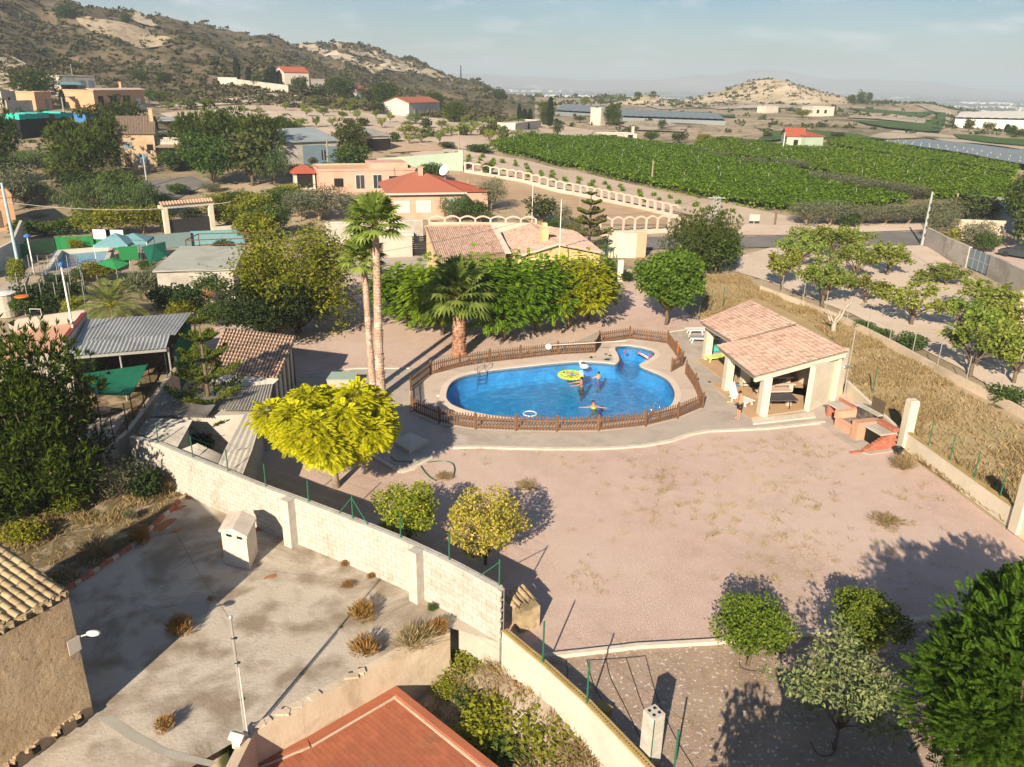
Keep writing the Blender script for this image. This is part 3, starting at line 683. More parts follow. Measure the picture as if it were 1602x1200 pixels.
drape('brown_field',GP([(735,268),(790,280),(900,307),(1040,335),(1045,352),(940,352),(900,362),(830,350),(800,325),(770,330),(700,300),(690,275)]),.05,M['brownfield'],3)
drape('vine_nursery_soil',GP([(640,240),(700,233),(790,246),(900,268),(1060,304),(1180,328),(1240,340),(1245,352),(1140,350),(1050,330),(900,300),(735,262),(660,252)]),.06,M['fielddirt'],3)
drape('terraced_soil',GP([(405,165),(470,160),(560,176),(640,183),(760,192),(830,205),(900,212),(800,225),(760,236),(690,232),(600,222),(520,215),(440,215),(430,190)]),.10,M['fielddirt'],4,bump=.5,bs=9)
drape('terraced_soil',GP([(250,178),(330,168),(400,165),(405,180),(430,205),(415,218),(370,205),(300,200)]),.10,M['fielddirt'],4,bump=.5,bs=9)
drape('terraced_soil',GP([(590,214),(700,226),(690,236),(640,238),(610,240),(600,228)]),.12,M['brownfield'],4)
drape('terraced_soil',GP([(830,190),(880,196),(930,205),(920,214),(850,210)]),.12,M['fielddirt'],4)
drape('pale_track',GP([(240,168),(290,158),(420,147),(470,150),(420,157),(300,168)]),.2,M['dirt'],5)
drape('chalky_bank',GP([(1330,222),(1410,218),(1450,216),(1500,224),(1602,236),(1640,243),(1602,228),(1500,214),(1440,208),(1400,206),(1360,214),(1290,218)]),.25,M['chalk'],4)
for P in ([(1085,168),(1120,158),(1200,162),(1290,164),(1300,172),(1200,170),(1130,172)],[(1325,185),(1345,175),(1400,176),(1440,186),(1450,195),(1400,190),(1350,186)],[(1430,165),(1460,163),(1490,178),(1480,200),(1468,205),(1478,182),(1450,172)],[(1010,165),(1020,153),(1028,150),(1045,165),(1060,172),(1030,172)],[(960,195),(1010,190),(1075,200),(1070,208),(1000,205)],[(800,205),(840,206),(850,215),(815,222),(800,220)]):
    drape('pale_earth_bank',GP(P),.35,M['chalk'],5)
for P in ([(1180,224),(1300,218),(1400,222),(1340,212),(1250,205),(1205,208)],[(1335,190),(1400,192),(1445,195),(1470,180),(1440,175),(1480,178),(1478,196),(1470,208),(1440,208),(1380,200)],[(1320,170),(1400,175),(1460,178),(1440,185),(1400,180),(1350,176)],[(1045,176),(1100,177),(1150,181),(1150,185),(1090,182),(1045,178)],[(1490,212),(1602,220),(1640,232),(1602,231),(1500,219)]):
    drape('green_field',GP(P),.5,M['field'],5)
drape('scree_slope',GP([(118,28),(140,27),(185,35),(225,43),(260,58),(290,68),(265,73),(235,76),(205,72),(180,62),(150,52),(128,40)]),.4,M['scree'],5,bump=.8,bs=4)
for P in ([(205,30),(225,22),(240,38),(252,44),(235,42),(215,36)],[(420,52),(445,55),(470,62),(500,72),(530,84),(560,95),(600,100),(640,104),(650,110),(600,110),(560,106),(520,92),(480,78),(450,68)],[(520,70),(545,72),(580,82),(612,84),(640,96),(655,106),(630,104),(590,94),(550,84)],[(-20,90),(20,90),(42,102),(20,112),(-20,108)],[(-20,115),(15,118),(22,130),(-20,138)],[(640,110),(665,108),(700,115),(720,125),(690,122),(660,118)]):
    drape('pale_scar',GP(P),.4,M['chalk'],4,bump=1.2,bs=5)
# ------------------------------------------------------------------ foreground walls
def V2(p,z=0): return Vector((p[0],p[1],z))
def arc_points(P):
    P = [Vector((p[0],p[1])) for p in P]; L_ = [0]
    for a,b in zip(P[:-1],P[1:]): L_.append(L_[-1]+(b-a).length)
    def at(s):
        s = min(max(s,0),L_[-1]); k = max(0,min(len(P)-2,int(np.searchsorted(L_,s)-1)))
        t = (s-L_[k])/max(L_[k+1]-L_[k],1e-6); d = (P[k+1]-P[k]).normalized(); return P[k].lerp(P[k+1],t),d
    return L_[-1],at
BOXM = {}
def box_mesh(name,sx,sy,sz,m,bev=0):
    key = (round(sx,3),round(sy,3),round(sz,3),m.name)
    if key not in BOXM:
        BOXM[key] = MB().obox((0,0,0),(sx,sy,sz)).mesh(name,m)
    return BOXM[key]
def put(name,me,loc,rz,parent,rot=None,sc=None):
    o = link(name,me,parent); o.location = Vector(loc)-gloc(parent); o.rotation_euler = rot or (0,0,rz)
    if sc: o.scale = sc
    return o

t = T('block_wall','tall whitewashed concrete block wall between courtyard and gravel yard','wall',V2(WT[5]))
core = MB()
for a,b in zip(WT[:-1],WT[1:]): core.wall(a,b,-.3,1.985,.20)
core.wall(WT[-2].lerp(WT[-1],.2),WT[-1],-2.3,-.28,.2)
core.build('core',M['mortar'],t)
Ltot,at = arc_points([(p.x,p.y) for p in WT])
blk = box_mesh('block',.405,.03,.187,M['block']); pos = []
nrow = 10
for r_ in range(nrow):
    s = .21*(r_ % 2)
    while s < Ltot-.2:
        p,d = at(s+.21); pos.append((s,r_,p,d)); s += .42
pos.sort(key=lambda q: -q[0])
rest = MB()
for k,(s,r_,p,d) in enumerate(pos):
    nrm = Vector((d.y,-d.x)); c = p+nrm*.108; rz = math.atan2(d.y,d.x); z = .1+r_*.2
    if k < 300: put('block',blk,(c.x,c.y,z),rz,t)
    else: rest.obox((c.x,c.y,z),(.405,.03,.187),rz)
rest.build('blocks',M['block'],t,kind='stuff')
# top course seen from above
cp = MB(); cpl = [at(i*.9) for i in range(int(Ltot/.9)+1)]
for i in range(len(cpl)-1):
    a,b = cpl[i][0],cpl[i+1][0]; cp.wall(a,a.lerp(b,.985),1.985,2.03,.25)
cp.build('coping',M['block'],t)
for px,py in ((437,790),(643,868)):
    p = W(px,py,2.0); s0 = min(np.linspace(0,Ltot,400),key=lambda s: (at(s)[0]-Vector((p.x,p.y))).length); q,d = at(s0)
    nrm = Vector((d.y,-d.x)); pr = link('pillar',MB().obox((0,0,1.03),(.40,.36,2.06)).mesh('pillar',M['block']),t)
    pr.location = Vector((q.x+nrm.x*.30,q.y+nrm.y*.30,0))-gloc(t); pr.rotation_euler = (0,0,math.atan2(d.y,d.x))
# end face of the wall: hollow block with a green post
e,d = at(Ltot); eb = MB()
for k in range(7): eb.obox((e.x-d.x*.006,e.y-d.y*.006,.5+k*.2),(.02,.08,.11),math.atan2(d.y,d.x))
eb.build('hollow_end',M['dark'],t)

# low stretch of wall running towards the camera, with hollow-block top
t = T('low_wall','low white wall with ochre hollow block top beside the sunken plot','wall',V2(LOWALL[1]))
mb = MB(); LW = [Vector((p.x,p.y)) for p in LOWALL]
for a,b in zip(LW[:-1],LW[1:]): mb.wall(a,b,-2.4,.55,.24)
mb.build('wall_body',M['white'],t)
Ll,atl = arc_points(LW); k = 0; s = 0
cm = box_mesh('cap_block',.395,.20,.055,M['ochre'])
while s < Ll-.3:
    p,d = atl(s+.2); put('cap_block',cm,(p.x+.0*d.y,p.y,.578),math.atan2(d.y,d.x),t); s += .4
hb_ = MB(); s = .1
while s < Ll-.2:
    p,d = atl(s); hb_.obox((p.x,p.y,.606),(.05,.03,.004),math.atan2(d.y,d.x)); s += .1
hb_.build('block_holes',M['dark'],t,kind='stuff')

# green wire fence along both walls
t = T('wire_fence','green steel post fence with wires on top of the block wall','fence',(WT[5].x,WT[5].y,2.0))
fp = [((248,693),(243,662),2.0),((302,716),(296,682),2),((357,738),(351,703),2),((416,762),(411,726),2),((483,786),(477,752),2),((552,812),(550,775),2),((627,842),(625,803),2),((703,877),(702,836),2),((781,917),(781,875),2.0)]
tops = []
for b,tp,z in fp:
    p = W(*b,z); h = topz(*tp,p); tops.append((p,h)); MB().tube([(p.x,p.y,z),(p.x,p.y,h)],.026,8).build('post',M['green'],t)
for b,foot in ((5,530),(5,576),(8,752)):
    p,h = tops[b]; f = W(foot,{530: 803,576: 822,752: 900}[foot],2.0); MB().tube([(p.x,p.y,h-.1),(f.x,f.y,2.0)],.02,6).build('brace',M['green'],t)
wr = MB()
for (a,ha),(b,hb2) in zip(tops[:-1],tops[1:]):
    for q in (.06,.5,.95): wr.tube([(a.x,a.y,2+(ha-2)*q),(b.x,b.y,2+(hb2-2)*q)],.0035,3,False)
wr.build('wire',M['green'],t)
t = T('wire_fence','green posts and wires on the low ochre topped wall, near the square pillar','fence',(LOWALL[1].x,LOWALL[1].y,.6))
tops = []
for b,tp in (((849,1036),(849,972)),((918,1100),(921,1035)),((1055,1200),(1061,1142))):
    z = .6 if b[0] < 1000 else .3; p = W(*b,z); h = topz(*tp,p); tops.append((p,h)); MB().tube([(p.x,p.y,z),(p.x,p.y,h)],.028,8).build('post',M['green'],t)
wr = MB()
for (a,ha),(b,hb2) in zip(tops[:-1],tops[1:]):
    for q in (.5,.95): wr.tube([(a.x,a.y,.6+(ha-.6)*q),(b.x,b.y,.6+(hb2-.6)*q)],.003,3,False)
wr.build('wire',M['green'],t)

# square block pillar on the low wall
b = W(1013,1187,.3); b = Vector((b.x+.08,b.y+.12,0)); zt = topz(1020,1113,(0,b.y))
t = T('block_pillar','square white hollow block pillar standing on the low wall','pillar',(b.x,b.y,.3))
dl = (LW[3]-LW[2]).normalized(); rz = math.atan2(dl.y,dl.x); nc = 9; hh = (zt-.05)/nc
for k in range(nc): put('block',box_mesh('pillar_block',.40,.40,hh-.008,M['block']),(b.x,b.y,.05+hh*(k+.5)),rz,t)
hp = MB()
for i in (-1,1):
    for j in (-1,1):
        c = Vector((b.x,b.y))+Matrix.Rotation(rz,2) @ Vector((i*.09,j*.09)); hp.obox((c.x,c.y,zt+.001),(.075,.075,.012),rz)
hp.build('block_hole',M['dark'],t)
c = Vector((b.x,b.y))+Matrix.Rotation(rz,2) @ Vector((.17,-.215))
MB().obox((c.x+.05,c.y+.02,zt*.5),(.05,.035,zt-.1),rz).build('steel_strip',M['green'],t)

# stacked roof tiles along the yard side of the wall
for lab,pts,zt_,n_ in (('long row of stacked old roof tiles leaning behind the block wall',[(590,830),(640,850),(700,880),(742,902)],.75,26),):
    t = T('tile_stack',lab,'tile stack',W(660,868,0.8)*1.0); ORG[t] = Vector(t.location)
    Lq,aq = arc_points([(p.x,p.y) for p in WT]); s = Lq*.56; k = 0
    while s < Lq-.8:
        p,d = aq(s); q = p-Vector((d.y,-d.x))*.34
        o = put('stacked_tile',box_mesh('stacked_tile',.13,.38,.5,M['tileold']),(q.x,q.y,1.25+.05*random.random()),math.atan2(d.y,d.x)+.1*(random.random()-.5),t); o.rotation_euler = (.25,.06*(random.random()-.5),o.rotation_euler[2])
        put('stacked_tile',box_mesh('stacked_tile',.13,.38,.9,M['tileold']),(q.x-.03,q.y+.05,.47),math.atan2(d.y,d.x),t)
        s += .155; k += 1
t = T('tile_stack','square pile of old roof tiles beside the end of the tall wall','tile stack',W(818,968,0)); c0 = W(822,985,0)
bx = MB().obox((c0.x,c0.y+.25,.42),(.75,.6,.84),.5).build('tile_pile',M['tileold'],t)
hm_ = MB()
for i in range(7): hm_.tube([(0,0,0),(.42,0,0)],.07,6)
arch = MB()
for k in range(6):
    w0,w1 = math.pi*k/6,math.pi*(k+1)/6
    arch.add([(0,.09*math.cos(w0),.09*math.sin(w0)),(.42,.075*math.cos(w0),.075*math.sin(w0)),(.42,.075*math.cos(w1),.075*math.sin(w1)),(0,.09*math.cos(w1),.09*math.sin(w1))],[(0,1,2,3)])
archm = arch.mesh('barrel_tile',M['tileold'])
for i in range(5):
    for j in range(3):
        put('stacked_tile',archm,(c0.x-.32+.2*i*.75-.1*j,c0.y-.1+.2*j+.12*i,.86+.03*random.random()+.05*(i % 2)),.5+.2*(random.random()-.5),t,rot=(0,-.1,.5+1.57+.3*(random.random()-.5)))

# parapet between courtyard and sunken roof
t = T('parapet_wall','weathered beige retaining wall below the concrete courtyard edge','wall',V2(_par[2],-2))
mb = MB()
for k,(a,b) in enumerate(zip(_par[:-1],_par[1:])): mb.wall(a,b,-2.4,[.10+.05*(k % 2),.10+.05*((k+1) % 2)],.3)
dv = (_par[0]-_par[1]).normalized(); pe = Vector((dv.y,-dv.x,0))
mb.wall(_par[0],_par[0]+Vector((-.15,-2.2,0)),-2.4,.12,.3)
mb.build('wall_body',M['parapet'],t)
rr = MB(); rnd = random.Random(4)
for k in range(14):
    s = rnd.random()*4; a = _par[int(s) % 4].lerp(_par[int(s) % 4+1],s % 1); rr.obox((a.x,a.y,.12+.05*rnd.random()),(.22+.2*rnd.random(),.2,.07),rnd.random())
rr.build('loose_mortar',M['parapet'],t)
mb = MB(); q = [W(*p,-.3) for p in ((478,1120),(492,1112),(500,1122),(520,1115),(536,1118),(540,1130),(520,1126),(500,1135),(490,1140))]

# red quarry-tiled roof below the courtyard
t = T('terrace_house','red tiled flat roof with raised pale edged rim at the bottom of the view','house',V2(RED[2],-2.4))
RP = [RED[0],RED[1],RED[2],RED[3],Vector((1.5,12,-1.1)),Vector((-8,12,-1.1))]
MB().prism([(p.x,p.y) for p in RP],-2.4,-1.2).build('wall',M['parapet'],t)
MB().prism([(p.x,p.y) for p in offset([(p.x,p.y) for p in RP],-.05)],-1.2,-1.13).build('roof_slab',M['parapet'],t)
rim = MB(); line = MB()
for k,(a,b) in enumerate(zip(RP[:3],RP[1:4])):
    d = (b-a).normalized(); n_ = Vector((d.y,-d.x,0))
    A_,B_ = a+n_*.12,b+n_*.12
    rim.prism([(a.x,a.y),(b.x,b.y),(b.x+n_.x*.25,b.y+n_.y*.25),(a.x+n_.x*.25,a.y+n_.y*.25)],-1.12,-1.0+.005*k)
    line.wall(a+n_*.30,b+n_*.30,-1.12,-1.085+.004*k,.07)
rim.build('rim',M['quarry'],t); line.build('mortar_line',M['parapet'],t)
ux = (RP[3]-RP[2]).normalized(); uy = Vector((-ux.y,ux.x,0)); 
tm = box_mesh('quarry_tile',.322,.152,.02,M['quarry']); c0 = RP[2]; cnt = 0
inner = offset([(p.x,p.y) for p in RP],-.33)
for i in range(0,20):
    for j in range(-40,40):
        p = c0+ux*(.33*(i+.5*(j % 2)))+uy*(.16*j)
        pp = W(590,1130,-1.1)
        if inpoly(np.array([p.x]),np.array([p.y]),inner)[0] and p.y > 16.4 and cnt < 300:
            o = put('quarry_tile',tm,(p.x,p.y,-1.115+.003*random.random()),math.atan2(ux.y,ux.x),t); cnt += 1
MB().prism(inner,-1.13,-1.118).build('tile_bed',M['quarry'],t)

# mast standing by the parapet, with stay wire
b = W(391,1200,-1.0); zt = topz(350,968,b)
t = T('antenna_mast','slender grey metal mast rising at the corner of the courtyard parapet','mast',(b.x,b.y,-2.4))
MB().tube([(b.x,b.y,-2.4),(b.x,b.y,zt*.45),(b.x,b.y,zt)],[.045,.04,.03],10).build('pole',M['steel'],t)
MB().tube([(b.x+.07,b.y-.03,-1.5),(b.x+.06,b.y-.03,zt*.62)],.022,8).build('conduit',M['whitewood'],t)
cl = MB()
for z in (.2,1.4,2.6,zt*.85): cl.obox((b.x+.03,b.y,z),(.14,.07,.035))
cl.build('clamp',M['darksteel'],t)
MB().lathe((b.x,b.y,zt),[(.05,0),(.055,.06),(.02,.1)],10).build('cap',M['steel'],t)
MB().tube([(b.x,b.y,zt-.05),W(310,895,.9),W(265,815,.05)],.006,4).build('stay_wire',M['rope'],t)
c = W(374,1168,0); t = T('gate_post','small white post with a ridged cap near the mast','post',(c.x,c.y,0))
MB().obox((c.x,c.y,.16),(.26,.22,.32),-.3).build('post_body',M['white'],t)
m_ = MB(); R_ = Matrix.Rotation(-.3,3,'Z')
Pq = [Vector((c.x,c.y,.33))+R_ @ Vector(v) for v in ((-.21,-.17,0),(.21,-.17,0),(.21,.17,0),(-.21,.17,0),(-.21,0,.13),(.21,0,.13))]
m_.add(Pq,[(3,2,1,0),(0,1,5,4),(2,3,4,5),(1,2,5),(3,0,4)]); m_.build('cap',M['white'],t)

# chimney on the courtyard
A_,B_,C_ = W(352,882,0),W(391,892,0),W(404,864,0); zt = topz(383,836,B_)
D_ = A_+C_-B_
t = T('chimney','squat white rendered chimney with sloping cap on the concrete courtyard','chimney',(A_+C_)/2)
MB().prism([(p.x,p.y) for p in (A_,B_,C_,D_)],0,zt-.12).build('stack',M['kerb'],t)
cen = (A_+C_)/2; ex = lambda p,k: cen+(p-cen)*k
vt = MB(); e = B_-A_
for q in (.2,.62):
    a_ = A_+e*q; vt.prism([((a_+e*s_+(A_-D_)*f_).x,(a_+e*s_+(A_-D_)*f_).y) for s_,f_ in ((0,-.05),(.22,-.05),(.22,.012),(0,.012))],zt-.27,zt-.14)
vt.build('smoke_vent',M['dark'],t)
MB().prism([((A_+e*s_+(A_-D_)*.02).x,(A_+e*s_+(A_-D_)*.02).y) for s_ in (.0,.15)]+[((A_+e*.15).x,(A_+e*.15).y),(A_.x,A_.y)],zt-.15,zt).build('cap_support',M['white'],t)
P4 = [ex(p,1.12) for p in (A_,B_,C_,D_)]; mid1 = (P4[0]+P4[1])/2; mid2 = (P4[2]+P4[3])/2
cm_ = MB(); z0 = zt-.12; P = [V2(p,z0) for p in P4]+[V2(p,z0+.09) for p in P4]+[V2(mid1,z0+.26),V2(mid2,z0+.26)]
cm_.add(P,[(3,2,1,0),(0,1,5,8,4),(2,3,7,9,6),(1,2,6,5),(3,0,4,7),(5,6,9,8),(7,4,8,9)]); cm_.build('cap',M['kerb'],t)

# old rubble building at the left
A_ = W(146,1118,0); zt = topz(88,932,A_); U_ = (W(40,1193,0)-A_).normalized(); Vd = Vector((-U_.y,U_.x,0))
if Vd.x > 0: Vd = -Vd
t = T('old_building','old rubble stone building with pale barrel tile roof and beam holes','building',(A_.x,A_.y,-.3))
fpn = [A_,A_+U_*6,A_+U_*6+Vd*6,A_+Vd*6]
mb = MB(); gx = 30; gz = 22; vs = []; fs = []; rs_ = np.random.RandomState(2)
MB().prism([((p+Vd*.06*k_).x,(p+Vd*.06*k_).y) for p,k_ in zip(fpn,(1,1,0,0))],-.3,[zt-.02,zt-.02,zt+1.3,zt+1.3]).build('wall_core',M['stone'],t)
outd = -Vd
for i in range(gx+1):
    for j in range(gz+1):
        p = A_+U_*(6*i/gx)+outd*(.03+.03*rs_.rand()*(0 < i)); vs.append((p.x,p.y,-.05+(zt+.02)*j/gz))
for i in range(gx):
    for j in range(gz): a_ = i*(gz+1)+j; fs.append((a_,a_+gz+1,a_+gz+2,a_+1))
MB().add(vs,fs).build('wall',M['stone'],t,smooth=True)
hm2 = []
for k in range(6):
    p = A_+U_*(.42+.62*k)+outd*.05; MB().obox((p.x,p.y,.22),(.2,.14,.16),math.atan2(U_.y,U_.x)).build('beam_hole',M['dark'],t)
    st = MB(); rnd = random.Random(k)
    for w in range(5): st.obox((p.x+U_.x*(rnd.random()-.5)*.5,p.y+U_.y*(rnd.random()-.5)*.5,.36+.08*rnd.random()),(.14,.12,.08),rnd.random()*3)
    st.build('lintel_stone',M['stone'],t)
# eave rubble and tiles
er = MB(); rnd = random.Random(9)
for k in range(70):
    p = A_+U_*(rnd.random()*3.5)+Vd*(rnd.random()*.3); er.obox((p.x,p.y,zt+.03+.05*rnd.random()),(.1+.1*rnd.random(),.1+.08*rnd.random(),.06+.06*rnd.random()),rnd.random()*3)
er.build('eave_rubble',M['tileold'],t)
sl_ = .2; rzv = math.atan2(Vd.y,Vd.x)
MB().hexa([V2(A_-U_*.1+Vd*.1,zt),V2(A_-U_*.1+Vd*6,zt+6*sl_),V2(A_+U_*6+Vd*6,zt+6*sl_),V2(A_+U_*6+Vd*.1,zt)],[V2(A_-U_*.1+Vd*.1,zt+.05),V2(A_-U_*.1+Vd*6,zt+6*sl_+.05),V2(A_+U_*6+Vd*6,zt+6*sl_+.05),V2(A_+U_*6+Vd*.1,zt+.05)]).build('roof_deck',M['tileold'],t)
for i in range(14):
    for j in range(12):
        p = A_+U_*(.05+.23*i+.02*(rnd.random()-.5))+Vd*(.14+.34*j)
        o = put('roof_tile',archm,(p.x,p.y,zt+.06+sl_*.34*j),rzv,t,sc=(1.0,1.05,1.0)); o.rotation_euler = (0,-math.atan(sl_)+.05,rzv+.06*(rnd.random()-.5))
# lamp on its corner
lp = W(104,996,0); c = A_+outd*.02-U_*.02; zl = topz(108,998,A_)
MB().tube([(c.x,c.y,zl+.02),(c.x+.28,c.y+.05,zl+.1)],.025,6).build('lamp_arm',M['steel'],t)
MB().ball((c.x+.40,c.y+.07,zl+.11),(.2,.11,.08),10,6).build('lamp_head',M['plastic'],t,smooth=True)
MB().obox((c.x+U_.x*.18+outd.x*.08,c.y+U_.y*.18+outd.y*.08,zl-.1),(.34,.02,.45),math.atan2(U_.y,U_.x)).build('plaster_patch',M['white'],t)
# ------------------------------------------------------------------ pool fence of wooden pickets
def picket_fence(label,pts,zb,h,gate=None):
    P = ZP(pts); t = T('picket_fence',label,'fence',V2(P[len(P)//2],zb))
    pm = box_mesh('picket',.072,.022,h*.93,M['fence']); n = 0
    # pointed tops
    pm2 = MB().prism([(-.036,-.011),(.036,-.011),(.036,.011),(-.036,.011)],0,h*.88).add([(-.036,-.011,h*.88),(.036,-.011,h*.88),(.036,.011,h*.88),(-.036,.011,h*.88),(0,-.011,h*.95),(0,.011,h*.95)],[(0,1,4),(2,3,5),(1,2,5,4),(3,0,4,5)]).mesh('picket',M['fence'])
    pst = MB().lathe((0,0,0),[(.055,0),(.055,h*1.08),(.03,h*1.13)],8).mesh('post',M['fence'])
    pk = []
    for a,b in zip(P[:-1],P[1:]):
        L_ = (b-a).length; d = (b-a)/L_; rz = math.atan2(d.y,d.x)
        put('post',pst,(a.x,a.y,zb),0,t)
        rl = MB()
        for z in (.22,.72): rl.obox(((a.x+b.x)/2,(a.y+b.y)/2,zb+h*z),(L_-.1,.045,.07),rz)
        rl.build('rail',M['fence'],t)
        k = max(1,int(L_/.155)); nrm = Vector((d.y,-d.x,0))*.034
        for i in range(k):
            q = a+d*(L_*(i+.5)/k)+nrm; pk.append((q,rz))
    put('post',pst,(P[-1].x,P[-1].y,zb),0,t)
    pk.sort(key=lambda q: q[0].y)
    rest = MB()
    for i,(q,rz) in enumerate(pk):
        zz = zb+.05
        if i < 300: put('picket',pm2,(q.x,q.y,zz),rz,t)
        else: rest.obox((q.x,q.y,zz+h*.47),(.072,.022,h*.93),rz)
    if rest.v: rest.build('pickets',M['fence'],t,kind='stuff')
    return t
picket_fence('brown wooden picket fence curving round the back of the pool',FENCE_A,.07,.86)
picket_fence('brown wooden picket fence along the front and right side of the pool',FENCE_B,.07,.86)
picket_fence('open wooden picket gate leaf by the small round pool',[(1050,583.5),(1067,574)],.07,.86)
# towels on the fence
p = W(1060,560,.07); t = T('beach_towel','bright striped towel hanging over the fence near the gate','towel',(p.x,p.y,.5))
for k,c in enumerate(('orange','red','turq','lime')): MB().obox((p.x+.03*k-.1,p.y-.12+.12*k-.2,.82-.05*(k % 2)),(.05,.12,.55+.1*(k % 2))).build('stripe',M[c],t)
# pool fittings
def ladder(label,px1,px2,inward):
    a,b = W(*px1,.1),W(*px2,.1); t = T('pool_ladder',label,'ladder',(a+b)/2); iv = Vector(inward).normalized()
    for q in (a,b):
        P = [(q-iv*.28*1).to_tuple()[:2]+(.1,)]
        for w in range(0,9):
            th = math.pi*w/8; c = q+iv*(-.28*math.cos(th)); P.append((c.x,c.y,.55+.28*math.sin(th)))
        e = q+iv*.28; P.append((e.x,e.y,-1.0))
        MB().tube(P,.028,8).build('handrail',M['chrome'],t,smooth=True)
    for z in (-.15,-.42,-.7): MB().obox(((a+b)/2+iv*.28+Vector((0,0,z))).to_tuple(),((a-b).length,.09,.03),math.atan2((b-a).y,(b-a).x)).build('step',M['chrome'],t)
ladder('chrome pool ladder at the back left edge of the pool',(745,582),(758,580),(.35,-1,0))
ladder('chrome handrails at the front right edge behind the fence',(1013,654),(1026,650),(-.6,1,0))
for px,py,l in ((706,594,'small round white skimmer lid on the deck, upper one at the left end'),(686,619,'small round white skimmer lid on the deck, lower one at the left end')):
    p = W(px,py,.07); MB().lathe((p.x,p.y,.072),[(.13,0),(.13,.02),(.11,.026)],14).build('skimmer_lid',M['plastic'],label=l,cat='lid',group='skimmer lids')
p = W(829,648,-.03); m_ = MB(); P = [(p.x+.36*math.cos(w),p.y+.36*math.sin(w),0) for w in np.linspace(0,2*math.pi,25)]
m_.tube(P,.03,6,False).build('hose_loop',M['plastic'],label='white loop of floating hose at the front edge of the pool',cat='hose')
p = W(858,540,.9); t = T('round_sign','round white disc fixed on the back picket fence','sign',(p.x,p.y,.5))
mq = MB().lathe((0,0,0),[(.19,-.012),(.19,.012)],18).mesh('disc',M['plastic']); o = put('disc',mq,(p.x,p.y-.05,.82),0,t); o.rotation_euler = (R(90),0,0)
MB().tube([(p.x+.2,p.y,.9),(p.x+5.2,p.y+.9,1.02)],.02,6).build('roller_pole',M['plastic'],label='long white cleaning pole lying along the back fence top',cat='pole')
# the lily-pad float, swan, foam noodle, rings, things left on the deck
p = W(893,589,.0); t = T('pool_float','large round lime green inflatable float in the pool','float',(p.x,p.y,-.04))
MB().lathe((p.x,p.y,-.04),[(.25,.03),(.70,.05),(.75,.12),(.70,.19),(.5,.15),(.2,.16)],28).build('float_body',plain('float_lime',(.34,.62,.03),.4),t,smooth=True)
sg = MB()
for k in range(22):
    w = 2*math.pi*k/22; sg.ball((p.x+.72*math.cos(w),p.y+.72*math.sin(w),.1),(.115,.115,.10),8,5)
sg.build('rim_bead',plain('float_yellow',(.50,.62,.06),.4),t,smooth=True)
for k in range(9):
    w = 2*math.pi*k/9+.2; MB().obox((p.x+.45*math.cos(w),p.y+.45*math.sin(w),.15),(.5,.07,.03),w).build('pad_vein',plain('float_pale',(.70,.74,.30),.4),t)
for k in (-1,0,1): MB().ball((p.x+.64,p.y+.2*k,.24),(.15,.12,.12),9,6).build('headrest',plain('float_aqua',(.50,.74,.74),.4),t,smooth=True)
p = W(914,576,0); t = T('swan_float','small white inflatable swan beside the lime float','float',(p.x,p.y,-.04))
MB().ball((p.x,p.y,.12),(.30,.2,.16),10,6).build('body',M['plastic'],t,smooth=True)
MB().tube([(p.x-.2,p.y,.15),(p.x-.3,p.y,.38),(p.x-.22,p.y,.55),(p.x-.3,p.y,.6)],[.07,.06,.06,.05],8).build('neck',M['plastic'],t,smooth=True)
MB().tube([(p.x-.3,p.y,.6),(p.x-.42,p.y,.56)],[.035,.01],6).build('beak',M['orange'],t)
a,b = W(996,551,0),W(1014,560,0); MB().tube([(a.x,a.y,.0),((a+b)/2).to_tuple()[:2]+(.04,),(b.x,b.y,0)],.07,8).build('foam_noodle',M['pinkfoam'],smooth=True,label='pale pink foam noodle floating in the small round pool',cat='noodle')
for px,py,l in ((977.5,551,'small red ball floating at the left of the small round pool'),(1017,557,'small red ball floating by the foam noodle')):
    p = W(px,py,0); MB().ball((p.x,p.y,.03),.1,10,7).build('ball',M['red'],smooth=True,label=l,cat='ball',group='balls in the small pool')
p = W(947,563,.1); t = T('flippers','pair of dark swimming fins on the coping by the pool neck','swim fins',(p.x,p.y,.11))
for k in (0,1): MB().prism([(p.x+.1*k-.1,p.y+.22*k),(p.x+.25+.1*k,p.y+.05+.22*k),(p.x+.28+.1*k,p.y-.1+.22*k),(p.x-.05+.1*k,p.y-.1+.22*k)],.112,.15).build('fin',M['bluetarp' if k else 'black'],t)
p = W(951,556,.1); t = T('sandals','pair of dark sandals on the pool coping','sandals',(p.x,p.y,.11))
for k in (0,1): MB().ball((p.x-.12+.25*k,p.y+.18-.3*k,.14),(.12,.06,.03),8,5).build('sandal',M['black'],t)
p = W(922,559,.1); t = T('snorkel_set','grey snorkel and mask on the deck by the back fence','snorkel',(p.x,p.y,.11))
MB().tube([(p.x-.4,p.y,.13),(p.x+.3,p.y+.05,.13),(p.x+.45,p.y+.2,.14)],.025,6).build('tube',M['steel'],t); MB().ball((p.x+.1,p.y-.1,.15),(.12,.08,.06),8,5).build('mask',M['darksteel'],t)
p = W(1110,598,.04); MB().ball((p.x,p.y,.06),(.12,.07,.04),8,5).build('shoe',M['black'],label='single dark shoe lying on the path by the pool house',cat='shoe')
p = W(1139,630,.04); MB().ball((p.x,p.y,.09),.06,10,7).build('ball',M['yellowplastic'],smooth=True,label='tiny yellow ball on the path near the standing boy',cat='ball')

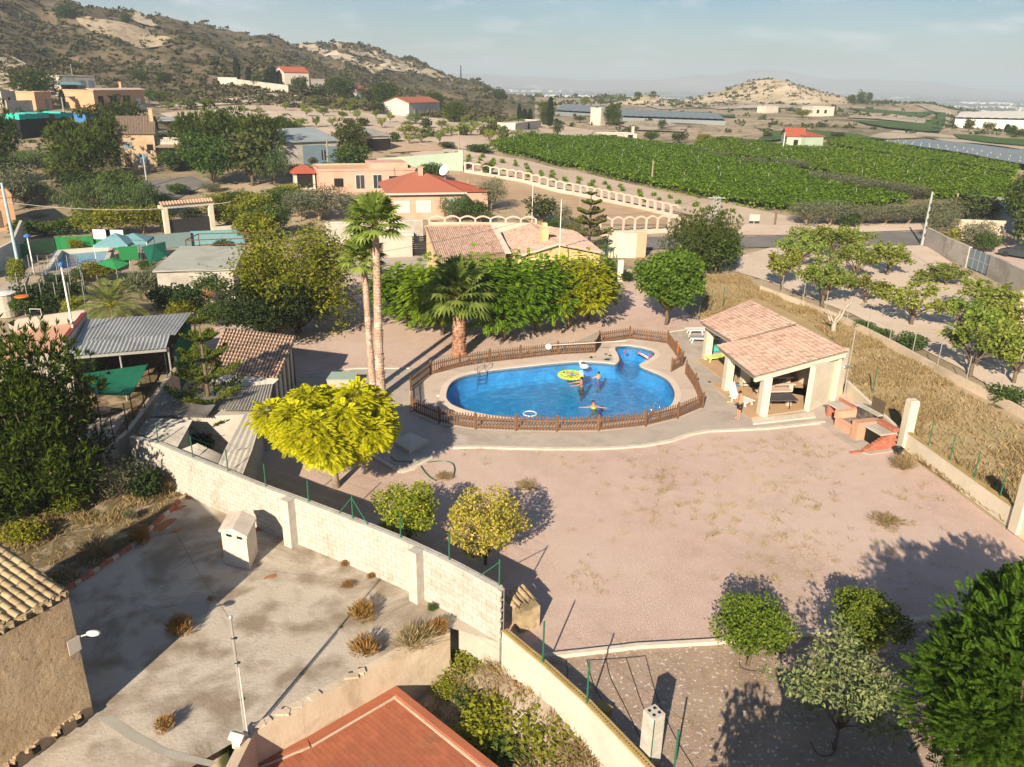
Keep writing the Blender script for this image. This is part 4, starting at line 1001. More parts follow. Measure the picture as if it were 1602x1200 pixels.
# ------------------------------------------------------------------ pool house
def tile_roof(parent,a,b,c,d,nu,nv,m,name='roof_tiles',th=.07,r=None):
    """barrel tiles: a-b eave, d-c ridge; courses run from eave to ridge"""
    a,b,c,d = [Vector(p) for p in (a,b,c,d)]; mb = MB(); nrm = (b-a).cross(d-a).normalized()
    if nrm.z < 0: nrm = -nrm
    rnd = random.Random(nu*31+nv); rad = r or (b-a).length/nu*.36
    for i in range(nu):
        for j in range(nv):
            u = (i+.5+.05*(rnd.random()-.5))/nu
            p0 = a.lerp(b,u); p1 = d.lerp(c,u); q0 = p0.lerp(p1,(j-.06)/nv); q1 = p0.lerp(p1,(j+1)/nv); ac = (b-a).normalized()
            lift = .035+.025*rnd.random(); vs = []
            for q,k,e in ((q0,1.08,lift),(q1,.9,.0)):
                for w in range(4):
                    ph = math.pi*w/3; vs.append(q+ac*rad*k*math.cos(ph)+nrm*(rad*k*math.sin(ph)*.85+e))
            mb.add(vs,[(w,w+1,w+5,w+4) for w in range(3)]+[(0,3,2,1)])
    o = mb.build(name,m,parent,kind='stuff')
    MB().slab(a-nrm*.004,b-nrm*.004,c-nrm*.004,d-nrm*.004,th).build('roof_slab',M['tilebrown'],parent)
    return o
e0,e1 = W(1121,541,2.5),W(1181,589,2.5)          # eave of the front part
h1 = W(1327,549,3.2); h0 = W(1247,507,3.2)
t = T('pool_house','open pale rendered pool house with two pink barrel tile roofs','pool house',W(1200,640,0))
e1 = Vector((e1.x,e1.y,2.5))
tile_roof(t,e0,e1,h1,h0,26,18,M['tile'])
r0,r1 = W(1095,503,2.7),W(1145,534,2.7); g0 = W(1174,470,3.35); g1 = W(1246,506,3.42)
tile_roof(t,r0,r1,g1,g0,22,16,M['tile'],'roof_tiles')
# fascia beams
def beam(mb,a,b,dz0,dz1,w):
    a,b = Vector(a),Vector(b); d = (b-a); n_ = Vector((-d.y,d.x,0)).normalized()*w/2
    mb.hexa([a-n_+Vector((0,0,dz0)),b-n_+Vector((0,0,dz0)),b+n_+Vector((0,0,dz0)),a+n_+Vector((0,0,dz0))],[a-n_+Vector((0,0,dz1)),b-n_+Vector((0,0,dz1)),b+n_+Vector((0,0,dz1)),a+n_+Vector((0,0,dz1))])
inw = (h1-e1); inw.z = 0; inw.normalize(); 
bm_ = MB(); e_in = (e0-e1).normalized()
beam(bm_,e1+inw*.1+e_in*.12,h1-inw*.1+e_in*.12,-.36,-.08,.18)
bm_.build('gable_beam',M['cream'],t)
bm_ = MB(); beam(bm_,e1+inw*.28,e0+inw*.28,-.30,-.03,.18); bm_.build('eave_beam',M['cream'],t)
bm_ = MB(); beam(bm_,r1+inw*.28,r0+inw*.28,-.30,-.05,.18); bm_.build('eave_beam',M['cream'],t)
for (px,py),zt_ in (((1101,562),2.5),((1132,611),2.28),((1160,604),2.55),((1187,650),2.28)):
    p = W(px,py,.1); c = Vector((p.x+.22,p.y+.2,0)); MB().obox((c.x,c.y,zt_/2+.02),(.46,.46,zt_-.02),math.atan2((e1-e0).y,(e1-e0).x)).build('column',M['cream'],t)
# right-hand wall facing the camera, back wall
wa,wb = W(1261,644,0),W(1313,616,0)
hb_z = 2.85
MB().wall(wa,wb,0,[2.72,2.86],.3).build('wall',M['cream'],t)
hd = Vector((h0.x-h1.x,h0.y-h1.y,0)).normalized()
b0 = Vector((h1.x,h1.y,0))-inw*.25+hd*.25; b1 = Vector((g0.x,g0.y,0))-inw*.25-hd*.3
MB().wall(b0,b1,0,[2.98,3.1],.22).build('wall',M['cream'],t)
b2 = Vector((r0.x,r0.y,0))+inw*1.9-hd*.4
MB().wall(b1,b2,0,2.75,.22).build('wall',M['cream'],t)
fl = [e1+inw*.1,Vector(wa)+Vector((.1,.1,0)),Vector(wb)+Vector((-.1,.2,0)),b0,b1,r0+inw*.1,r1,e0]
MB().prism([(p.x,p.y) for p in fl],.0,.10).build('floor',M['floor'],t)
stp = ZP([(1176,655),(1273,645),(1276,652),(1178,663)],.1); MB().prism([(p.x,p.y) for p in stp],0,.11).build('step',M['kerb'],t)
# lamp on the wall end, vertical pipe
p = W(1313,600,0); zl = topz(1318,571,wb); MB().ball((wb.x-.05,wb.y-.28,zl),(.26,.16,.11),10,6).build('lamp',M['chrome'],t,smooth=True)
MB().tube([(wb.x-.5,wb.y-.25,zl+.02),(wb.x-.2,wb.y-.25,zl)],.02,6).build('lamp_arm',M['steel'],t)
MB().tube([(wb.x+.28,wb.y,0),(wb.x+.28,wb.y,3.9)],.03,8).build('pipe',M['steel'],t)

# furniture in and round the pool house
def picnic(label,px,py,rz):
    p = W(px,py,.1); t = T('picnic_table',label,'table',(p.x,p.y,.1),rz=0,group='picnic tables in the pool house'); m = M['palepink']; Rz = Matrix.Rotation(rz,3,'Z')
    def bx(nm,c,s): MB().obox(Vector((p.x,p.y,.1))+Rz @ Vector(c),s,rz).build(nm,m,t)
    bx('table_top',(0,0,.74),(1.7,.75,.06)); bx('bench',(0,-.62,.44),(1.7,.28,.06)); bx('bench',(0,.62,.44),(1.7,.28,.06))
    for s in (-1,1): bx('leg',(s*.6,0,.36),(.25,.5,.7)); bx('leg',(s*.6,-.62,.2),(.25,.2,.42)); bx('leg',(s*.6,.62,.2),(.25,.2,.42))
picnic('cream picnic table with benches at the back of the pool house',1214,606,.12)
picnic('cream picnic table with benches behind the dark ping pong table',1210,628,.12)
p = W(1215,635,.1); t = T('table_tennis_table','dark slate table on thin legs inside the pool house','table',(p.x,p.y,.1))
MB().obox((p.x,p.y,.72),(1.75,1.5,.05),.1).build('table_top',M['slate'],t)
for i in (-1,1):
    for j in (-1,1): MB().tube([(p.x+i*.55,p.y+j*.5,.1),(p.x+i*.55,p.y+j*.5,.7)],.025,6).build('leg',M['darksteel'],t)
def lounger(label,px,py,rz,m,back=R(50),cush=None,z=.04):
    p = W(px,py,z); t = T('sun_lounger',label,'sun lounger',(p.x,p.y,z),group='plastic loungers by the pool house'); Rz = Matrix.Rotation(rz,3,'Z'); O = Vector((p.x,p.y,z))
    sb = MB()
    for k in range(9): sb.obox(O+Rz @ Vector((-.55+.135*k,0,.33)),(.115,.58,.03),rz)
    for s in (-1,1): sb.obox(O+Rz @ Vector((0,s*.31,.33)),(1.3,.05,.06),rz)
    sb.build('seat',m,t)
    bk = MB(); A = O+Rz @ Vector((.6,0,.34)); d = Rz @ Vector((math.cos(back),0,math.sin(back))); s_ = Rz @ Vector((0,.3,0))
    bk.hexa([A-s_,A+s_,A+s_+d*.75,A-s_+d*.75],[q+(Rz @ Vector((-math.sin(back),0,math.cos(back))))*.04 for q in (A-s_,A+s_,A+s_+d*.75,A-s_+d*.75)]); bk.build('backrest',m,t)
    if cush:
        q = MB(); q.obox(O+Rz @ Vector((-.05,0,.37)),(1.1,.5,.05),rz); q.build('cushion',cush,t)
    for i in (-1,1):
        for s in (-1,1): MB().hexa([O+Rz @ Vector((i*.5+a,s*.28+b,0)) for a,b in ((-.04,-.03),(.04,-.03),(.04,.03),(-.04,.03))],[O+Rz @ Vector((i*.42+a,s*.28+b,.33)) for a,b in ((-.06,-.03),(.06,-.03),(.06,.03),(-.06,.03))]).build('leg',m,t)
lounger('white plastic lounger with folded back at the far end by the path',1087,522,.1,M['plastic'],R(15))
lounger('white lounger behind the first pool house column',1092,535,.0,M['plastic'],R(20),M['steel'])
lounger('white lounger with ochre cushion under the rear roof',1124,533,1.0,M['plastic'],R(55),M['ochrecush'])
lounger('pale lime lounger between the first two pool house columns',1117,565,.3,M['lime'],R(25))
lounger('white plastic lounger with raised back behind the standing boy',1160,632,2.2,M['plastic'],R(65))
def chair(label,px,py,rz,m):
    p = W(px,py,.1); t = T('plastic_chair',label,'chair',(p.x,p.y,.1)); Rz = Matrix.Rotation(rz,3,'Z'); O = Vector((p.x,p.y,.1))
    MB().obox(O+Rz @ Vector((0,0,.42)),(.46,.44,.04),rz).build('seat',m,t)
    MB().hexa([O+Rz @ Vector(v) for v in ((-.22,.2,.42),(.22,.2,.42),(.22,.24,.42),(-.22,.24,.42))],[O+Rz @ Vector(v) for v in ((-.2,.3,.86),(.2,.3,.86),(.2,.33,.86),(-.2,.33,.86))]).build('backrest',m,t)
    for i in (-1,1):
        MB().obox(O+Rz @ Vector((i*.24,0,.62)),(.05,.42,.03),rz).build('armrest',m,t)
        for j in (-1,1): MB().tube([O+Rz @ Vector((i*.24,j*.2,0)),O+Rz @ Vector((i*.2,j*.18,.42))],.025,6).build('leg',m,t)
chair('dark green plastic chair in the shade between columns',1149,590,2.6,plain('chair_green',(.02,.09,.05),.5))
chair('green plastic chair at the back of the front room',1226,595,1.2,M['green'])
p = W(1143,603,.1); t = T('towel_pile','crumpled blue towel on the pool house floor','towel',(p.x,p.y,.1)); rnd = random.Random(5)
for k in range(4): MB().ball((p.x+.2*k-.3,p.y-.1*k+.1,.16),(.2,.16,.08),7,5).build('fold',M['blue'] if k % 2 else M['tealcloth'],t)
p = W(1122,548,.1); MB().obox((p.x,p.y,.3),(.8,.6,.35),.2).build('storage_box',M['turq'],label='turquoise storage box under the rear roof',cat='box')
p = W(1170,604,.1); t = T('crate_shelf','dark low shelf with shoes behind the pool house column','shelf',(p.x,p.y,.1))
MB().obox((p.x,p.y,.3),(.7,.3,.03)).build('board',M['bark'],t); MB().obox((p.x,p.y,.12),(.7,.3,.03)).build('board',M['bark'],t)
for s in (-1,1): MB().obox((p.x+s*.33,p.y,.2),(.03,.3,.38)).build('side',M['bark'],t)
p = W(1221,590,.1); t = T('gas_grill','black grill cabinet in the dark corner of the pool house','grill',(p.x,p.y,.1))
MB().obox((p.x,p.y,.5),(.8,.5,.75)).build('cabinet',M['black'],t); MB().ball((p.x,p.y,.9),(.4,.25,.25),10,6).build('lid',M['black'],t)

# ------------------------------------------------------------------ barbecue at the right wall
A_,B_ = W(1302,668,0),W(1338,690,0)       # foot of the brick front
t = T('brick_barbecue','brick barbecue hearth with grey counters and sooty grate recess','barbecue',(A_+B_)/2)
u = Vector((B_.x-A_.x,B_.y-A_.y,0)).normalized(); v = Vector((-u.y,u.x,0));  v = v if v.x > 0 else -v; rz = math.atan2(u.y,u.x)
def O(a,b,z=0): return A_+u*a+v*b+Vector((0,0,z))
LB = (B_-A_).length
def hx(a0,b0,z0,a1,b1,z1): return MB().hexa([O(a0,b0,z0),O(a1,b0,z0),O(a1,b1,z0),O(a0,b1,z0)],[O(a0,b0,z1),O(a1,b0,z1),O(a1,b1,z1),O(a0,b1,z1)])
hx(0,.1,0,LB,1.3,.55).build('hearth_base',M['brickpale'],t)
hx(-.02,.02,.55,.3,1.3,1.0).build('cheek_wall',M['brickpale'],t); hx(LB-.45,.0,0,LB+.02,1.3,1.0).build('cheek_wall',M['brickpale'],t)
hx(.3,1.15,.55,LB-.45,1.32,1.25).build('fire_back',M['soot'],t); hx(.3,.15,.55,LB-.45,1.15,.60).build('ash_bed',M['ash'],t)
hx(.3,.02,.55,LB-.45,.14,.68).build('front_lip',M['brickpale'],t)
hx(-.05,1.1,1.25,LB,1.45,1.32).build('mantel_slab',M['grey_render'],t)
hx(-1.4,.5,.78,-.05,1.4,.86).build('counter_slab',M['grey_render'],t); hx(-1.35,.6,0,-1.2,1.3,.78).build('counter_leg',M['brick'],t); hx(-.3,.6,0,-.15,1.3,.78).build('counter_leg',M['brick'],t)
hx(LB+.04,.35,.80,LB+1.25,1.35,.88).build('counter_slab',M['grey_render'],t)
hx(-1.4,1.32,.86,.0,1.42,1.02).build('brick_edging',M['brick'],t); hx(LB,1.1,.9,LB+1.25,1.42,1.1).build('brick_edging',M['brick'],t)
hx(.9,1.45,1.0,LB+.0,1.47,2.0).build('smoke_plate',plain('rusty_plate',(.10,.075,.05),.6),t)
# stepped brick end, brick by brick
bmh = box_mesh('brick',.235,.20,.082,M['brick']); n = 0
for r_ in range(9):
    s0 = -.35+.16*max(0,r_-1) if r_ else -1.15; z = .045+.09*r_
    s = s0
    while s < 1.3:
        put('brick',bmh,O(LB+1.2,s,z),math.atan2(v.y,v.x),t); s += .245
hx(LB+.1,.45,0,LB+1.1,1.35,.80).build('counter_core',M['dark'],t)
p = W(1404,710,0); t = T('plant_pot','black plastic pot at the foot of the cream wall','pot',(p.x,p.y,0)); MB().lathe((p.x,p.y,0),[(.16,0),(.22,.3),(.25,.3),(.25,.34),(.2,.34),(.18,.25)],14).build('pot',M['black'],t)
pl_ = ZP([(1282,664),(1310,650),(1400,706),(1360,712),(1340,706)],0); MB().prism([(p.x,p.y) for p in pl_],0.0,.05).build('barbecue_slab',M['deck'],kind='structure')

# ------------------------------------------------------------------ cream wall with pillars on the right, green posts
P0,P1,P2 = W(1413,700,0),W(1590,832,0),Vector((24.5,9.5,0))
zt0 = topz(1415,627,P0); t = T('cream_wall','cream rendered low wall with ochre top and tall square pillars','wall',V2(P0.lerp(P1,.5)))
MB().wall(P0,P1,-.2,.92,.2).build('wall_body',M['cream'],t); MB().wall(P1,P2,-.2,.92,.2).build('wall_body',M['cream'],t)
MB().wall(P0,P1,.922,.96,.24).build('cap',M['ochre'],t); MB().wall(P1,P2,.922,.96,.24).build('cap',M['ochre'],t)
P9 = W(1322,612,0); MB().wall(P9,P0,-.2,.7,.2).build('wall_body',M['cream'],t)
rzw = math.atan2((P1-P0).y,(P1-P0).x)
for p in (P0,P1):
    MB().obox((p.x,p.y,zt0/2),(.46,.46,zt0),rzw).build('pillar',M['cream'],t); MB().obox((p.x,p.y,zt0+.03),(.42,.42,.06),rzw).build('pillar_cap',M['cream'],t)
t = T('wire_fence','green posts and wires on the cream wall beside the dry grass','fence',(P0.x,P0.y,.9)); tp = []
for q in (.02,.22,.42,.63,.84): tp.append(P0.lerp(P1,q))
for q in (.1,.3,.5,.8): tp.append(P1.lerp(P2,q))
for p in tp: MB().tube([(p.x,p.y,.9),(p.x,p.y,2.25)],.026,8).build('post',M['green'],t)
wr = MB()
for a,b in zip(tp[:-1],tp[1:]):
    for z in (1.0,1.6,2.2): wr.tube([(a.x,a.y,z),(b.x,b.y,z)],.003,3,False)
wr.build('wire',M['green'],t)
t = T('wire_fence','thin green post fence between gravel yard and dry grass behind the pool house','fence',W(1180,470,0)); tp = [W(*q,0) for q in ((1093,500),(1111,488),(1130,482))]+[W(1090,468,0)]
for p in tp: MB().tube([(p.x,p.y,0),(p.x,p.y,1.8)],.03,8).build('post',M['green'],t)
p = W(1365,615,0); MB().tube([(p.x,p.y,0),(p.x,p.y,1.7)],.035,8).build('post',M['green'],t)
# far edge of the dry plot: pale low wall with wire posts
lw = [W(*q,.0) for q in ((1190,455),(1250,477),(1310,500),(1400,546),(1480,590),(1560,630),(1640,675))]
t = T('plot_wall','low stained concrete wall between dry grass and orchard','wall',V2(lw[3])); mb = MB()
for a,b in zip(lw[:-1],lw[1:]): mb.wall(a,b,-.2,.45,.25)
mb.build('wall_body',M['parapet'],t)
Lw,aw = arc_points(lw); wr = MB(); pp = None
for k in range(12):
    q,d = aw(k*Lw/11.5); MB().tube([(q.x,q.y,.4),(q.x,q.y,2.0)],.03,6).build('post',M['steel'],t)
    if pp: 
        for z in (.9,1.4,1.95): wr.tube([(pp.x,pp.y,z),(q.x,q.y,z)],.004,3,False)
    pp = q
wr.build('wire',M['steel'],t)
# kerb across the foreground bed, hoses
kq = ZP([(840,1031),(907,1024),(1000,1013),(1110,1007),(1230,997),(1300,990),(1420,974),(1560,955)]); mb = MB()
for a,b in zip(kq[:-1],kq[1:]): mb.wall(a,b,-.05,.13,.16)
mb.build('bed_kerb',M['kerb'],kind='structure')
def hose(label,pts,r=.012,z=.02,m='rope',cat='hose',group=None):
    P = ZP(pts,z); Q = []
    for i in range(len(P)-1):
        p0 = P[max(i-1,0)]; p1 = P[i]; p2 = P[i+1]; p3 = P[min(i+2,len(P)-1)]
        for j in range(5):
            s = j/5; Q.append(.5*((2*p1)+(p2-p0)*s+(2*p0-5*p1+4*p2-p3)*s*s+(3*p1-p0-3*p2+p3)*s**3))
    Q.append(P[-1]); MB().tube(Q,r,5).build('irrigation_hose',M[m],label=label,cat=cat,group=group)
for l,pts in (('black irrigation line nearest the low wall, left of the others',[(886,1032),(888,1050),(887,1062)]),('black irrigation line running from the kerb past the ochre block',[(918,1032),(928,1070),(945,1100),(952,1108)]),('long black irrigation line in the middle of the bed',[(948,1030),(955,1060),(975,1100),(1000,1150),(1015,1170)]),('black irrigation line ending behind the square pillar',[(980,1030),(990,1060),(1003,1098),(1015,1130)]),('rightmost black irrigation line of the bed',[(1010,1026),(1020,1065),(1035,1110),(1060,1160),(1085,1200)]),('black pipe along the kerb feeding the irrigation lines',[(918,1033),(950,1031),(980,1029),(1010,1026)]),('black hose end near the round leafy tree at the bottom',[(1385,1108),(1400,1112),(1420,1126)])):
    hose(l,pts,group='irrigation lines in the bed')
hose('black hose ring round the citrus trunk',[(1157,1030),(1158,1042),(1172,1049),(1195,1050)])
hose('black hose ring round the pale leafed tree trunk',[(1268,1160),(1280,1180),(1298,1182),(1306,1172),(1300,1160)])
hose('green garden hose looping on the gravel by the yellow tree',[(612,714),(620,721),(648,722),(668,723),(690,721),(706,724),(711,734),(708,748)],.025,.05,'green')
hose('green garden hose running down from the concrete slab',[(655,722),(662,735),(672,746),(682,752)],.025,.05,'green')
p = W(943,1112,0); MB().obox((p.x,p.y,.1),(.5,.3,.2),-.75).build('loose_block',M['ochre'],label='single ochre block lying in the bed beside the low wall',cat='block')
# white lid of a cistern, green lid by the palms
c = [W(*q,.1) for q in ((615,694),(640,679),(671,692),(641,708))]; t = T('cistern_lid','pale square cistern cover with a raised middle on the paving','cover',sum(c,Vector())/4); cc = sum(c,Vector())/4
MB().prism([(p.x,p.y) for p in c],.03,.22).build('slab',M['white'],t)
pk = [cc+(p-cc)*.95 for p in c]; MB().add([(p.x,p.y,.22) for p in pk]+[(cc.x,cc.y,.36)],[(0,1,4),(1,2,4),(2,3,4),(3,0,4)]).build('lid',M['white'],t)
c = [W(*q,.1) for q in ((512,606),(520,594),(560,594),(555,606))]; t = T('tank_cover','low greenish tank cover near the base of the tall palms','cover',W(535,600,0)); MB().prism([(p.x,p.y) for p in c],.03,.55).build('cover_side',M['deck'],t); MB().prism([(p.x,p.y) for p in offset(c,.05)],.55,.6).build('cover_top',plain('pale_green_lid',(.32,.42,.36),.6),t)
# ------------------------------------------------------------------ sheds and neighbours on the left
def corr(parent,a,b,c,d,m,pitch=.15,amp=.035,name='sheet',flip=False):
    """corrugated sheet, ridges running a->d (or a->b when flipped)"""
    if flip: a,b,c,d = a,d,c,b
    a,b,c,d = [Vector(p) for p in (a,b,c,d)]; n = max(4,int(max((b-a).length,(c-d).length)/pitch*4)); vs = []; fs = []
    for i in range(n+1):
        u = i/n; z = Vector((0,0,amp*math.sin(2*math.pi*i/4))); p,q = a.lerp(b,u)+z,d.lerp(c,u)+z
        th = Vector((0,0,.012)); vs += [p,q,p-th,q-th]
        if i: k = 4*i; fs += [(k-4,k,k+1,k-3),(k-2,k-1,k+3,k+2),(k-4,k-2,k+2,k),(k-3,k+1,k+3,k-1)]
    return MB().add(vs,fs).build(name,m,parent,smooth=False)
q = lambda px,py,z: W(px,py,z)
# tile-roofed shed
r = [q(351,513,2.95),q(463,526,2.95),q(435,592,2.5),q(322,582,2.5)]
t = T('tile_roof_shed','shed with pale tile roof and plank side beside the yellow tree','shed',V2((r[0]+r[2])/2))
tile_roof(t,r[3],r[2],r[1],r[0],22,12,M['tilepale'])
ins = offset([(p.x,p.y) for p in r],-.25)
MB().prism(ins,-.1,[2.75,2.75,2.3,2.3]).build('wall',M['grey_render'],t)
a,b = V2(r[2]),V2(r[1]); d = (b-a).normalized(); n_ = Vector((d.y,-d.x,0)); L_ = (b-a).length
for k in range(10):
    p = a+d*(L_*(k+.5)/10)+n_*(-.2); MB().obox((p.x,p.y,1.15),(.26,.05,2.3),math.atan2(d.y,d.x)).build('side_plank',M['bark'] if k % 2 else M['whitewood'],t)
t = T('lean_to','low lean-to sheds roofed with stained corrugated sheets round the araucaria','shed',W(330,660,0))
MB().prism([(p.x,p.y) for p in offset(ZP([(255,606),(427,600),(418,641),(233,650)],2.2),-.2)],-.1,1.95).build('wall',M['grey_render'],t)
MB().prism([(p.x,p.y) for p in offset(ZP([(230,655),(300,658),(276,700),(217,678)],2.0),-.2)],-.1,1.7).build('wall',M['grey_render'],t)
MB().prism([(p.x,p.y) for p in offset(ZP([(413,643),(382,649),(345,708),(378,740),(396,699)],2.0),-.15)],-.1,1.7).build('wall',M['grey_render'],t)
corr(t,q(366,604,2.4),q(428,600,2.4),q(419,642,2.2),q(341,641,2.2),M['corr'],name='corrugated_sheet')
corr(t,q(322,583,2.55),q(436,593,2.55),q(428,600,2.42),q(362,606,2.42),M['white'],pitch=.5,amp=.01,name='flat_sheet')
corr(t,q(256,606,2.4),q(345,622,2.4),q(323,652,2.15),q(234,650,2.15),M['corr'],name='corrugated_sheet')
corr(t,q(230,654,2.15),q(301,657,2.15),q(276,703,1.95),q(216,677,1.95),M['corr'],pitch=.12,amp=.02,name='corrugated_sheet',flip=True)
corr(t,q(309,694,2.0),q(349,712,2.0),q(341,729,1.9),q(280,705,1.9),M['corrpale'],name='corrugated_sheet')
corr(t,q(382,648,2.25),q(413,642,2.25),q(396,699,2.1),q(350,706,2.1),M['corrpale'],pitch=.3,amp=.02,name='corrugated_sheet')
corr(t,q(350,707,2.08),q(396,700,2.08),q(379,744,1.95),q(341,728,1.95),M['corrpale'],pitch=.3,amp=.02,name='corrugated_sheet')
MB().obox(W(380,637,1.9),(1.6,.5,.35),.3).build('rubble_ledge',M['brickpale'],t)
# wall with net fence between the courtyard slope and the neighbour
pts = [W(160,727,1.0),W(201,680,1.3),W(250,607,1.5),W(275,575,1.5)]
t = T('boundary_wall','grey brown boundary wall in shade running beside the corrugated sheds','wall',V2(pts[1])); mb = MB()
for a,b in zip(pts[:-1],pts[1:]): mb.wall(a,b,-.3,1.5,.22)
mb.build('wall_body',M['parapet'],t)
for k in range(7):
    s = k/6*3-1e-6; s = max(s,0); i = int(s); p = pts[i].lerp(pts[i+1],s-i); MB().tube([(p.x,p.y,1.5),(p.x,p.y,2.9)],.028,6).build('post',M['darksteel'],t)
wr = MB()
for z in (1.9,2.4,2.85):
    for a,b in zip(pts[:-1],pts[1:]): wr.tube([(a.x,a.y,z),(b.x,b.y,z)],.004,3,False)
wr.build('wire',M['darksteel'],t)
pts2 = [W(100,731,0.8),W(160,727,.8)]
MB().wall(*pts2,-.4,.9,.22).build('end_wall',M['parapet'],label='short stub of pale wall under the big pine',cat='wall')
# neighbour's patio
flat('patio_slab',ZP([(60,690),(150,560),(262,560),(236,610),(160,720),(70,735)]),.03,M['weedsoil'])  # dark soil colour on this floor stands in for the deep patio shade
flat('patio_slab',ZP([(90,700),(150,655),(205,640),(180,680),(140,715),(95,722)]),.036,M['deck'])
r = [q(137,500,3.3),q(300,489,3.3),q(287,520,3.1),q(272,521,3.1),q(260,544,2.95),q(104,557,2.95)]
t = T('metal_awning','large grey corrugated metal awning over the dark patio','awning',W(200,590,0))
corr(t,r[0],r[1],r[4]+(r[1]-r[4])*.35+Vector((0,0,0)),r[5]+(r[0]-r[5])*.35,M['corrmetal'],pitch=.22,amp=.03)
A_,B_ = r[5]+(r[0]-r[5])*.36,r[4]+(r[0]-r[5])*.36; corr(t,A_,B_,r[4],r[5],M['corrmetal'],pitch=.22,amp=.03)
for p in (r[5],r[4],r[0],r[1],(r[4]+r[5])/2): MB().tube([(p.x,p.y+.2,0),(p.x,p.y+.2,p.z-.05)],.05,8).build('post',M['steel'],t)
bm_ = MB(); beam(bm_,r[5],r[4],-.2,-.06,.1); beam(bm_,r[0],r[1],-.2,-.06,.1); bm_.build('beam',M['steel'],t)
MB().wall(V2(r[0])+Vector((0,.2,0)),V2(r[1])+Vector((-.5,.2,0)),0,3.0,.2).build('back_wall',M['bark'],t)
MB().wall(V2(r[1])+Vector((-.2,0,0)),V2(r[4])+Vector((0,1,0)),0,2.7,.08).build('added_shade_screen',M['greennet'],t)  # net screen added to keep the space under the awning dark
# flat-roofed house
c = [q(15,512,3.3),q(133,495,3.3),q(99,541,3.3),q(-45,566,3.3)]
t = T('flat_roof_house','white house with flat terrace roof and dark red parapet edge','house',V2((c[0]+c[2])/2)); P_ = [(p.x,p.y) for p in c]
MB().prism(P_,-.1,3.0).build('wall',M['white'],t); MB().prism(offset(P_,-.15),3.0,3.05).build('roof_deck',M['brickpale'],t)
MB().wall(c[0],c[1],3.0,3.7,.2).build('parapet',M['white'],t); MB().wall(c[1],c[2],3.0,3.5,.22).build('parapet',M['white'],t); MB().wall(c[1],c[2],3.502,3.58,.26).build('parapet_coping',M['maroon'],t)
# shade net, clutter under it
c = [q(126,585,2.0),q(231,570,2.0),q(203,619,1.9),q(150,618,1.9)]
t = T('shade_net','sagging dark green shade net stretched over the patio','shade net',V2((c[0]+c[2])/2)); vs = []; fs = []
for i in range(9):
    for j in range(9):
        u,v_ = i/8,j/8; p = c[0].lerp(c[1],u).lerp(c[3].lerp(c[2],u),v_); vs.append((p.x,p.y,p.z-.5*math.sin(math.pi*u)*math.sin(math.pi*v_)*.6-.1*math.sin(math.pi*v_)))
for i in range(8):
    for j in range(8): k = i*9+j; fs.append((k,k+9,k+10,k+1))
MB().add(vs,fs).build('net',M['greennet'],t,smooth=True)
for p in c: MB().tube([(p.x,p.y,0),(p.x,p.y,p.z+.05)],.03,6).build('post',M['darksteel'],t)
p = W(176,622,.03); t = T('wooden_table','brown wooden table at the edge of the green net','table',(p.x,p.y,.03)); MB().obox((p.x,p.y,.72),(2.2,.8,.05),.1).build('table_top',M['brickpale'],t)
for i in (-1,1):
    for j in (-1,1): MB().tube([(p.x+i*.95,p.y+j*.3,.03),(p.x+i*.95,p.y+j*.3,.7)],.035,6).build('leg',M['bark'],t)
p = W(158,652,.03); t = T('fire_bowl','dark round bowl on the shaded patio floor','bowl',(p.x,p.y,.03)); MB().lathe((p.x,p.y,.03),[(.2,0),(.5,.2),(.62,.35),(.58,.35),(.4,.2)],14).build('bowl',M['black'],t)
p = W(136,682,.03); t = T('toy_pile','small heap of coloured plastic toys under the pine','toys',(p.x,p.y,.03)); rnd = random.Random(8)
for k in range(8): MB().ball((p.x+rnd.uniform(-.6,.6),p.y+rnd.uniform(-.4,.4),.15),rnd.uniform(.1,.25),7,5).build('toy',M[rnd.choice(['blue','red','turq','plastic','orange'])],t)
for px,py,l in ((95,606,'white plastic chair half hidden by the big pine, upper'),(92,615,'white plastic chair half hidden by the big pine, lower')): chair(l,px,py,1.0,M['plastic'])
# lamp masts
def mast(name,label,base,top,z0=None,r0=.05,r1=.03,m='steel',cat='lamp post',head=None):
    p = W(*base) if z0 is None else W(*base,z0); h = topz(*top,p); t = T(name,label,cat,(p.x,p.y,p.z if z0 is None else z0)); z0 = p.z
    MB().tube([(p.x,p.y,z0),(p.x,p.y,h)],[r0,r1],10).build('pole',M[m],t); return t,p,h
t,p,h = mast('lamp_post','white lamp mast rising from the flat roofed house parapet',(115,520),(92,418),3.3,.06,.05,'plastic')
MB().lathe((p.x,p.y,h),[(.05,0),(.12,.08),(.12,.2),(.03,.3)],10).build('lamp_head',M['blue'],t)
t,p,h = mast('lamp_post','white lamp post with blue top by the small neighbour pool',(54,428),(41,372),None,.07,.06,'plastic')
MB().lathe((p.x,p.y,h),[(.08,0),(.28,.1),(.28,.22),(.05,.35)],10).build('lamp_head',M['blue'],t)
t,p,h = mast('utility_pole','tall pale blue utility pole at the left edge',(30,420),(2,286),None,.16,.11,'bluepole','pole')
t,p,h = mast('utility_pole','brown wooden pole just right of the pale blue pole',(20,372),(11,292),None,.12,.09,'polewood','pole')
# white wall at far left, path
a,b,c_ = W(-30,440),W(25,408),W(38,372)
MB().wall(a,b,-.2,1.9,.25).wall(b,c_,-.2,1.9,.25).build('garden_wall',M['white'],label='white garden wall at the left edge behind the trellis',cat='wall')
drape('garden_path',GP([(-30,480),(0,452),(25,425),(45,430),(30,470),(-10,500)]),.04,M['deck'],2)
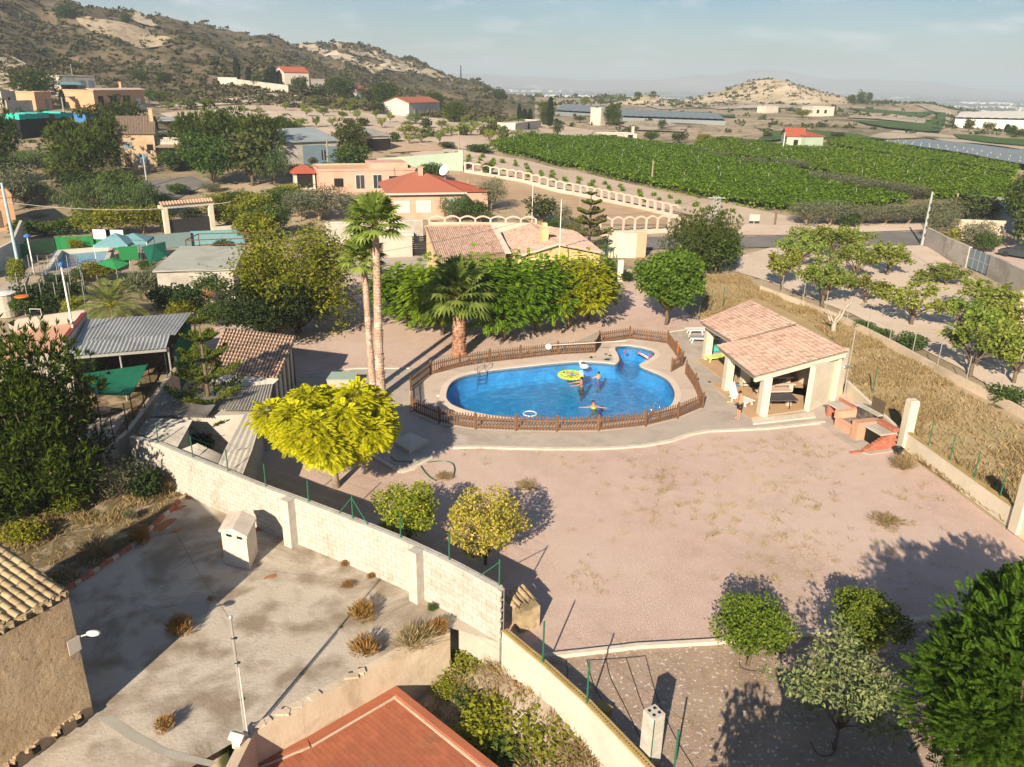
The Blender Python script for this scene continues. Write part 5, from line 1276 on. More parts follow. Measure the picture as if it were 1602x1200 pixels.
# trellis
p0 = W(62,490); t = T('vine_trellis','dark wire trellis of thin posts over the vegetable patch','trellis',(p0.x,p0.y,0)); ps = []
for i,(x0,x1,y) in enumerate(((25,135,488),(32,135,470),(40,130,452),(50,125,440))):
    row = []
    for k in range(6):
        p = W(x0+(x1-x0)*k/5,y); MB().tube([(p.x,p.y,0),(p.x+.05,p.y,2.3)],.03,5).build('post',M['steel'],t); row.append(p)
    ps.append(row)
wr = MB()
for row in ps:
    for a,b in zip(row[:-1],row[1:]): wr.tube([(a.x,a.y,2.25),(b.x,b.y,2.25)],.015,4,False)
for ra,rb in zip(ps[:-1],ps[1:]):
    for a,b in zip(ra,rb): wr.tube([(a.x,a.y,2.25),(b.x,b.y,2.25)],.015,4,False)
wr.build('wire',M['darksteel'],t)
p = W(13,494,0); t = T('water_tank','pale round water tank with a lid by the trellis','tank',(p.x,p.y,0)); MB().lathe((p.x,p.y,0),[(.7,0),(.75,.5),(.7,1.7)],16).build('tank',M['grey_render'],t); MB().lathe((p.x,p.y,1.7),[(.8,0),(.8,.06),(.2,.15)],16).build('lid',M['plastic'],t)
p = W(41,497,0); t = T('bird_table','orange disc on a thin post by the trellis','bird table',(p.x,p.y,0)); MB().tube([(p.x,p.y,0),(p.x,p.y,1.6)],.03,6).build('post',M['steel'],t); MB().lathe((p.x,p.y,1.6),[(.5,0),(.45,.06),(.1,.1)],12).build('disc',M['orange'],t)
p = W(58,500,0); t = T('iron_frame','small white iron frame standing on the roof side','stand',(p.x,p.y,0)); MB().tube([(p.x-.4,p.y,0),(p.x-.4,p.y,.8),(p.x+.4,p.y,.8),(p.x+.4,p.y,0)],.03,6).build('frame_tube',M['plastic'],t)  # bare iron frame of bent tube; holds no plants
# neighbour's raised pool
c = ZP([(90,392),(178,385),(170,410),(66,428)],1.0)
t = T('raised_pool','small raised swimming pool with white rim and light blue tiles','pool',V2((c[0]+c[2])/2)); P_ = [(p.x,p.y) for p in c]; IN = offset(P_,-.45)
for k in range(4):
    a,b = P_[k],P_[(k+1) % 4]; a2,b2 = IN[k],IN[(k+1) % 4]; MB().prism([a,b,b2,a2],0,1.0).build('pool_side',M['white'],t); MB().prism([a,b,b2,a2],1.003,1.06).build('rim',M['palepink'] if k == 0 else M['white'],t)
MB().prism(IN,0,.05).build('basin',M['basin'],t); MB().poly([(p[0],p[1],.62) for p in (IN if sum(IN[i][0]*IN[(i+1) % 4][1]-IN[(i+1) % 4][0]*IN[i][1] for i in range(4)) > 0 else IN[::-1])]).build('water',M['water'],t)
MB().wall(c[3]+Vector((.2,-.1,0)),c[0]+Vector((-.15,-.1,0)),.05,1.02,.08).build('blue_side',M['blue'],t)
# green screen with two boards
a,b = W(89,391,.2),W(204,387,.2); t = T('privacy_screen','bright green canvas screen behind the raised pool','screen',V2((a+b)/2)); z1 = topz(100,371,a)
n = 14
for k in range(n):
    p,s = a.lerp(b,k/n),a.lerp(b,(k+.97)/n); MB().wall(p+Vector((0,.05*(k % 2),0)),s+Vector((0,.05*((k+1) % 2),0)),0,z1,.03).build('canvas_panel',M['greencloth'],t)
e = W(88,393,.2); MB().wall(a,a+Vector((-1.5,-3.5,0)),0,z1-.1,.04).build('canvas_panel',M['greencloth'],t)
for px in (128,150):
    p = W(px,381.5,1.6); MB().obox((p.x+.3,a.y-.15,1.9),(1.75,.08,.95)).build('white_board',M['plastic'],label='pale board in front of the green screen, %s of the two' % ('left' if px == 128 else 'right'),cat='board',group='boards on the screen')
# gazebos and green tent
def gazebo(label,px,py,s,h,ap,m,rz=0):
    p = W(px,py); t = T('gazebo',label,'gazebo',(p.x,p.y,0)); Rz = Matrix.Rotation(rz,3,'Z'); P = [Vector((p.x,p.y,h))+Rz @ Vector((i*s,j*s,0)) for i,j in ((-1,-1),(1,-1),(1,1),(-1,1))]; top = Vector((p.x,p.y,ap))
    for k in range(4): MB().add([P[k],P[(k+1) % 4],top],[(0,1,2)]).add([P[k],P[(k+1) % 4],P[(k+1) % 4]-Vector((0,0,.25)),P[k]-Vector((0,0,.25))],[(0,3,2,1)]).build('canopy_panel',M[m],t)
    for q_ in P: MB().tube([(q_.x,q_.y,0),q_],.035,6).build('leg',M['plastic'],t)
gazebo('teal pitched canopy gazebo beside the raised pool',187,411,1.5,2.0,2.9,'tealcloth',.1)
gazebo('second darker teal canopy behind the first gazebo',214,406,1.5,2.0,2.6,'tealcloth',.2)
c = [q(148,412,1.7),q(180,402,1.9),q(203,412,1.6),q(182,422,1.3)]
t = T('canvas_tent','bright green canvas cover lying beside the gazebos','tent',V2((c[0]+c[2])/2)); m_ = (c[0]+c[2])/2+Vector((0,0,.35)); MB().add([*c,m_],[(0,4,1),(1,4,2),(2,4,3),(3,4,0)][::1]).build('canvas',M['greencloth'],t)
for p in c: MB().tube([(p.x,p.y,0),p],.03,6).build('pole',M['steel'],t)
MB().wall(q(186,398,1.2),q(216,396,1.2),.6,1.9,.03).build('green_banner',M['greencloth'],t)
c = [q(222,386,1.6),q(258,378,1.8),q(262,400,1.4),q(235,415,1.2)]; t = T('net_heap','heap of dark teal netting behind the green canvas','netting',V2((c[0]+c[2])/2)); MB().add([*c,(c[0]+c[2])/2+Vector((0,0,.5))],[(0,4,1),(1,4,2),(2,4,3),(3,4,0)]).build('netting',M['greennet'],t)
for p in c: MB().tube([(p.x,p.y,0),p],.03,6).build('pole',M['darksteel'],t)
# flat grey roof building
c = [q(282,385,2.9),q(384,385,2.9),q(368,420,2.7),q(238,424,2.7)]; t = T('flat_roof_shed','low building with plain pale grey flat roof behind the hedge','building',V2((c[0]+c[2])/2)); P_ = [(p.x,p.y) for p in c]
MB().prism(offset(P_,-.3),-.1,2.55).build('wall',M['grey_render'],t); MB().prism(P_,2.56,[2.9,2.9,2.72,2.72]).build('roof',M['greyroof'],t)
# black gate on the left, tile-topped gateway
def gate(label,a,b,h,nb,m='darksteel'):
    t = T('metal_gate',label,'gate',V2((a+b)/2,a.z)); d = (b-a); rz = math.atan2(d.y,d.x)
    for z in (.15,h-.05): MB().obox((a+b)/2+Vector((0,0,z)),(d.length,.05,.06),rz).build('rail',M[m],t)
    for k in range(nb+1): p = a.lerp(b,k/nb); MB().obox(p+Vector((0,0,h/2+.05)),(.035 if 0 < k < nb else .1,.035,h),rz).build('bar',M[m],t)
    return t
gate('black barred gate left of the raised pool',W(47,406),W(88,403),1.9,22)
t = gate('dark double gate under the tile topped gateway',W(266,370),W(331,363),2.2,24)
a,b = W(266,371),W(331,364); MB().wall(a,b,.1,1.9,.02).build('sheet_panel',M['darksteel'],t)
t = T('gateway','cream gateway with a row of barrel tiles on its lintel','gateway',V2((a+b)/2)); h = topz(262,325,a); d = (b-a).normalized(); rz = math.atan2(d.y,d.x)
for p in (a-d*.2,b+d*.2): MB().obox((p.x,p.y,h/2),(.5,.5,h),rz).build('pillar',M['cream'],t)
MB().wall(a-d*.8,b+d*.6,h,h+.3,.6).build('lintel',M['cream'],t)
LL = (b-a).length+1.4
for k in range(int(LL/.33)):
    p = a-d*.7+d*(.33*k+.16)
    vs = []
    for e,zz in ((-.55,.3),(.0,.62),(.55,.3)):
        for w in range(5): ph = math.pi*w/4; pp = p+d*(.15*math.cos(ph))+Vector((-d.y,d.x,0))*e; vs.append((pp.x,pp.y,h+zz+.12*math.sin(ph)))
    MB().add(vs,[(j*5+w,j*5+w+1,j*5+w+6,j*5+w+5) for j in range(2) for w in range(4)]).build('barrel_tile',M['tilepale'],t)
MB().wall(W(333,366),W(382,362),0,.8,.25).build('low_wall',M['white'],label='low white wall right of the tile topped gateway',cat='wall')
MB().wall(W(205,393),W(300,385),0,1.5,.15).build('garden_fence',plain('dull_teal_paint',(.16,.24,.25),.8),label='dull teal low wall behind the gazebos',cat='wall')
MB().wall(W(300,384),W(384,380),0,1.5,.15).build('garden_fence',M['tealcloth'],label='dull teal low wall behind the grey flat roof',cat='wall')
# brown pipe frame
t = T('pipe_frame','rusty brown pipe frame of an unfinished pergola','frame',W(335,372)); c = [W(*p_,2.2) for p_ in ((290,376),(383,373),(390,364),(310,366))]
fr_ = MB()
for k in range(4):
    fr_.tube([c[k],c[(k+1) % 4]],.05,6); fr_.tube([(c[k].x,c[k].y,0),c[k]],.05,6)
    fr_.tube([(c[k].x,c[k].y,1.1),V2(c[(k+1) % 4],1.1)],.04,6)
fr_.build('frame',plain('rusty_pipe',(.16,.05,.025),.7),t)
# tan building
def house(label,pa,pb,depth,h,m,roof='flat',rm='greyroof',rh=1.2,wins=(),over=.3,name='house',cat='house',tiles=None,chim=None,z=None,extra=None,dm=None):
    a,b = (G(*pa),G(*pb)) if z is None else (W(*pa,z),W(*pb,z)); z0 = min(a.z,b.z); a = V2(a,z0); b = V2(b,z0); d = (b-a).normalized(); n_ = Vector((-d.y,d.x,0)); w = (b-a).length; rz = math.atan2(d.y,d.x)
    t = T(name,label,cat,(a+b)/2+n_*depth/2)
    c,e = b+n_*depth,a+n_*depth; P = [a,b,c,e]
    MB().prism([(p.x,p.y) for p in P],z0-1.5,z0+h-.002).build('wall',M[m],t)
    def at_(u,v_,zz): return a+d*u+n_*v_+Vector((0,0,zz))
    if roof == 'flat':
        for (p,q_) in ((P[0],P[1]),(P[1],P[2]),(P[2],P[3]),(P[3],P[0])): MB().wall(p,q_,z0+h,z0+h+.3,.2).build('parapet',M[m],t)
        MB().prism(offset([(p.x,p.y) for p in P],-.1),z0+h,z0+h+.06).build('roof',M[rm],t)
    else:
        o_ = over
        if roof == 'gable':
            s1 = [at_(-o_,-o_,h-.05),at_(w+o_,-o_,h-.05),at_(w+o_,depth/2,h+rh),at_(-o_,depth/2,h+rh)]; s2 = [at_(w+o_,depth+o_,h-.05),at_(-o_,depth+o_,h-.05),at_(-o_,depth/2,h+rh),at_(w+o_,depth/2,h+rh)]
            g = MB()
            for u in (.01,w-.01): g.add([at_(u,0,h-.2),at_(u,depth,h-.2),at_(u,depth/2,h+rh-.1)],[(0,1,2)])
            g.build('gable',M[m],t)
        elif roof == 'shed':
            s1 = [at_(-o_,-o_,h+.02),at_(w+o_,-o_,h+.02),at_(w+o_,depth+o_,h+rh),at_(-o_,depth+o_,h+rh)]; s2 = None
            MB().hexa([at_(.02,.02,h-.1),at_(w-.02,.02,h-.1),at_(w-.02,depth-.02,h-.1),at_(.02,depth-.02,h-.1)],[at_(.02,.02,h),at_(w-.02,.02,h),at_(w-.02,depth-.02,h+rh*.9-.1),at_(.02,depth-.02,h+rh*.9-.1)]).build('gable',M[m],t)
        elif roof == 'hip':
            k = min(depth/2,w/2-.5); ra,rb = at_(k,depth/2,h+rh),at_(w-k,depth/2,h+rh); E = [at_(-o_,-o_,h-.05),at_(w+o_,-o_,h-.05),at_(w+o_,depth+o_,h-.05),at_(-o_,depth+o_,h-.05)]
            MB().add([*E,ra,rb],[(0,1,5,4),(1,2,5),(2,3,4,5),(3,0,4),(3,2,1,0)]).build('roof',M[rm],t); s1 = s2 = None
        for s in (s1,s2):
            if s:
                if tiles: tile_roof(t,*s,tiles[0],tiles[1],M[rm])
                else: MB().slab(*s,.12).build('roof',M[rm],t)
    for (u,zz,ww,hh,kind) in wins:
        x = u*w; cc = at_(x,0,zz+hh/2)
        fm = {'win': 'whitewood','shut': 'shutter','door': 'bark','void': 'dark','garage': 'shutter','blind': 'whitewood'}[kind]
        if kind == 'win':
            f = MB().obox(cc-n_*.0,(ww+.16,.1,hh+.16),rz).build('window',M['whitewood'],t); MB().obox(cc-n_*.06,(ww,.04,hh),rz).build('pane',M['glass'],f)
            MB().obox(cc-n_*.09,(.05,.03,hh),rz).build('glazing_bar',M['whitewood'],f)
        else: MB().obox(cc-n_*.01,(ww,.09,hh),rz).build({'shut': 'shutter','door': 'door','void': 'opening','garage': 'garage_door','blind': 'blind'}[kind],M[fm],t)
    if chim:
        for (u,v_,hh) in chim:
            o = MB().obox(at_(u*w,v_*depth,h+hh/2),(.6,.6,hh),rz).build('chimney',M[m],t); MB().obox(at_(u*w,v_*depth,h+hh+.06),(.8,.8,.1),rz).build('chimney_cap',M[m],t)
    return t,at_,w,z0
house('small tan rendered building behind the vine hedge at the left edge',(-12,361),(28,358),6,3.6,'peach','flat','brickpale',name='building',cat='building',wins=((.3,.3,.8,1.9,'door'),))
# ------------------------------------------------------------------ main house behind the row of trees
t = T('main_house','yellow rendered house with tiled gable roofs behind the row of trees','house',W(805,440,0))
a,b,c,d = W(682,404,3.0),W(792,394,3.0),W(767,352,4.3),W(665.5,355,4.3)
tile_roof(t,a,b,c,d,34,22,M['tile'])
dl = Vector((d.x-a.x,d.y-a.y,0)).normalized()
P = [V2(a)-dl*-.3,V2(b)-dl*-.3,V2(c)-dl*.3,V2(d)-dl*.3]
MB().prism([(p.x,p.y) for p in offset([(p.x,p.y) for p in P],-.05)],0,[2.85,2.85,4.15,4.15]).build('wall',M['yellow'],t)
rid = MB(); rid.tube([c+Vector((0,0,.05)),d+Vector((0,0,.05))],.13,6).tube([d+Vector((0,0,.04)),a+Vector((0,0,.04))],.12,6); rid.build('ridge_cap',M['tilepale'],t)
# tiled porch strip under it
pa,pb = W(683,425,2.4),W(790,420,2.4); tile_roof(t,pa,pb,b+Vector((0,0,-.15)),a+Vector((0,0,-.15)),34,8,M['tilepale'])
# right-hand gable
ap,bk = W(873.5,383,4.0),W(831,350.5,4.0); er,eb = W(945,397,3.0),W(900,362.5,3.0); el,fl = W(812,402,3.0),W(779,366,3.1)
tile_roof(t,er,eb,bk,ap,36,20,M['tile']); tile_roof(t,fl,el,ap,bk,36,18,M['tile'])
MB().tube([ap+Vector((0,0,.06)),bk+Vector((0,0,.06))],.12,6).build('ridge_cap',M['tilepale'],t)
g0,g1 = V2(el),V2(er); ins = (V2(bk)-V2(ap)).normalized()*.25
MB().prism([((p).x,(p).y) for p in (g0+ins,g1+ins-Vector((.3,0,0)),V2(eb)-ins-Vector((.3,0,0)),V2(fl)-ins)],0,2.9).build('wall',M['yellow'],t)
gl = MB(); gg = [g0+ins+Vector((0,0,2.8)),g1+ins+Vector((-.2,0,2.8)),ap+ins+Vector((0,0,-.12))]; gl.add(gg+[p+ins for p in gg],[(0,1,2),(5,4,3),(0,3,4,1),(1,4,5,2),(2,5,3,0)]); gl.build('gable',M['yellow'],t)
ve = MB(); ve.tube([el+Vector((0,0,.03)),ap+Vector((0,0,.03)),er+Vector((0,0,.03))],.1,6); ve.build('verge_tile',M['palepink'],t)
p = W(851,377,3.9); ch = MB().obox((p.x,p.y,4.3),(.6,.6,1.6),.3).build('chimney',M['yellow'],t); MB().obox((p.x,p.y,5.15),(.75,.75,.1),.3).build('chimney_cap',M['palepink'],ch); MB().obox((p.x,p.y,5.35),(.4,.4,.3),.3).build('chimney_pot',M['yellow'],ch)
vg = W(790,385,3.2); MB().slab(W(767,352,4.32),W(776,352,4.32),W(800,395,3.02),W(790,395,3.02),.1).build('valley_gutter',M['white'],t)
p = W(910,425,0); 
t2,p,h = mast('antenna_pole','thin white antenna pole at the gable of the main house',(875,400),(878,312),3.5,.05,.035,'plastic','antenna')
an = MB()
for k in range(4): an.obox((p.x,p.y,h-.1-.25*k),(1.0-.15*k,.03,.03),.4)
an.build('aerial',M['steel'],t2)
# boundary walls behind the main house with scalloped top
pts = [W(690,350,1.6),W(745,351,1.6),W(800,350,1.6),W(840,349,1.6)]
t = T('scalloped_wall','pale pink garden wall with scalloped arches behind the main house','wall',V2(pts[1]))
def arcade(t,a,b,z,h,n,m,r=.12,base=.35):
    d = (b-a); L_ = d.length; d = d/L_; rz = math.atan2(d.y,d.x)
    MB().wall(a,b,z-.4,z+base,r*1.6).build('plinth',M[m],t)
    for k in range(n+1):
        p = a+d*(L_*k/n); MB().obox((p.x,p.y,z+h*.45),(r*1.8,r*1.8,h*.9),rz).build('pier',M[m],t)
    for k in range(n):
        vs = []; s = 10
        for i in range(s+1):
            u = k+i/s; p = a+d*(L_*u/n); zz = z+h*.82+h*.18*math.sin(math.pi*i/s)
            nn = Vector((-d.y,d.x,0))*r*.8
            for e,dz in ((-1,0),(1,0),(1,.18),(-1,.18)): vs.append((p.x+nn.x*e,p.y+nn.y*e,zz+dz))
        fs = [(i*4+w,i*4+(w+1) % 4,(i+1)*4+(w+1) % 4,(i+1)*4+w) for i in range(s) for w in range(4)]
        MB().add(vs,fs).build('arch',M[m],t)
arcade(t,V2(W(672,361)),V2(W(838,362)),0,1.75,7,'palepink',base=1.1)
# arched wall right of the araucaria
a,b = W(938,368),W(1062,362); t = T('arched_wall','pale pink arched openwork wall beside the road','wall',V2((a+b)/2)); arcade(t,V2(a),V2(b),a.z,2.0,7,'palepink',base=.5)
# long pink openwork balustrade down to the road
pl = [W(728,270),W(800,282),W(900,305),W(1000,327),W(1062,342)]
t = T('openwork_fence','long pale pink openwork balustrade between brown field and nursery','fence',V2(pl[2])); Lp,apt = arc_points(pl); n = 27
for k in range(n):
    p,_ = apt(Lp*k/n); q2,d = apt(Lp*(k+1)/n); zz = hz(p.x,p.y); a,b = V2(p,0),V2(q2,0)
    MB().obox((p.x,p.y,zz+.75),(.30,.30,1.9),math.atan2(d.y,d.x)).build('pier',M['palepink'],t)
    MB().wall(a,b,zz-.4,zz+.45,.2).build('plinth',M['palepink'],t)
    vs = []; nn = Vector((-d.y,d.x))*.1
    for i in range(7):
        u = p.lerp(q2,i/6); z1 = zz+1.30+.25*math.sin(math.pi*i/6)
        for e,dz in ((-1,0),(1,0),(1,.2),(-1,.2)): vs.append((u.x+nn.x*e,u.y+nn.y*e,z1+dz))
    MB().add(vs,[(i*4+w,i*4+(w+1) % 4,(i+1)*4+(w+1) % 4,(i+1)*4+w) for i in range(6) for w in range(4)]).build('arch',M['palepink'],t)
# cream entrance wall with red brick end by the road
a,b = W(950,402),W(994,402); t = T('entrance_wall','cream entrance wall with red brick end pier near the road','wall',V2((a+b)/2)); h = topz(985,362,b); MB().wall(a,b,-.1,h,.35).build('wall_body',M['cream'],t); MB().obox((b.x+.5,b.y,h/2),(1.0,.5,h)).build('brick_pier',M['brickpale'],t); MB().wall(a,b+Vector((1,0,0)),h+.003,h+.1,.5).build('coping',M['palepink'],t)
a = W(967,440,0); b = W(945,408,0); t = T('mesh_fence','dark mesh fence beside the entrance wall','fence',V2((a+b)/2)); 
for k in range(6): p = a.lerp(b,k/5); MB().tube([(p.x,p.y,0),(p.x,p.y,2.1)],.04,6).build('post',M['green'],t)
for z in (.3,1.1,2.0): MB().tube([V2(a,z),V2(b,z)],.015,5).build('rail',M['darksteel'],t)
MB().obox(W(969,440,0)+Vector((0,0,1.0)),(.5,.5,2.0)).build('gate_pillar',M['cream'],label='short cream gate pillar in front of the mesh fence',cat='pillar')
# walls left of the main house, louvred black gate
a,b = W(510,383,0),W(662,378,0); t = T('block_boundary','grey block boundary wall behind the tall palms','wall',V2((a+b)/2)); h = topz(600,347,a.lerp(b,.6)); MB().wall(a,b,0,h,.3).build('wall_body',M['grey_render'],t); MB().wall(a,b,h+.003,h+.14,.4).build('coping',M['white'],t)
a,b = W(600,403,0),W(645,401,0); h = topz(620,372,a); MB().wall(a,b,0,h,.3).build('garden_wall',M['palepink'],label='pale rendered wall between the tall palms and the black gate',cat='wall')
a,b = W(645,400,0),W(666,399,0); h = topz(655,369,a); t = T('louvre_gate','black louvred gate beside the main house','gate',V2((a+b)/2)); d = (b-a); rz = math.atan2(d.y,d.x)
for k in range(9): MB().obox((a+b)/2+Vector((0,0,.2+k*(h-.25)/8.5)),(d.length,.06,(h-.3)/11),rz).build('slat',M['black'],t)
for p in (a,b,(a+b)/2): MB().obox((p.x,p.y,h/2),(.08,.08,h),rz).build('frame',M['black'],t)
flat('driveway',ZP([(520,404),(640,402),(680,402),(690,440),(640,445),(540,430)]),.03,M['deck'])
MB().obox(W(636,372,.6),(1.6,.8,1.1),.1).build('meter_box',M['white'],label='white box against the wall left of the black gate',cat='box')

# ------------------------------------------------------------------ neighbours further back
t,at_,w,z0 = house('pink house with hipped red tile roof and white blinds',(612,345),(722,341),11,3.4,'pink','hip','tilered',2.0,((.16,.9,1.9,1.5,'blind'),(.46,.9,1.9,1.5,'blind'),(.86,.8,1.2,1.9,'blind')),.5,chim=((.5,.42,2.6),))
MB().prism([(p.x,p.y) for p in (at_(-.6,-.6,0),at_(w+.6,-.6,0),at_(w+.6,-.45,0),at_(-.6,-.45,0))],z0+3.2,z0+3.42).build('gutter',M['white'],t)
e = [at_(w+.2,2,3.3),at_(w+4.6,2.4,3.2),at_(w+3.2,9,3.2),at_(w-2.4,10,4.6)]; MB().slab(*e,.15).build('roof',M['tilebright'],t); MB().prism([(p.x,p.y) for p in (at_(w+.02,2.3,0),at_(w+4.1,2.7,0),at_(w+3,8.7,0),at_(w+.02,9,0))],z0-.2,z0+3.1).build('wall',M['pink'],t)
f = [at_(w*.2,9.3,4.4),at_(w*.9,9.3,4.4),at_(w*.9,6.2,5.35),at_(w*.3,6.2,5.35)]; 
t2,p,h = mast('satellite_dish','white satellite dish on the pink house roof',(732,288),(731,280),None,.05,.05,'steel','dish'); p = at_(w*.93,8,5.2)
dm = MB().lathe((0,0,0),[(.05,0),(.45,.08),(.8,.25),(.78,.27),(.4,.1)],14).mesh('dish',M['plastic']); o = put('dish',dm,(p.x,p.y,p.z),0,t2); o.rotation_euler = (R(60),0,R(-40)); MB().tube([(p.x,p.y,p.z-1.6),(p.x,p.y,p.z)],.05,6).build('bracket',M['steel'],t2)
t,at_,w,z0 = house('long low flat roofed pink house behind the tall palms',(500,302),(650,297),8,3.0,'pink','flat','brickpale',0,((.2,.8,1.3,1.2,'void'),(.42,.5,1.2,1.9,'win'),(.6,.5,1.2,1.9,'win'),(.78,.8,1.6,1.4,'void'),(.92,.2,1,2,'door')))
MB().prism([(p.x,p.y) for p in (at_(w*.55,2,0),at_(w*.95,2,0),at_(w*.95,7,0),at_(w*.55,7,0))],z0+3,z0+3.9).build('upper_block',M['pink'],t)
MB().obox(at_(w*.72,-.15,1.2),(1.1,.4,.8)).build('air_conditioner',M['plastic'],t)
t,at_,w,z0 = house('small round roofed terracotta canopy at the end of the pink house',(462,296),(494,295),4,2.3,'white','hip','tilebright',.9,((.5,.2,2.2,1.9,'void'),),.5,name='pavilion',cat='pavilion')
MB().wall(W(452,305),W(520,304),0,1.6,.3).build('garden_wall',M['white'],label='curved white garden wall in front of the terracotta canopy',cat='wall')
a,b = W(560,266),W(718,266); t = T('mint_wall','long pale mint green wall behind the pink house','wall',V2((a+b)/2)); h0_ = a.z; MB().wall(a,b,-1,[a.z+1.6,b.z+2.9],.3).build('wall_body',M['mint'],t); MB().obox((b.x+.3,b.y,b.z+1.5),(.8,.8,3.6)).build('pillar',M['mint'],t)
house('large grey warehouse with blue grey roof and blue grey doors',(418,265),(528,254),16,4.2,'grey_render','gable','bluesheet',1.6,((.66,0,4.0,3.5,'garage'),(.9,0,2.5,3.2,'garage'),(.8,1.0,.8,1.6,'win')),.4,name='warehouse',cat='warehouse')
MB().wall(W(415,268),W(490,268),-.2,1.0,.2).build('yard_wall',M['grey_render'],label='low grey wall in front of the warehouse',cat='wall')
house('small open fronted hut with grey sheet roof in front of the terraces',(562,237),(608,235),7,2.8,'grey_render','shed','corr',.8,((.66,0,5.0,2.2,'void'),(.2,.2,1.6,1.6,'door')),.4,name='hut',cat='hut')
t,at_,w,z0 = house('old brown tile roofed house with chimney behind the dark trees',(191,262),(247,260),9,5.2,'stone','gable','tilebrown',2.4,((.25,2.9,1.2,1.0,'shut'),(.6,.3,1.6,1.8,'shut'),(.85,2.6,.9,.9,'void'),(.2,.1,1.0,2.0,'door')),.3,chim=((.95,.35,3.6),),tiles=(26,12))
t,at_,w,z0 = house('white annexe with roof balustrade beside the old brown roofed house',(248,258),(287,257),7,3.2,'white','flat','tilebrown',0,((.5,.2,1.6,2.0,'void'),),name='annexe',cat='annexe')
for k in range(16): MB().obox(at_(w*(k+.5)/16,.1,3.75),(.16,.16,.8)).build('baluster',M['white'],t)
MB().slab(at_(-.2,-1.2,2.9),at_(w+.2,-1.2,2.9),at_(w+.2,0,3.25),at_(-.2,0,3.25),.12).build('porch_roof',M['tilebrown'],t); MB().obox(at_(w*.5,.1,4.2),(w,.25,.14)).build('handrail',M['white'],t)
MB().slab(*[G(*p_,3.0) for p_ in ((250,214),(285,214),(288,208),(255,207))],.1).build('carport_roof',M['corrmetal'],label='low pale carport roof behind the brown roofed house',cat='carport')
t,at_,w,z0 = house('peach coloured villa with three arched openings on the slope',(150,172),(228,166),9,4.2,'peach','flat','brickpale',0,((.12,.3,2.0,2.8,'void'),(.36,.3,2.8,2.8,'void'),(.62,.3,2.8,2.8,'void'),(.86,.8,1.8,1.6,'blind')),chim=((.8,.4,2.0),))
MB().slab(at_(-.4,-.5,4.5),at_(w+.4,-.5,4.5),at_(w+.4,1.5,4.9),at_(-.4,1.5,4.9),.15).build('eave',M['palepink'],t)
t,at_,w,z0 = house('grey upper house with pale blue awning above the peach villa',(98,152),(152,148),9,5.4,'grey_render','flat','greyroof',0,((.62,2.4,1.6,2.0,'shut'),(.86,2.4,1.6,2.0,'shut'),(.25,.5,4.5,2.6,'void')))
MB().slab(at_(-1.5,-2.2,3.3),at_(w*.48,-2.2,3.3),at_(w*.48,0,4.0),at_(-1.5,0,4.0),.08).build('awning',M['tealcloth'],t); MB().tube([at_(w*.5,2,5.4),at_(w*.5,2,8.6)],.06,6).build('aerial',M['steel'],t)
house('small peach hut at the foot of the slope left of the villa',(58,173),(83,171),5,3.8,'peach','flat','brickpale',0,((.7,.2,1.2,2.2,'shut'),),name='hut',cat='hut')
house('long low whitewashed house at the left edge below the hill',(5,166),(56,158),6,3.0,'white','flat','greyroof',0,((.2,.3,1.0,1.6,'void'),(.7,.8,1.0,1.0,'win')))
MB().wall(G(12,176),G(52,174),3,G(30,175).z+2.4,.4).build('retaining_wall',M['grey_render'],label='grey retaining wall below the whitewashed house',cat='wall')
MB().slab(*[G(*p_,2.8) for p_ in ((105,171),(140,168),(146,163),(112,164))],.12).build('porch_roof',M['white'],label='flat white porch roof left of the peach villa',cat='porch')
MB().wall(G(182,178),G(236,174),2,G(200,176).z+1.6,.4).build('terrace_wall',M['grey_render'],label='grey terrace wall below the peach villa',cat='wall')
a,b = G(22,216),G(112,206); t = T('covered_shed','long dark shed topped with turquoise covers','shed',(a+b)/2); MB().wall(a,b,a.z-1,a.z+3.2,4).build('shed_body',M['dark'],t); d = b-a; rnd = random.Random(3)
for k in range(9): p = a+d*(.05+.1*k); MB().obox((p.x,p.y,a.z+3.6+.3*rnd.random()),(d.length*.095,4.2,.9),math.atan2(d.y,d.x)).build('cover',M['turq'] if k not in (5,) else M['bark'],t)
MB().obox((b.x+2,b.y,b.z+2.6),(4,3,1.4)).build('tarpaulin',M['bluetarp'],t)
a,b,c = G(342,131),G(372,134),G(452,147); t = T('compound_wall','long white and grey compound wall at the foot of the hill','wall',b); MB().wall(a,b,a.z-3,a.z+2.0,.4).build('white_wall',M['white'],t); MB().wall(b,c,c.z-3,[b.z+2.0,c.z+2.6],.4).build('grey_wall',M['grey_render'],t)
house('white villa with small red roof among cypresses under the hill',(446,134),(484,134),9,4.6,'white','gable','tilebright',1.8,((.75,.2,2.2,2.6,'void'),(.3,.8,1.2,1.4,'win')))
house('white low annexe left of the small red roofed villa',(462,136),(508,137),6,2.6,'white','flat','palepink',0,(),name='annexe',cat='annexe')
house('low white farmhouse with long red roof above the terraces',(640,182),(688,178),8,3.6,'white','gable','tilered',1.4,((.2,.5,1.0,1.4,'win'),(.6,.5,1.0,1.4,'win')))
house('small white hut with red roof behind the dark pines',(558,154),(576,154),6,3.2,'white','gable','tilered',1.2,((.5,.3,1.0,1.8,'void'),),name='hut',cat='hut')
house('flat white farm sheds near the cypresses in the centre',(806,204),(846,200),5,1.9,'white','flat','white',0,((.5,.2,1.4,1.8,'void'),),name='shed',cat='shed')
house('white low ruin in the middle of the vineyard edge',(944,220),(996,221),6,1.6,'white','flat','palepink',0,((.3,.3,1.6,1.6,'void'),(.8,.3,1.4,1.6,'void')),name='ruin',cat='ruin',chim=((.92,.2,2.0),))
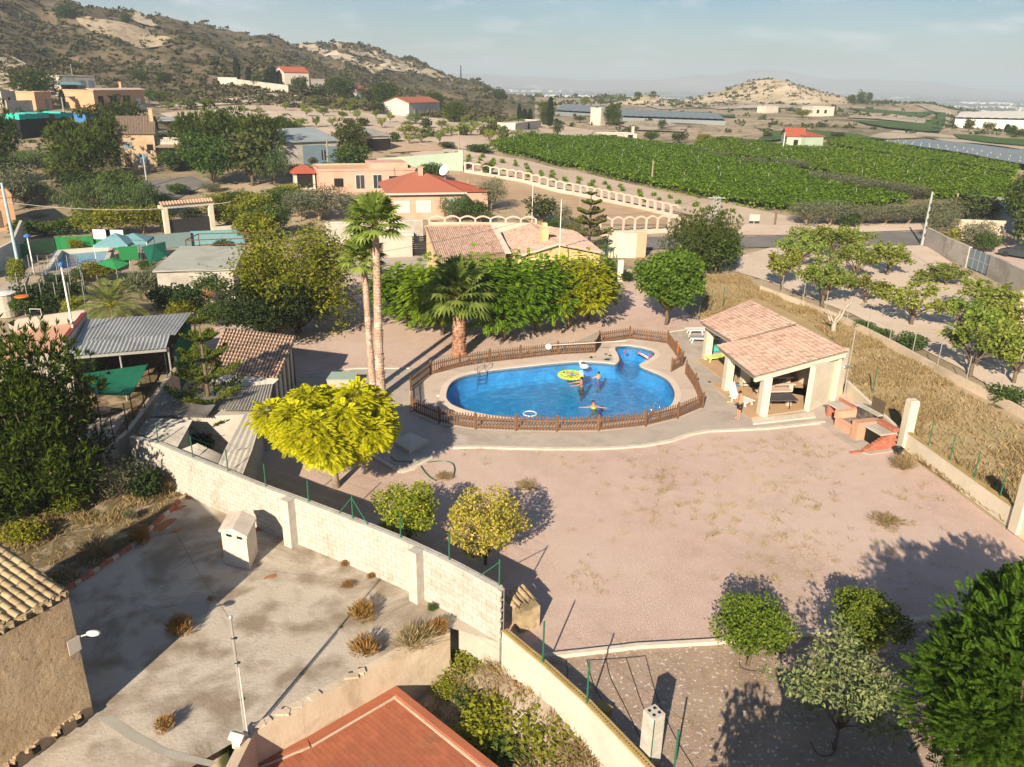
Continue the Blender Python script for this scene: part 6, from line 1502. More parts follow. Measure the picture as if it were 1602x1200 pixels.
house('small white square pump house among the cypresses',(939,196),(947,195),4,5,'white','flat','white',0,(),name='pump_house',cat='pump house')
house('white house standing on the low ridge to the right',(1270,182),(1304,181),7,3.6,'white','flat','white',0,((.25,1.2,1.2,1.4,'void'),(.6,1.2,1.2,1.4,'void')))
house('tiny white house at the left foot of the right ridge',(1198,177),(1217,176),5,2.6,'white','flat','white',0,())
house('red tile roofed shed with mint green wall amid the vineyard',(1229,233),(1258,233),8,3.0,'mint','gable','tilebright',1.6,((.5,.3,1.0,1.8,'void'),),name='shed',cat='shed')
house('mint green annexe beside the red roofed vineyard shed',(1258,234),(1286,232),7,3.0,'mint','shed','tilebright',.8,(),name='annexe',cat='annexe')
# greenhouses
def gh(label,P,h,m,sub=10,name='greenhouse',cat='greenhouse'):
    Q = [G(*p_) for p_ in P]; z = max(p.z for p in Q)*.5+min(p.z for p in Q)*.5; t = T(name,label,cat,V2(sum(Q,Vector())/4,z))
    MB().prism([(p.x,p.y) for p in Q],z-2,z+h-.5).build('side_film',M[m],t); a,b,c,d = [V2(p,z+h) for p in Q]; vs = []; fs = []
    for i in range(sub*4+1):
        u = i/(sub*4); zz = Vector((0,0,.12*abs(math.sin(math.pi*i/4)))); vs += [a.lerp(b,u)+zz,d.lerp(c,u)+zz]
        if i: k = 2*i; fs.append((k-2,k,k+1,k-1))
    MB().add(vs,fs).build('roof_film',M[m],t)
    return t
gh('long grey net greenhouse in the middle distance',[(974,189),(1135,196),(1122,183),(970,177)],1.6,'greenhouse',14)
gh('short grey net greenhouse behind the tall cypresses',[(868,180),(948,184),(950,172),(880,167)],1.6,'greenhouse',8)
t = T('net_field','broad field covered with flat grey netting on the right','net cover',G(1480,240)); P = [(1372,229),(1470,243),(1602,268),(1720,285),(1720,262),(1602,244),(1500,231),(1440,226)]
ND = drape('net',GP(P),1.3,M['greenhouse'],4,kind=None,bump=.3,bs=6)
ND.parent = t; ND.location = ND.location-ORG[t]
Q = GP(P)
for k in range(30):
    u,v_ = (k % 15+.5)/15,(k//15+.5)/4; p = Q[0].lerp(Q[2],u).lerp(Q[7].lerp(Q[5],u),v_); z = hz(p.x,p.y); MB().tube([(p.x,p.y,z),(p.x,p.y,z+1.6)],.06,4).build('post',M['whitewood'],t)
gh('large white plastic greenhouse on the far right',[(1492,199),(1660,206),(1700,190),(1500,187)],5,'ghwhite',12)
# gated wall, car and house plot on the right
pts = [W(1447,384),W(1478,402),W(1512,418)]; pt2 = [W(1545,432),W(1602,462),W(1680,505)]
t = T('plot_boundary','grey rendered wall with dark panelled gate on the right','wall',V2(pts[1]));  
for s in (pts,pt2):
    mb = MB()
    for a,b in zip(s[:-1],s[1:]): mb.wall(a,b,-.3,2.1,.3)
    mb.build('wall_body',M['grey_render'],t)
a,b = pts[-1],pt2[0]; g = MB().wall(a,b,.1,2.0,.08).build('gate_leaf',M['shutter'],t); d = (b-a)
for k in range(5): p = a.lerp(b,k/4); MB().obox((p.x,p.y,1.05),(.08,.12,2.0),math.atan2(d.y,d.x)).build('gate_stile',M['steel'],g)
MB().wall(a,b,1.02,1.1,.12).build('gate_rail',M['steel'],g)
p = G(1597,404); Rz = Matrix.Rotation(2.2,3,'Z'); t = T('parked_car','dark car parked on the forecourt at the right edge','car',(p.x,p.y,p.z))
def cb(prof,w,nm,m,sub=None,dz=0):
    vs = [p+Rz @ Vector((x,s*w*(1 if i else 1),z+dz)) for i,s in enumerate((-1,1)) for x,z in prof]; n = len(prof)
    return MB().add(vs,[tuple(range(n)),tuple(range(2*n-1,n-1,-1))]+[(i,n+i,n+(i+1) % n,(i+1) % n) for i in range(n)]).build(nm,M[m],t)
cb([(-2.1,.3),(2.1,.3),(2.15,.65),(1.9,.85),(1.0,.95),(.45,1.42),(-1.1,1.45),(-1.75,.98),(-2.1,.9)],.85,'body','car')
cb([(.9,.97),(.4,1.37),(-1.0,1.39),(-1.6,.99)],.865,'window','glass')
for x in (-1.3,1.3):
    for s in (-1,1):
        c = p+Rz @ Vector((x,s*.8,.32)); wm = MB().lathe((0,0,0),[(.2,-.1),(.32,-.09),(.32,.09),(.2,.1)],14).mesh('wheel',M['black']); o = put('wheel',wm,(c.x,c.y,c.z),0,t); o.rotation_euler = (R(90),0,2.2)
for s in (-1,1): MB().ball(p+Rz @ Vector((2.1,s*.6,.7)),(.1,.15,.09),8,5).build('headlight',M['plastic'],t)
MB().obox(G(1525,378)+Vector((0,0,1.3)),(6,.2,2.6),-.1).build('stone_wall',M['parapet'],label='shaded grey wall section behind the forecourt',cat='wall')
house('small ochre building corner at the right edge above the orchard',(1585,500),(1640,512),5,2.0,'parapet','flat','greyroof',0,(),name='outbuilding',cat='outbuilding')
house('low blue grey farm shed behind the right hand trees',(1570,362),(1640,366),7,3,'shutter','shed','greyroof',.5,(),name='shed',cat='shed')
# poles and wires
t,p1,h1 = mast('utility_pole','leaning grey concrete utility pole beside the road bend',(1442,384),(1458,300),None,.17,.11,'concpole','pole')
for k in range(5): MB().obox((p1.x+.01,p1.y-.17,h1*(.2+.14*k)),(.1,.03,.35)).build('slot',M['darksteel'],t)
mast('utility_pole','short brown wooden pole among the grey green bushes',(1490,345),(1498,302),None,.13,.11,'polewood','pole')
mast('utility_pole','slim pale wooden pole at the edge of the vineyard',(1019,291),(1024,252),None,.15,.11,'polewood','pole')
t,p2,h2 = mast('lattice_pylon','short steel lattice pylon behind the round pine',(1117,350),(1117,307),None,.06,.05,'steel','pylon')
for i in (-1,1):
    for j in (-1,1): MB().tube([(p2.x+i*.6,p2.y+j*.6,p2.z),(p2.x+i*.35,p2.y+j*.35,h2)],.07,4).build('leg',M['steel'],t)
for k in range(8): z = p2.z+(h2-p2.z)*k/8; r_ = .6-.25*k/8; MB().tube([(p2.x-r_,p2.y-r_,z),(p2.x+r_,p2.y-r_,z+(h2-p2.z)/8),(p2.x+r_,p2.y+r_,z),(p2.x-r_,p2.y+r_,z+(h2-p2.z)/8),(p2.x-r_,p2.y-r_,z)],.035,4).build('brace',M['steel'],t)
MB().obox((p2.x,p2.y,h2-.2),(2.2,.12,.12)).build('crossarm',M['steel'],t)
mast('utility_pole','thin brown pole in front of the terraces, beside the dark bushes',(718,255),(719,205),None,.14,.1,'polewood','pole')
mast('utility_pole','brown wooden pole in front of the warehouse',(514,268),(512,220),None,.13,.1,'polewood','pole')
mast('utility_pole','grey pole on the dark road by the old brown roofed house',(231,293),(225,240),None,.14,.1,'concpole','pole')
mast('utility_pole','slim grey pole on the slope left of the peach villa',(103,193),(97,152),None,.16,.1,'concpole','pole')
mast('antenna_pole','thin white mast behind the main house roof, in front of the brown field',(832,352),(832,290),None,.05,.04,'plastic','antenna')
mast('antenna_pole','thin grey mast in the brown field behind the araucaria',(906,345),(905,308),None,.06,.05,'steel','antenna')
mast('antenna_pole','thin grey mast behind the pink flat roofed house',(609,302),(608,250),None,.06,.04,'steel','antenna')
mast('radio_mast','slim dark radio mast at the end of the hill ridge',(721,126),(720,102),None,.5,.3,'darksteel','mast')
mast('utility_pole','slender white post right of the reddish vineyard shed',(1224,240),(1229,207),None,.12,.09,'plastic','pole')
mast('iron_post','rusty iron post beside the road verge',(1212,352),(1213,332),None,.14,.14,'bark','post')
t,p,h = mast('road_sign','blank weathered notice board on the road verge',(1179,352),(1180,338),None,.06,.06,'steel','sign'); MB().obox((p.x,p.y,h-.2),(1.3,.08,.8)).build('board',M['mint'],t)
def cable(label,a,b,sag,r=.012,m='rope'):
    P = [Vector(a).lerp(Vector(b),k/24)-Vector((0,0,sag*4*(k/24)*(1-k/24))) for k in range(25)]; MB().tube(P,r,4,False).build('overhead_cable',M[m],label=label,cat='cable')
pc = W(872,330,5.6); cable('thin dark cable sagging across the picture in front of the main house',W(-30,432,7.0),(pc.x,pc.y,5.6),1.6,.014)
cable('thin cable from the lattice pylon towards the concrete pole',(p2.x+1.5,p2.y,h2),(p1.x,p1.y,h1-.2),.6)
cable('thin cable from the main house antenna to the lattice pylon',(pc.x,pc.y,5.6),(p2.x-1.5,p2.y,h2),1.2)
cable('pale wires crossing above the tile topped gateway',W(-30,310,7),W(360,316,7),.8,.02,'steel')
# block outside the frame to the lower right whose wall shades the bed
t = T('neighbour_house','plain rendered neighbouring house standing below the lower edge of the view','house',(6.8,9.5,0))
MB().prism([(6.0,12.0),(5.4,7.0),(8.2,6.0),(9.1,11.6)],-.5,4.1).build('wall',M['parapet'],t)
MB().prism([(5.85,12.1),(5.2,6.9),(8.3,5.9),(9.2,11.7)],4.1,4.3).build('roof',M['quarry'],t)
# ------------------------------------------------------------------ plants: leaf builders
class Fol:
    def __init__(s,seed): s.r = np.random.RandomState(seed); s.V = []
    def unit(s,n):
        v = s.r.normal(size=(n,3)); return v/np.linalg.norm(v,axis=1,keepdims=True)
    def leaf(s,C,Tn,Bn,l,w):
        l = np.asarray(l).reshape(-1,1); w = np.asarray(w).reshape(-1,1)
        s.V.append(np.stack([C,C+Tn*l*.5+Bn*w*.5,C+Tn*l,C+Tn*l*.5-Bn*w*.5],1).reshape(-1,3))
    def scatter(s,C,l,w,up=.3,axis=None,spread=1.):
        """leaves at points C, facing mostly up/outward"""
        n = len(C); Nn = s.unit(n); Nn[:,2] = np.abs(Nn[:,2])+up; Nn /= np.linalg.norm(Nn,axis=1,keepdims=True)
        Tn = s.unit(n)*spread+(0 if axis is None else axis); Tn -= Nn*(Tn*Nn).sum(1,keepdims=True)
        Tn /= np.maximum(np.linalg.norm(Tn,axis=1,keepdims=True),1e-6); Bn = np.cross(Nn,Tn)
        k = s.r.uniform(.7,1.3,n); s.leaf(C,Tn,Bn,l*k,w*k)
    def fronds(s,P,D,L_,pairs,ll,lw,droop=.5):
        """feathery compound leaves starting at P along D"""
        n = len(P); D = D/np.linalg.norm(D,axis=1,keepdims=True); side = np.cross(D,np.array([0,0,1.])); side /= np.maximum(np.linalg.norm(side,axis=1,keepdims=True),1e-6)
        upv = np.cross(side,D); L_ = np.asarray(L_).reshape(-1,1)*np.ones((n,1))
        for k in range(pairs):
            t = (k+.6)/pairs; Q = P+D*L_*t-np.array([0,0,1.])*L_*droop*t*t
            Dn = D-np.array([0,0,1.])*2*droop*t; Dn /= np.linalg.norm(Dn,axis=1,keepdims=True); sz = (.55+.9*math.sin(math.pi*min(1,t*.85+.12)))*.75
            for sg in (-1,1):
                Tn = side*sg*.9+Dn*.55-upv*.12; Tn /= np.linalg.norm(Tn,axis=1,keepdims=True)
                Bn = np.cross(upv,Tn); Bn /= np.linalg.norm(Bn,axis=1,keepdims=True); s.leaf(Q,Tn,Bn,np.full(n,ll*sz),np.full(n,lw))
    def mesh(s,name,m):
        V = np.concatenate(s.V); return np_mesh(name,V,np.arange(len(V)).reshape(-1,4),m)
PROTO = {}
def limb(mb,a,b,r0,r1,rnd,n=4,wig=.08,sides=6):
    a,b = Vector(a),Vector(b); P = []
    for i in range(n+1):
        t = i/n; p = a.lerp(b,t); w = (b-a).length*wig*math.sin(math.pi*t); P.append(p+Vector((rnd.uniform(-w,w),rnd.uniform(-w,w),.25*w)))
    mb.tube(P,[r0+(r1-r0)*i/n for i in range(n+1)],sides)
def blobs(rnd,nb,w,h,th,flat=1.,top=True,rr=(.26,.40),lean=(0,0)):
    """clump centres spread over the shell of an ellipsoid crown"""
    out = []; cz = (h+th)/2; az = (h-th)/2
    for i in range(nb):
        u = (i+.5)/nb; z = 1-2*u; z = z*.9; a = i*2.39996+rnd.uniform(-.35,.35); r = math.sqrt(max(0,1-z*z)); k = rnd.uniform(.42,.80)
        out.append((r*math.cos(a)*w/2*k,r*math.sin(a)*w/2*k,cz+z*az*k*rnd.uniform(.85,1.1),rnd.uniform(*rr)*min(w/2,az*1.3)))
    out.append((0,0,cz,.45*min(w/2,az))); return out
def tree_mesh(key,lm,bm,seed,h,w,th,nb,n,l,lw,up=.3,tr=.12,droop=0.,rr=(.26,.40),style='leaf',stems=1,inner=.5):
    rnd = random.Random(seed); f = Fol(seed); bl = blobs(rnd,nb,w,h,th,rr=rr); tk = MB()
    top = th+(h-th)*.35
    for s in range(stems):
        ox = .12*w*(s-(stems-1)/2)
        limb(tk,(ox*.3,0,-.15),(ox,rnd.uniform(-.05,.05)*w,top),tr/math.sqrt(stems),tr*.45/math.sqrt(stems),rnd,5,.05,8)
    for (x,y,z,r) in bl[:-1]:
        limb(tk,(x*.06,y*.06,max(th,.3)*.75+.1*rnd.random()),(x*.92,y*.92,z),tr*.38,tr*.1,rnd,4,.1,5)
    cc = np.array([0,0,(h+th)/2]); ax = np.array([w/2,w/2,(h-th)/2])
    tot = sum(b[3]**2 for b in bl)
    for (x,y,z,r) in bl:
        k = int(n*r*r/tot); d = f.unit(k); rad = r*f.r.uniform(.25,1,(k,1))**inner*np.where(f.r.rand(k,1) < .13,f.r.uniform(1,1.38,(k,1)),1); sc = np.array([1.1,1.1,.85])
        C = np.array([x,y,z])+d*rad*sc; C[:,2] -= droop*np.abs(f.r.normal(size=k))*.3
        C[:,2] = np.maximum(C[:,2],th*.55)
        if style == 'leaf': f.scatter(C,l,lw,up)
        elif style == 'weep':
            ax_ = np.tile([0,0,-1.6],(k,1)); Nn = d.copy(); Tn = f.unit(k)*.5+ax_; Tn -= Nn*(Tn*Nn).sum(1,keepdims=True)*.6; Tn /= np.linalg.norm(Tn,axis=1,keepdims=True); Bn = np.cross(Nn,Tn); Bn /= np.maximum(np.linalg.norm(Bn,axis=1,keepdims=True),1e-6); f.leaf(C,Tn,Bn,l*f.r.uniform(.6,1.4,k),np.full(k,lw))
        elif style == 'needle':
            # tufts of needles pointing up and out
            for _ in range(7):
                Tn = d*.8+f.unit(k)*.75+np.array([0,0,.55]); Tn /= np.linalg.norm(Tn,axis=1,keepdims=True); Bn = np.cross(Tn,f.unit(k)); Bn /= np.maximum(np.linalg.norm(Bn,axis=1,keepdims=True),1e-6); f.leaf(C,Tn,Bn,l*f.r.uniform(.7,1.2,k),np.full(k,lw))
        elif style == 'frond':
            D = d*np.array([1,1,.35])+f.unit(k)*.25+np.array([0,0,.12+1.5*droop]); f.fronds(C,D,l*f.r.uniform(.8,1.25,k),6,l*.42,lw,.38-droop)
    return {'trunk': tk.mesh('trunk',M[bm],True),'crown': f.mesh('crown',M[lm])}
def sparse_mesh(key,lm,bm,seed,h,w,n,l,lw,stems=3,reach=.9,tr=.11):
    """open fruit tree: forked trunk, long branches with leaf clusters along them"""
    rnd = random.Random(seed); f = Fol(seed); tk = MB(); pts = []
    th = h*.22; limb(tk,(0,0,-.15),(0,0,th),tr,tr*.8,rnd,3,.05,8)
    nb = 13
    for i in range(nb):
        a = i*2.4+rnd.uniform(-.4,.4); e = rnd.uniform(.45,1.25); r = w/2*rnd.uniform(.65,1.05)*(1 if e < .9 else .7)
        b = Vector((r*math.cos(a),r*math.sin(a),th+(h-th)*min(1,.12+e*.58)*rnd.uniform(.7,1.0))); m_ = Vector((b.x*.45,b.y*.45,th+(b.z-th)*.62))
        limb(tk,(0,0,th*.9),m_,tr*.42,tr*.25,rnd,3,.08,5); limb(tk,m_,b,tr*.25,tr*.06,rnd,3,.12,5)
        for k in range(5):
            t = rnd.uniform(.1,1.08); p = m_.lerp(b,t); pts.append((p.x+rnd.uniform(-.2,.2),p.y+rnd.uniform(-.2,.2),p.z+rnd.uniform(-.05,.3),rnd.uniform(.22,.55)))
        for k in range(2):
            c = m_.lerp(b,rnd.uniform(.2,.9)); e_ = c+Vector((rnd.uniform(-.7,.7),rnd.uniform(-.7,.7),rnd.uniform(.1,.7))); limb(tk,c,e_,tr*.14,tr*.05,rnd,2,.1,4); pts.append((*e_,.34)); pts.append((*c.lerp(e_,.5),.28))
    k = n//len(pts)
    for (x,y,z,r) in pts:
        d = f.unit(k); C = np.array([x,y,z])+d*r*f.r.uniform(.15,1,(k,1)); f.scatter(C,l,lw,.25)
    return {'trunk': tk.mesh('trunk',M[bm],True),'crown': f.mesh('crown',M[lm])}
def fan_palm(key,lm,seed,h,w,th,nf,rt=.28,rtop=.2,up=.5):
    rnd = random.Random(seed); f = Fol(seed); tk = MB(); P = []; rad = []
    nr_ = int(th/.09)
    for i in range(nr_+1):
        z = th*i/nr_; P.append((.04*math.sin(z*.5+seed),.04*math.cos(z*.4),z-.1)); rad.append((rt+(rtop-rt)*i/nr_)*(1.05 if i % 2 else .97)*(1+.25*max(0,1-z/.8)))
    tk.tube(P,rad,12)
    bt = Fol(seed+1); k = int(th*42)     # old leaf bases
    zz = bt.r.uniform(.05*th,th,k); aa = bt.r.uniform(0,6.283,k); rr = np.interp(zz,[0,th],[rt,rtop])*1.0
    C = np.stack([rr*np.cos(aa),rr*np.sin(aa),zz],1); Tn = np.stack([np.cos(aa)*.45,np.sin(aa)*.45,np.ones(k)],1); Tn /= np.linalg.norm(Tn,axis=1,keepdims=True); Bn = np.stack([-np.sin(aa),np.cos(aa),np.zeros(k)],1); bt.leaf(C,Tn,Bn,bt.r.uniform(.4,.7,k)*rt,bt.r.uniform(.25,.4,k)*rt)
    R0 = w/2; c = Vector((0,0,th))
    st = MB()
    for i in range(nf):
        a = i*2.39996; e = math.pi/2*(1-((i+.5)/nf)**.8*up)        # young leaves upright, old ones hang
        pl = R0*rnd.uniform(.5,.64); d = Vector((math.cos(a)*math.cos(e),math.sin(a)*math.cos(e),math.sin(e))); b = c+d*pl+Vector((0,0,-.1*pl*(1-math.sin(max(e,0)))))
        st.tube([c,c.lerp(b,.5)+Vector((0,0,.05)),b],[.035,.028,.02],4,False)
        side = Vector((-math.sin(a),math.cos(a),0)); nn = side.cross(d); ns = 15; fl = R0*rnd.uniform(.5,.62)*(h-th)/max(h-th,.1)
        fd = (d+Vector((0,0,-.15))).normalized()
        for j in range(ns):
            ph = (j/(ns-1)-.5)*3.7; t1 = fd*math.cos(ph)+side*math.sin(ph); L_ = fl*(.72+.28*math.cos(ph*.8)); m_ = b+t1*L_*.55; e_ = b+t1*L_+Vector((0,0,-.22*L_)); bb = nn.cross(t1).normalized()*.055*R0*1.0
            f.V.append(np.array([b,m_+bb,e_,m_-bb]))
    return {'trunk': tk.mesh('trunk',M['palmred' if rt > .4 else 'palmtrunk'],False),'leaf_base': bt.mesh('leaf_base',M['palmred' if rt > .4 else 'palmtrunk']),'leaf_stalk': st.mesh('leaf_stalk',M['lf_ygreen']),'crown': f.mesh('crown',M[lm])}
def date_palm(key,lm,seed,h,w,th,nf):
    rnd = random.Random(seed); f = Fol(seed); tk = MB(); tk.tube([(0,0,-.1),(0,0,th*.5),(0,0,th)],[.42,.34,.3],12); R0 = w/2; st = MB()
    for i in range(nf):
        a = i*2.39996; e = 1.35-1.55*(i/nf)**.9; P = []
        for k in range(9):
            t = k/8; r = R0*1.12*t; P.append(Vector((math.cos(a)*math.cos(e)*r,math.sin(a)*math.cos(e)*r,th+math.sin(e)*r-.62*R0*t*t*(.55+.45*math.cos(e)))))
        st.tube(P,[.03*(1-.8*k/8) for k in range(9)],4,False); side = Vector((-math.sin(a),math.cos(a),0))
        for k in range(30):
            t = .18+.82*k/30; q = t*8; i0 = min(7,int(q)); p = P[i0].lerp(P[i0+1],q-i0); tg = (P[i0+1]-P[i0]).normalized(); L_ = .30*R0*math.sin(math.pi*min(1,t*.75+.2))
            for s in (-1,1):
                d = (side*s*.85+tg*.7+Vector((0,0,.22))).normalized(); bb = d.cross(tg).cross(d).normalized()*.026; f.V.append(np.array([p,p+d*L_*.5+bb,p+d*L_+Vector((0,0,-.12*L_)),p+d*L_*.5-bb]))
    return {'trunk': tk.mesh('trunk',M['palmtrunk']),'leaf_stalk': st.mesh('leaf_stalk',M['lf_gold2']),'crown': f.mesh('crown',M[lm])}
def araucaria(key,lm,seed,h,w):
    rnd = random.Random(seed); f = Fol(seed); tk = MB(); tk.tube([(0,0,-.1),(.03,0,h*.5),(0,.02,h)],[.02*h,.013*h,.004*h],8); nl = 6
    for i in range(nl):
        z = h*(.14+.80*(i/(nl-1))**.85); L0 = w/2*(1-.82*(i/(nl-1))**1.25); nb = 5 if i < nl-1 else 4
        for k in range(nb):
            a = 2*math.pi*k/nb+i*.55+rnd.uniform(-.12,.12); L_ = L0*rnd.uniform(.85,1.1); d = Vector((math.cos(a),math.sin(a),0)); side = Vector((-d.y,d.x,0)); P = [Vector((0,0,z))+d*L_*t+Vector((0,0,L_*(.55*t*t-.12*t))) for t in (0,.25,.5,.75,1)]
            tk.tube(P,[.009*h*(1-.7*t) for t in (0,.25,.5,.75,1)],5,False)
            m = 20
            for j in range(m):
                t = .22+.78*j/m; q = t*4; i0 = min(3,int(q)); p = P[i0].lerp(P[i0+1],q-i0); wv = L_*.36*math.sin(math.pi*min(1,.22+t*.72))
                for s in (-1,1):
                    e = p+side*s*wv*rnd.uniform(.75,1.1)+d*wv*.45+Vector((0,0,wv*.34)); n = 9; tt = f.r.uniform(.05,1,n)[:,None]; C = np.array(p)[None]*(1-tt)+np.array(e)[None]*tt; ax = np.array((e-p).normalized())
                    Tn = ax*.7+f.unit(n)*.5+np.array([0,0,.5]); Tn /= np.linalg.norm(Tn,axis=1,keepdims=True); Bn = np.cross(Tn,f.unit(n)); Bn /= np.linalg.norm(Bn,axis=1,keepdims=True); f.leaf(C,Tn,Bn,np.full(n,.030*h),np.full(n,.0085*h))
    return {'trunk': tk.mesh('trunk',M['bark'],True),'crown': f.mesh('crown',M[lm])}
def cypress(key,lm,seed,h,w):
    f = Fol(seed); n = 1500; z = f.r.uniform(.04,1,n)**.8; a = f.r.uniform(0,6.283,n); r = w/2*np.sin(np.pi*np.clip(z*.86+.1,0,1))**.7*f.r.uniform(.6,1.05,n); C = np.stack([r*np.cos(a),r*np.sin(a),z*h*.94],1)
    Tn = np.stack([np.cos(a)*.25,np.sin(a)*.25,np.ones(n)],1)+f.unit(n)*.25; Tn /= np.linalg.norm(Tn,axis=1,keepdims=True); Bn = np.cross(Tn,f.unit(n)); Bn /= np.linalg.norm(Bn,axis=1,keepdims=True); f.leaf(C,Tn,Bn,np.full(n,.09*h),np.full(n,.1*w))
    return {'trunk': MB().tube([(0,0,-.2),(0,0,h*.3)],.12,6).mesh('trunk',M['bark']),'crown': f.mesh('crown',M[lm])}
def bush_mesh(key,lm,seed,h,w,n,l,lw,style='leaf',up=.2):
    rnd = random.Random(seed); f = Fol(seed); st = MB(); nb = 9
    for i in range(nb):
        a = i*2.4; r = w/2*.55*math.sqrt((i+.3)/nb); z = h*rnd.uniform(.35,.62); rr = rnd.uniform(.3,.42)*min(w,h*1.4)*.8; k = n//nb; d = f.unit(k); C = np.array([r*math.cos(a),r*math.sin(a),z])+d*np.array([1,1,.8])*rr*f.r.uniform(.3,1,(k,1))**.5; C[:,2] = np.clip(C[:,2],.02,h*1.05)
        if style == 'spike':
            Tn = d*np.array([.8,.8,.3])+np.array([0,0,.8]); Tn /= np.linalg.norm(Tn,axis=1,keepdims=True); Bn = np.cross(Tn,f.unit(k)); Bn /= np.linalg.norm(Bn,axis=1,keepdims=True); f.leaf(C-Tn*l*.4,Tn,Bn,l*f.r.uniform(.6,1.3,k),np.full(k,lw))
        else: f.scatter(C,l,lw,up)
        limb(st,(0,0,-.05),(r*math.cos(a)*.8,r*math.sin(a)*.8,z),.03,.01,rnd,2,.1,4)
    return {'stem': st.mesh('stem',M['bark']),'foliage': f.mesh('foliage',M[lm])}
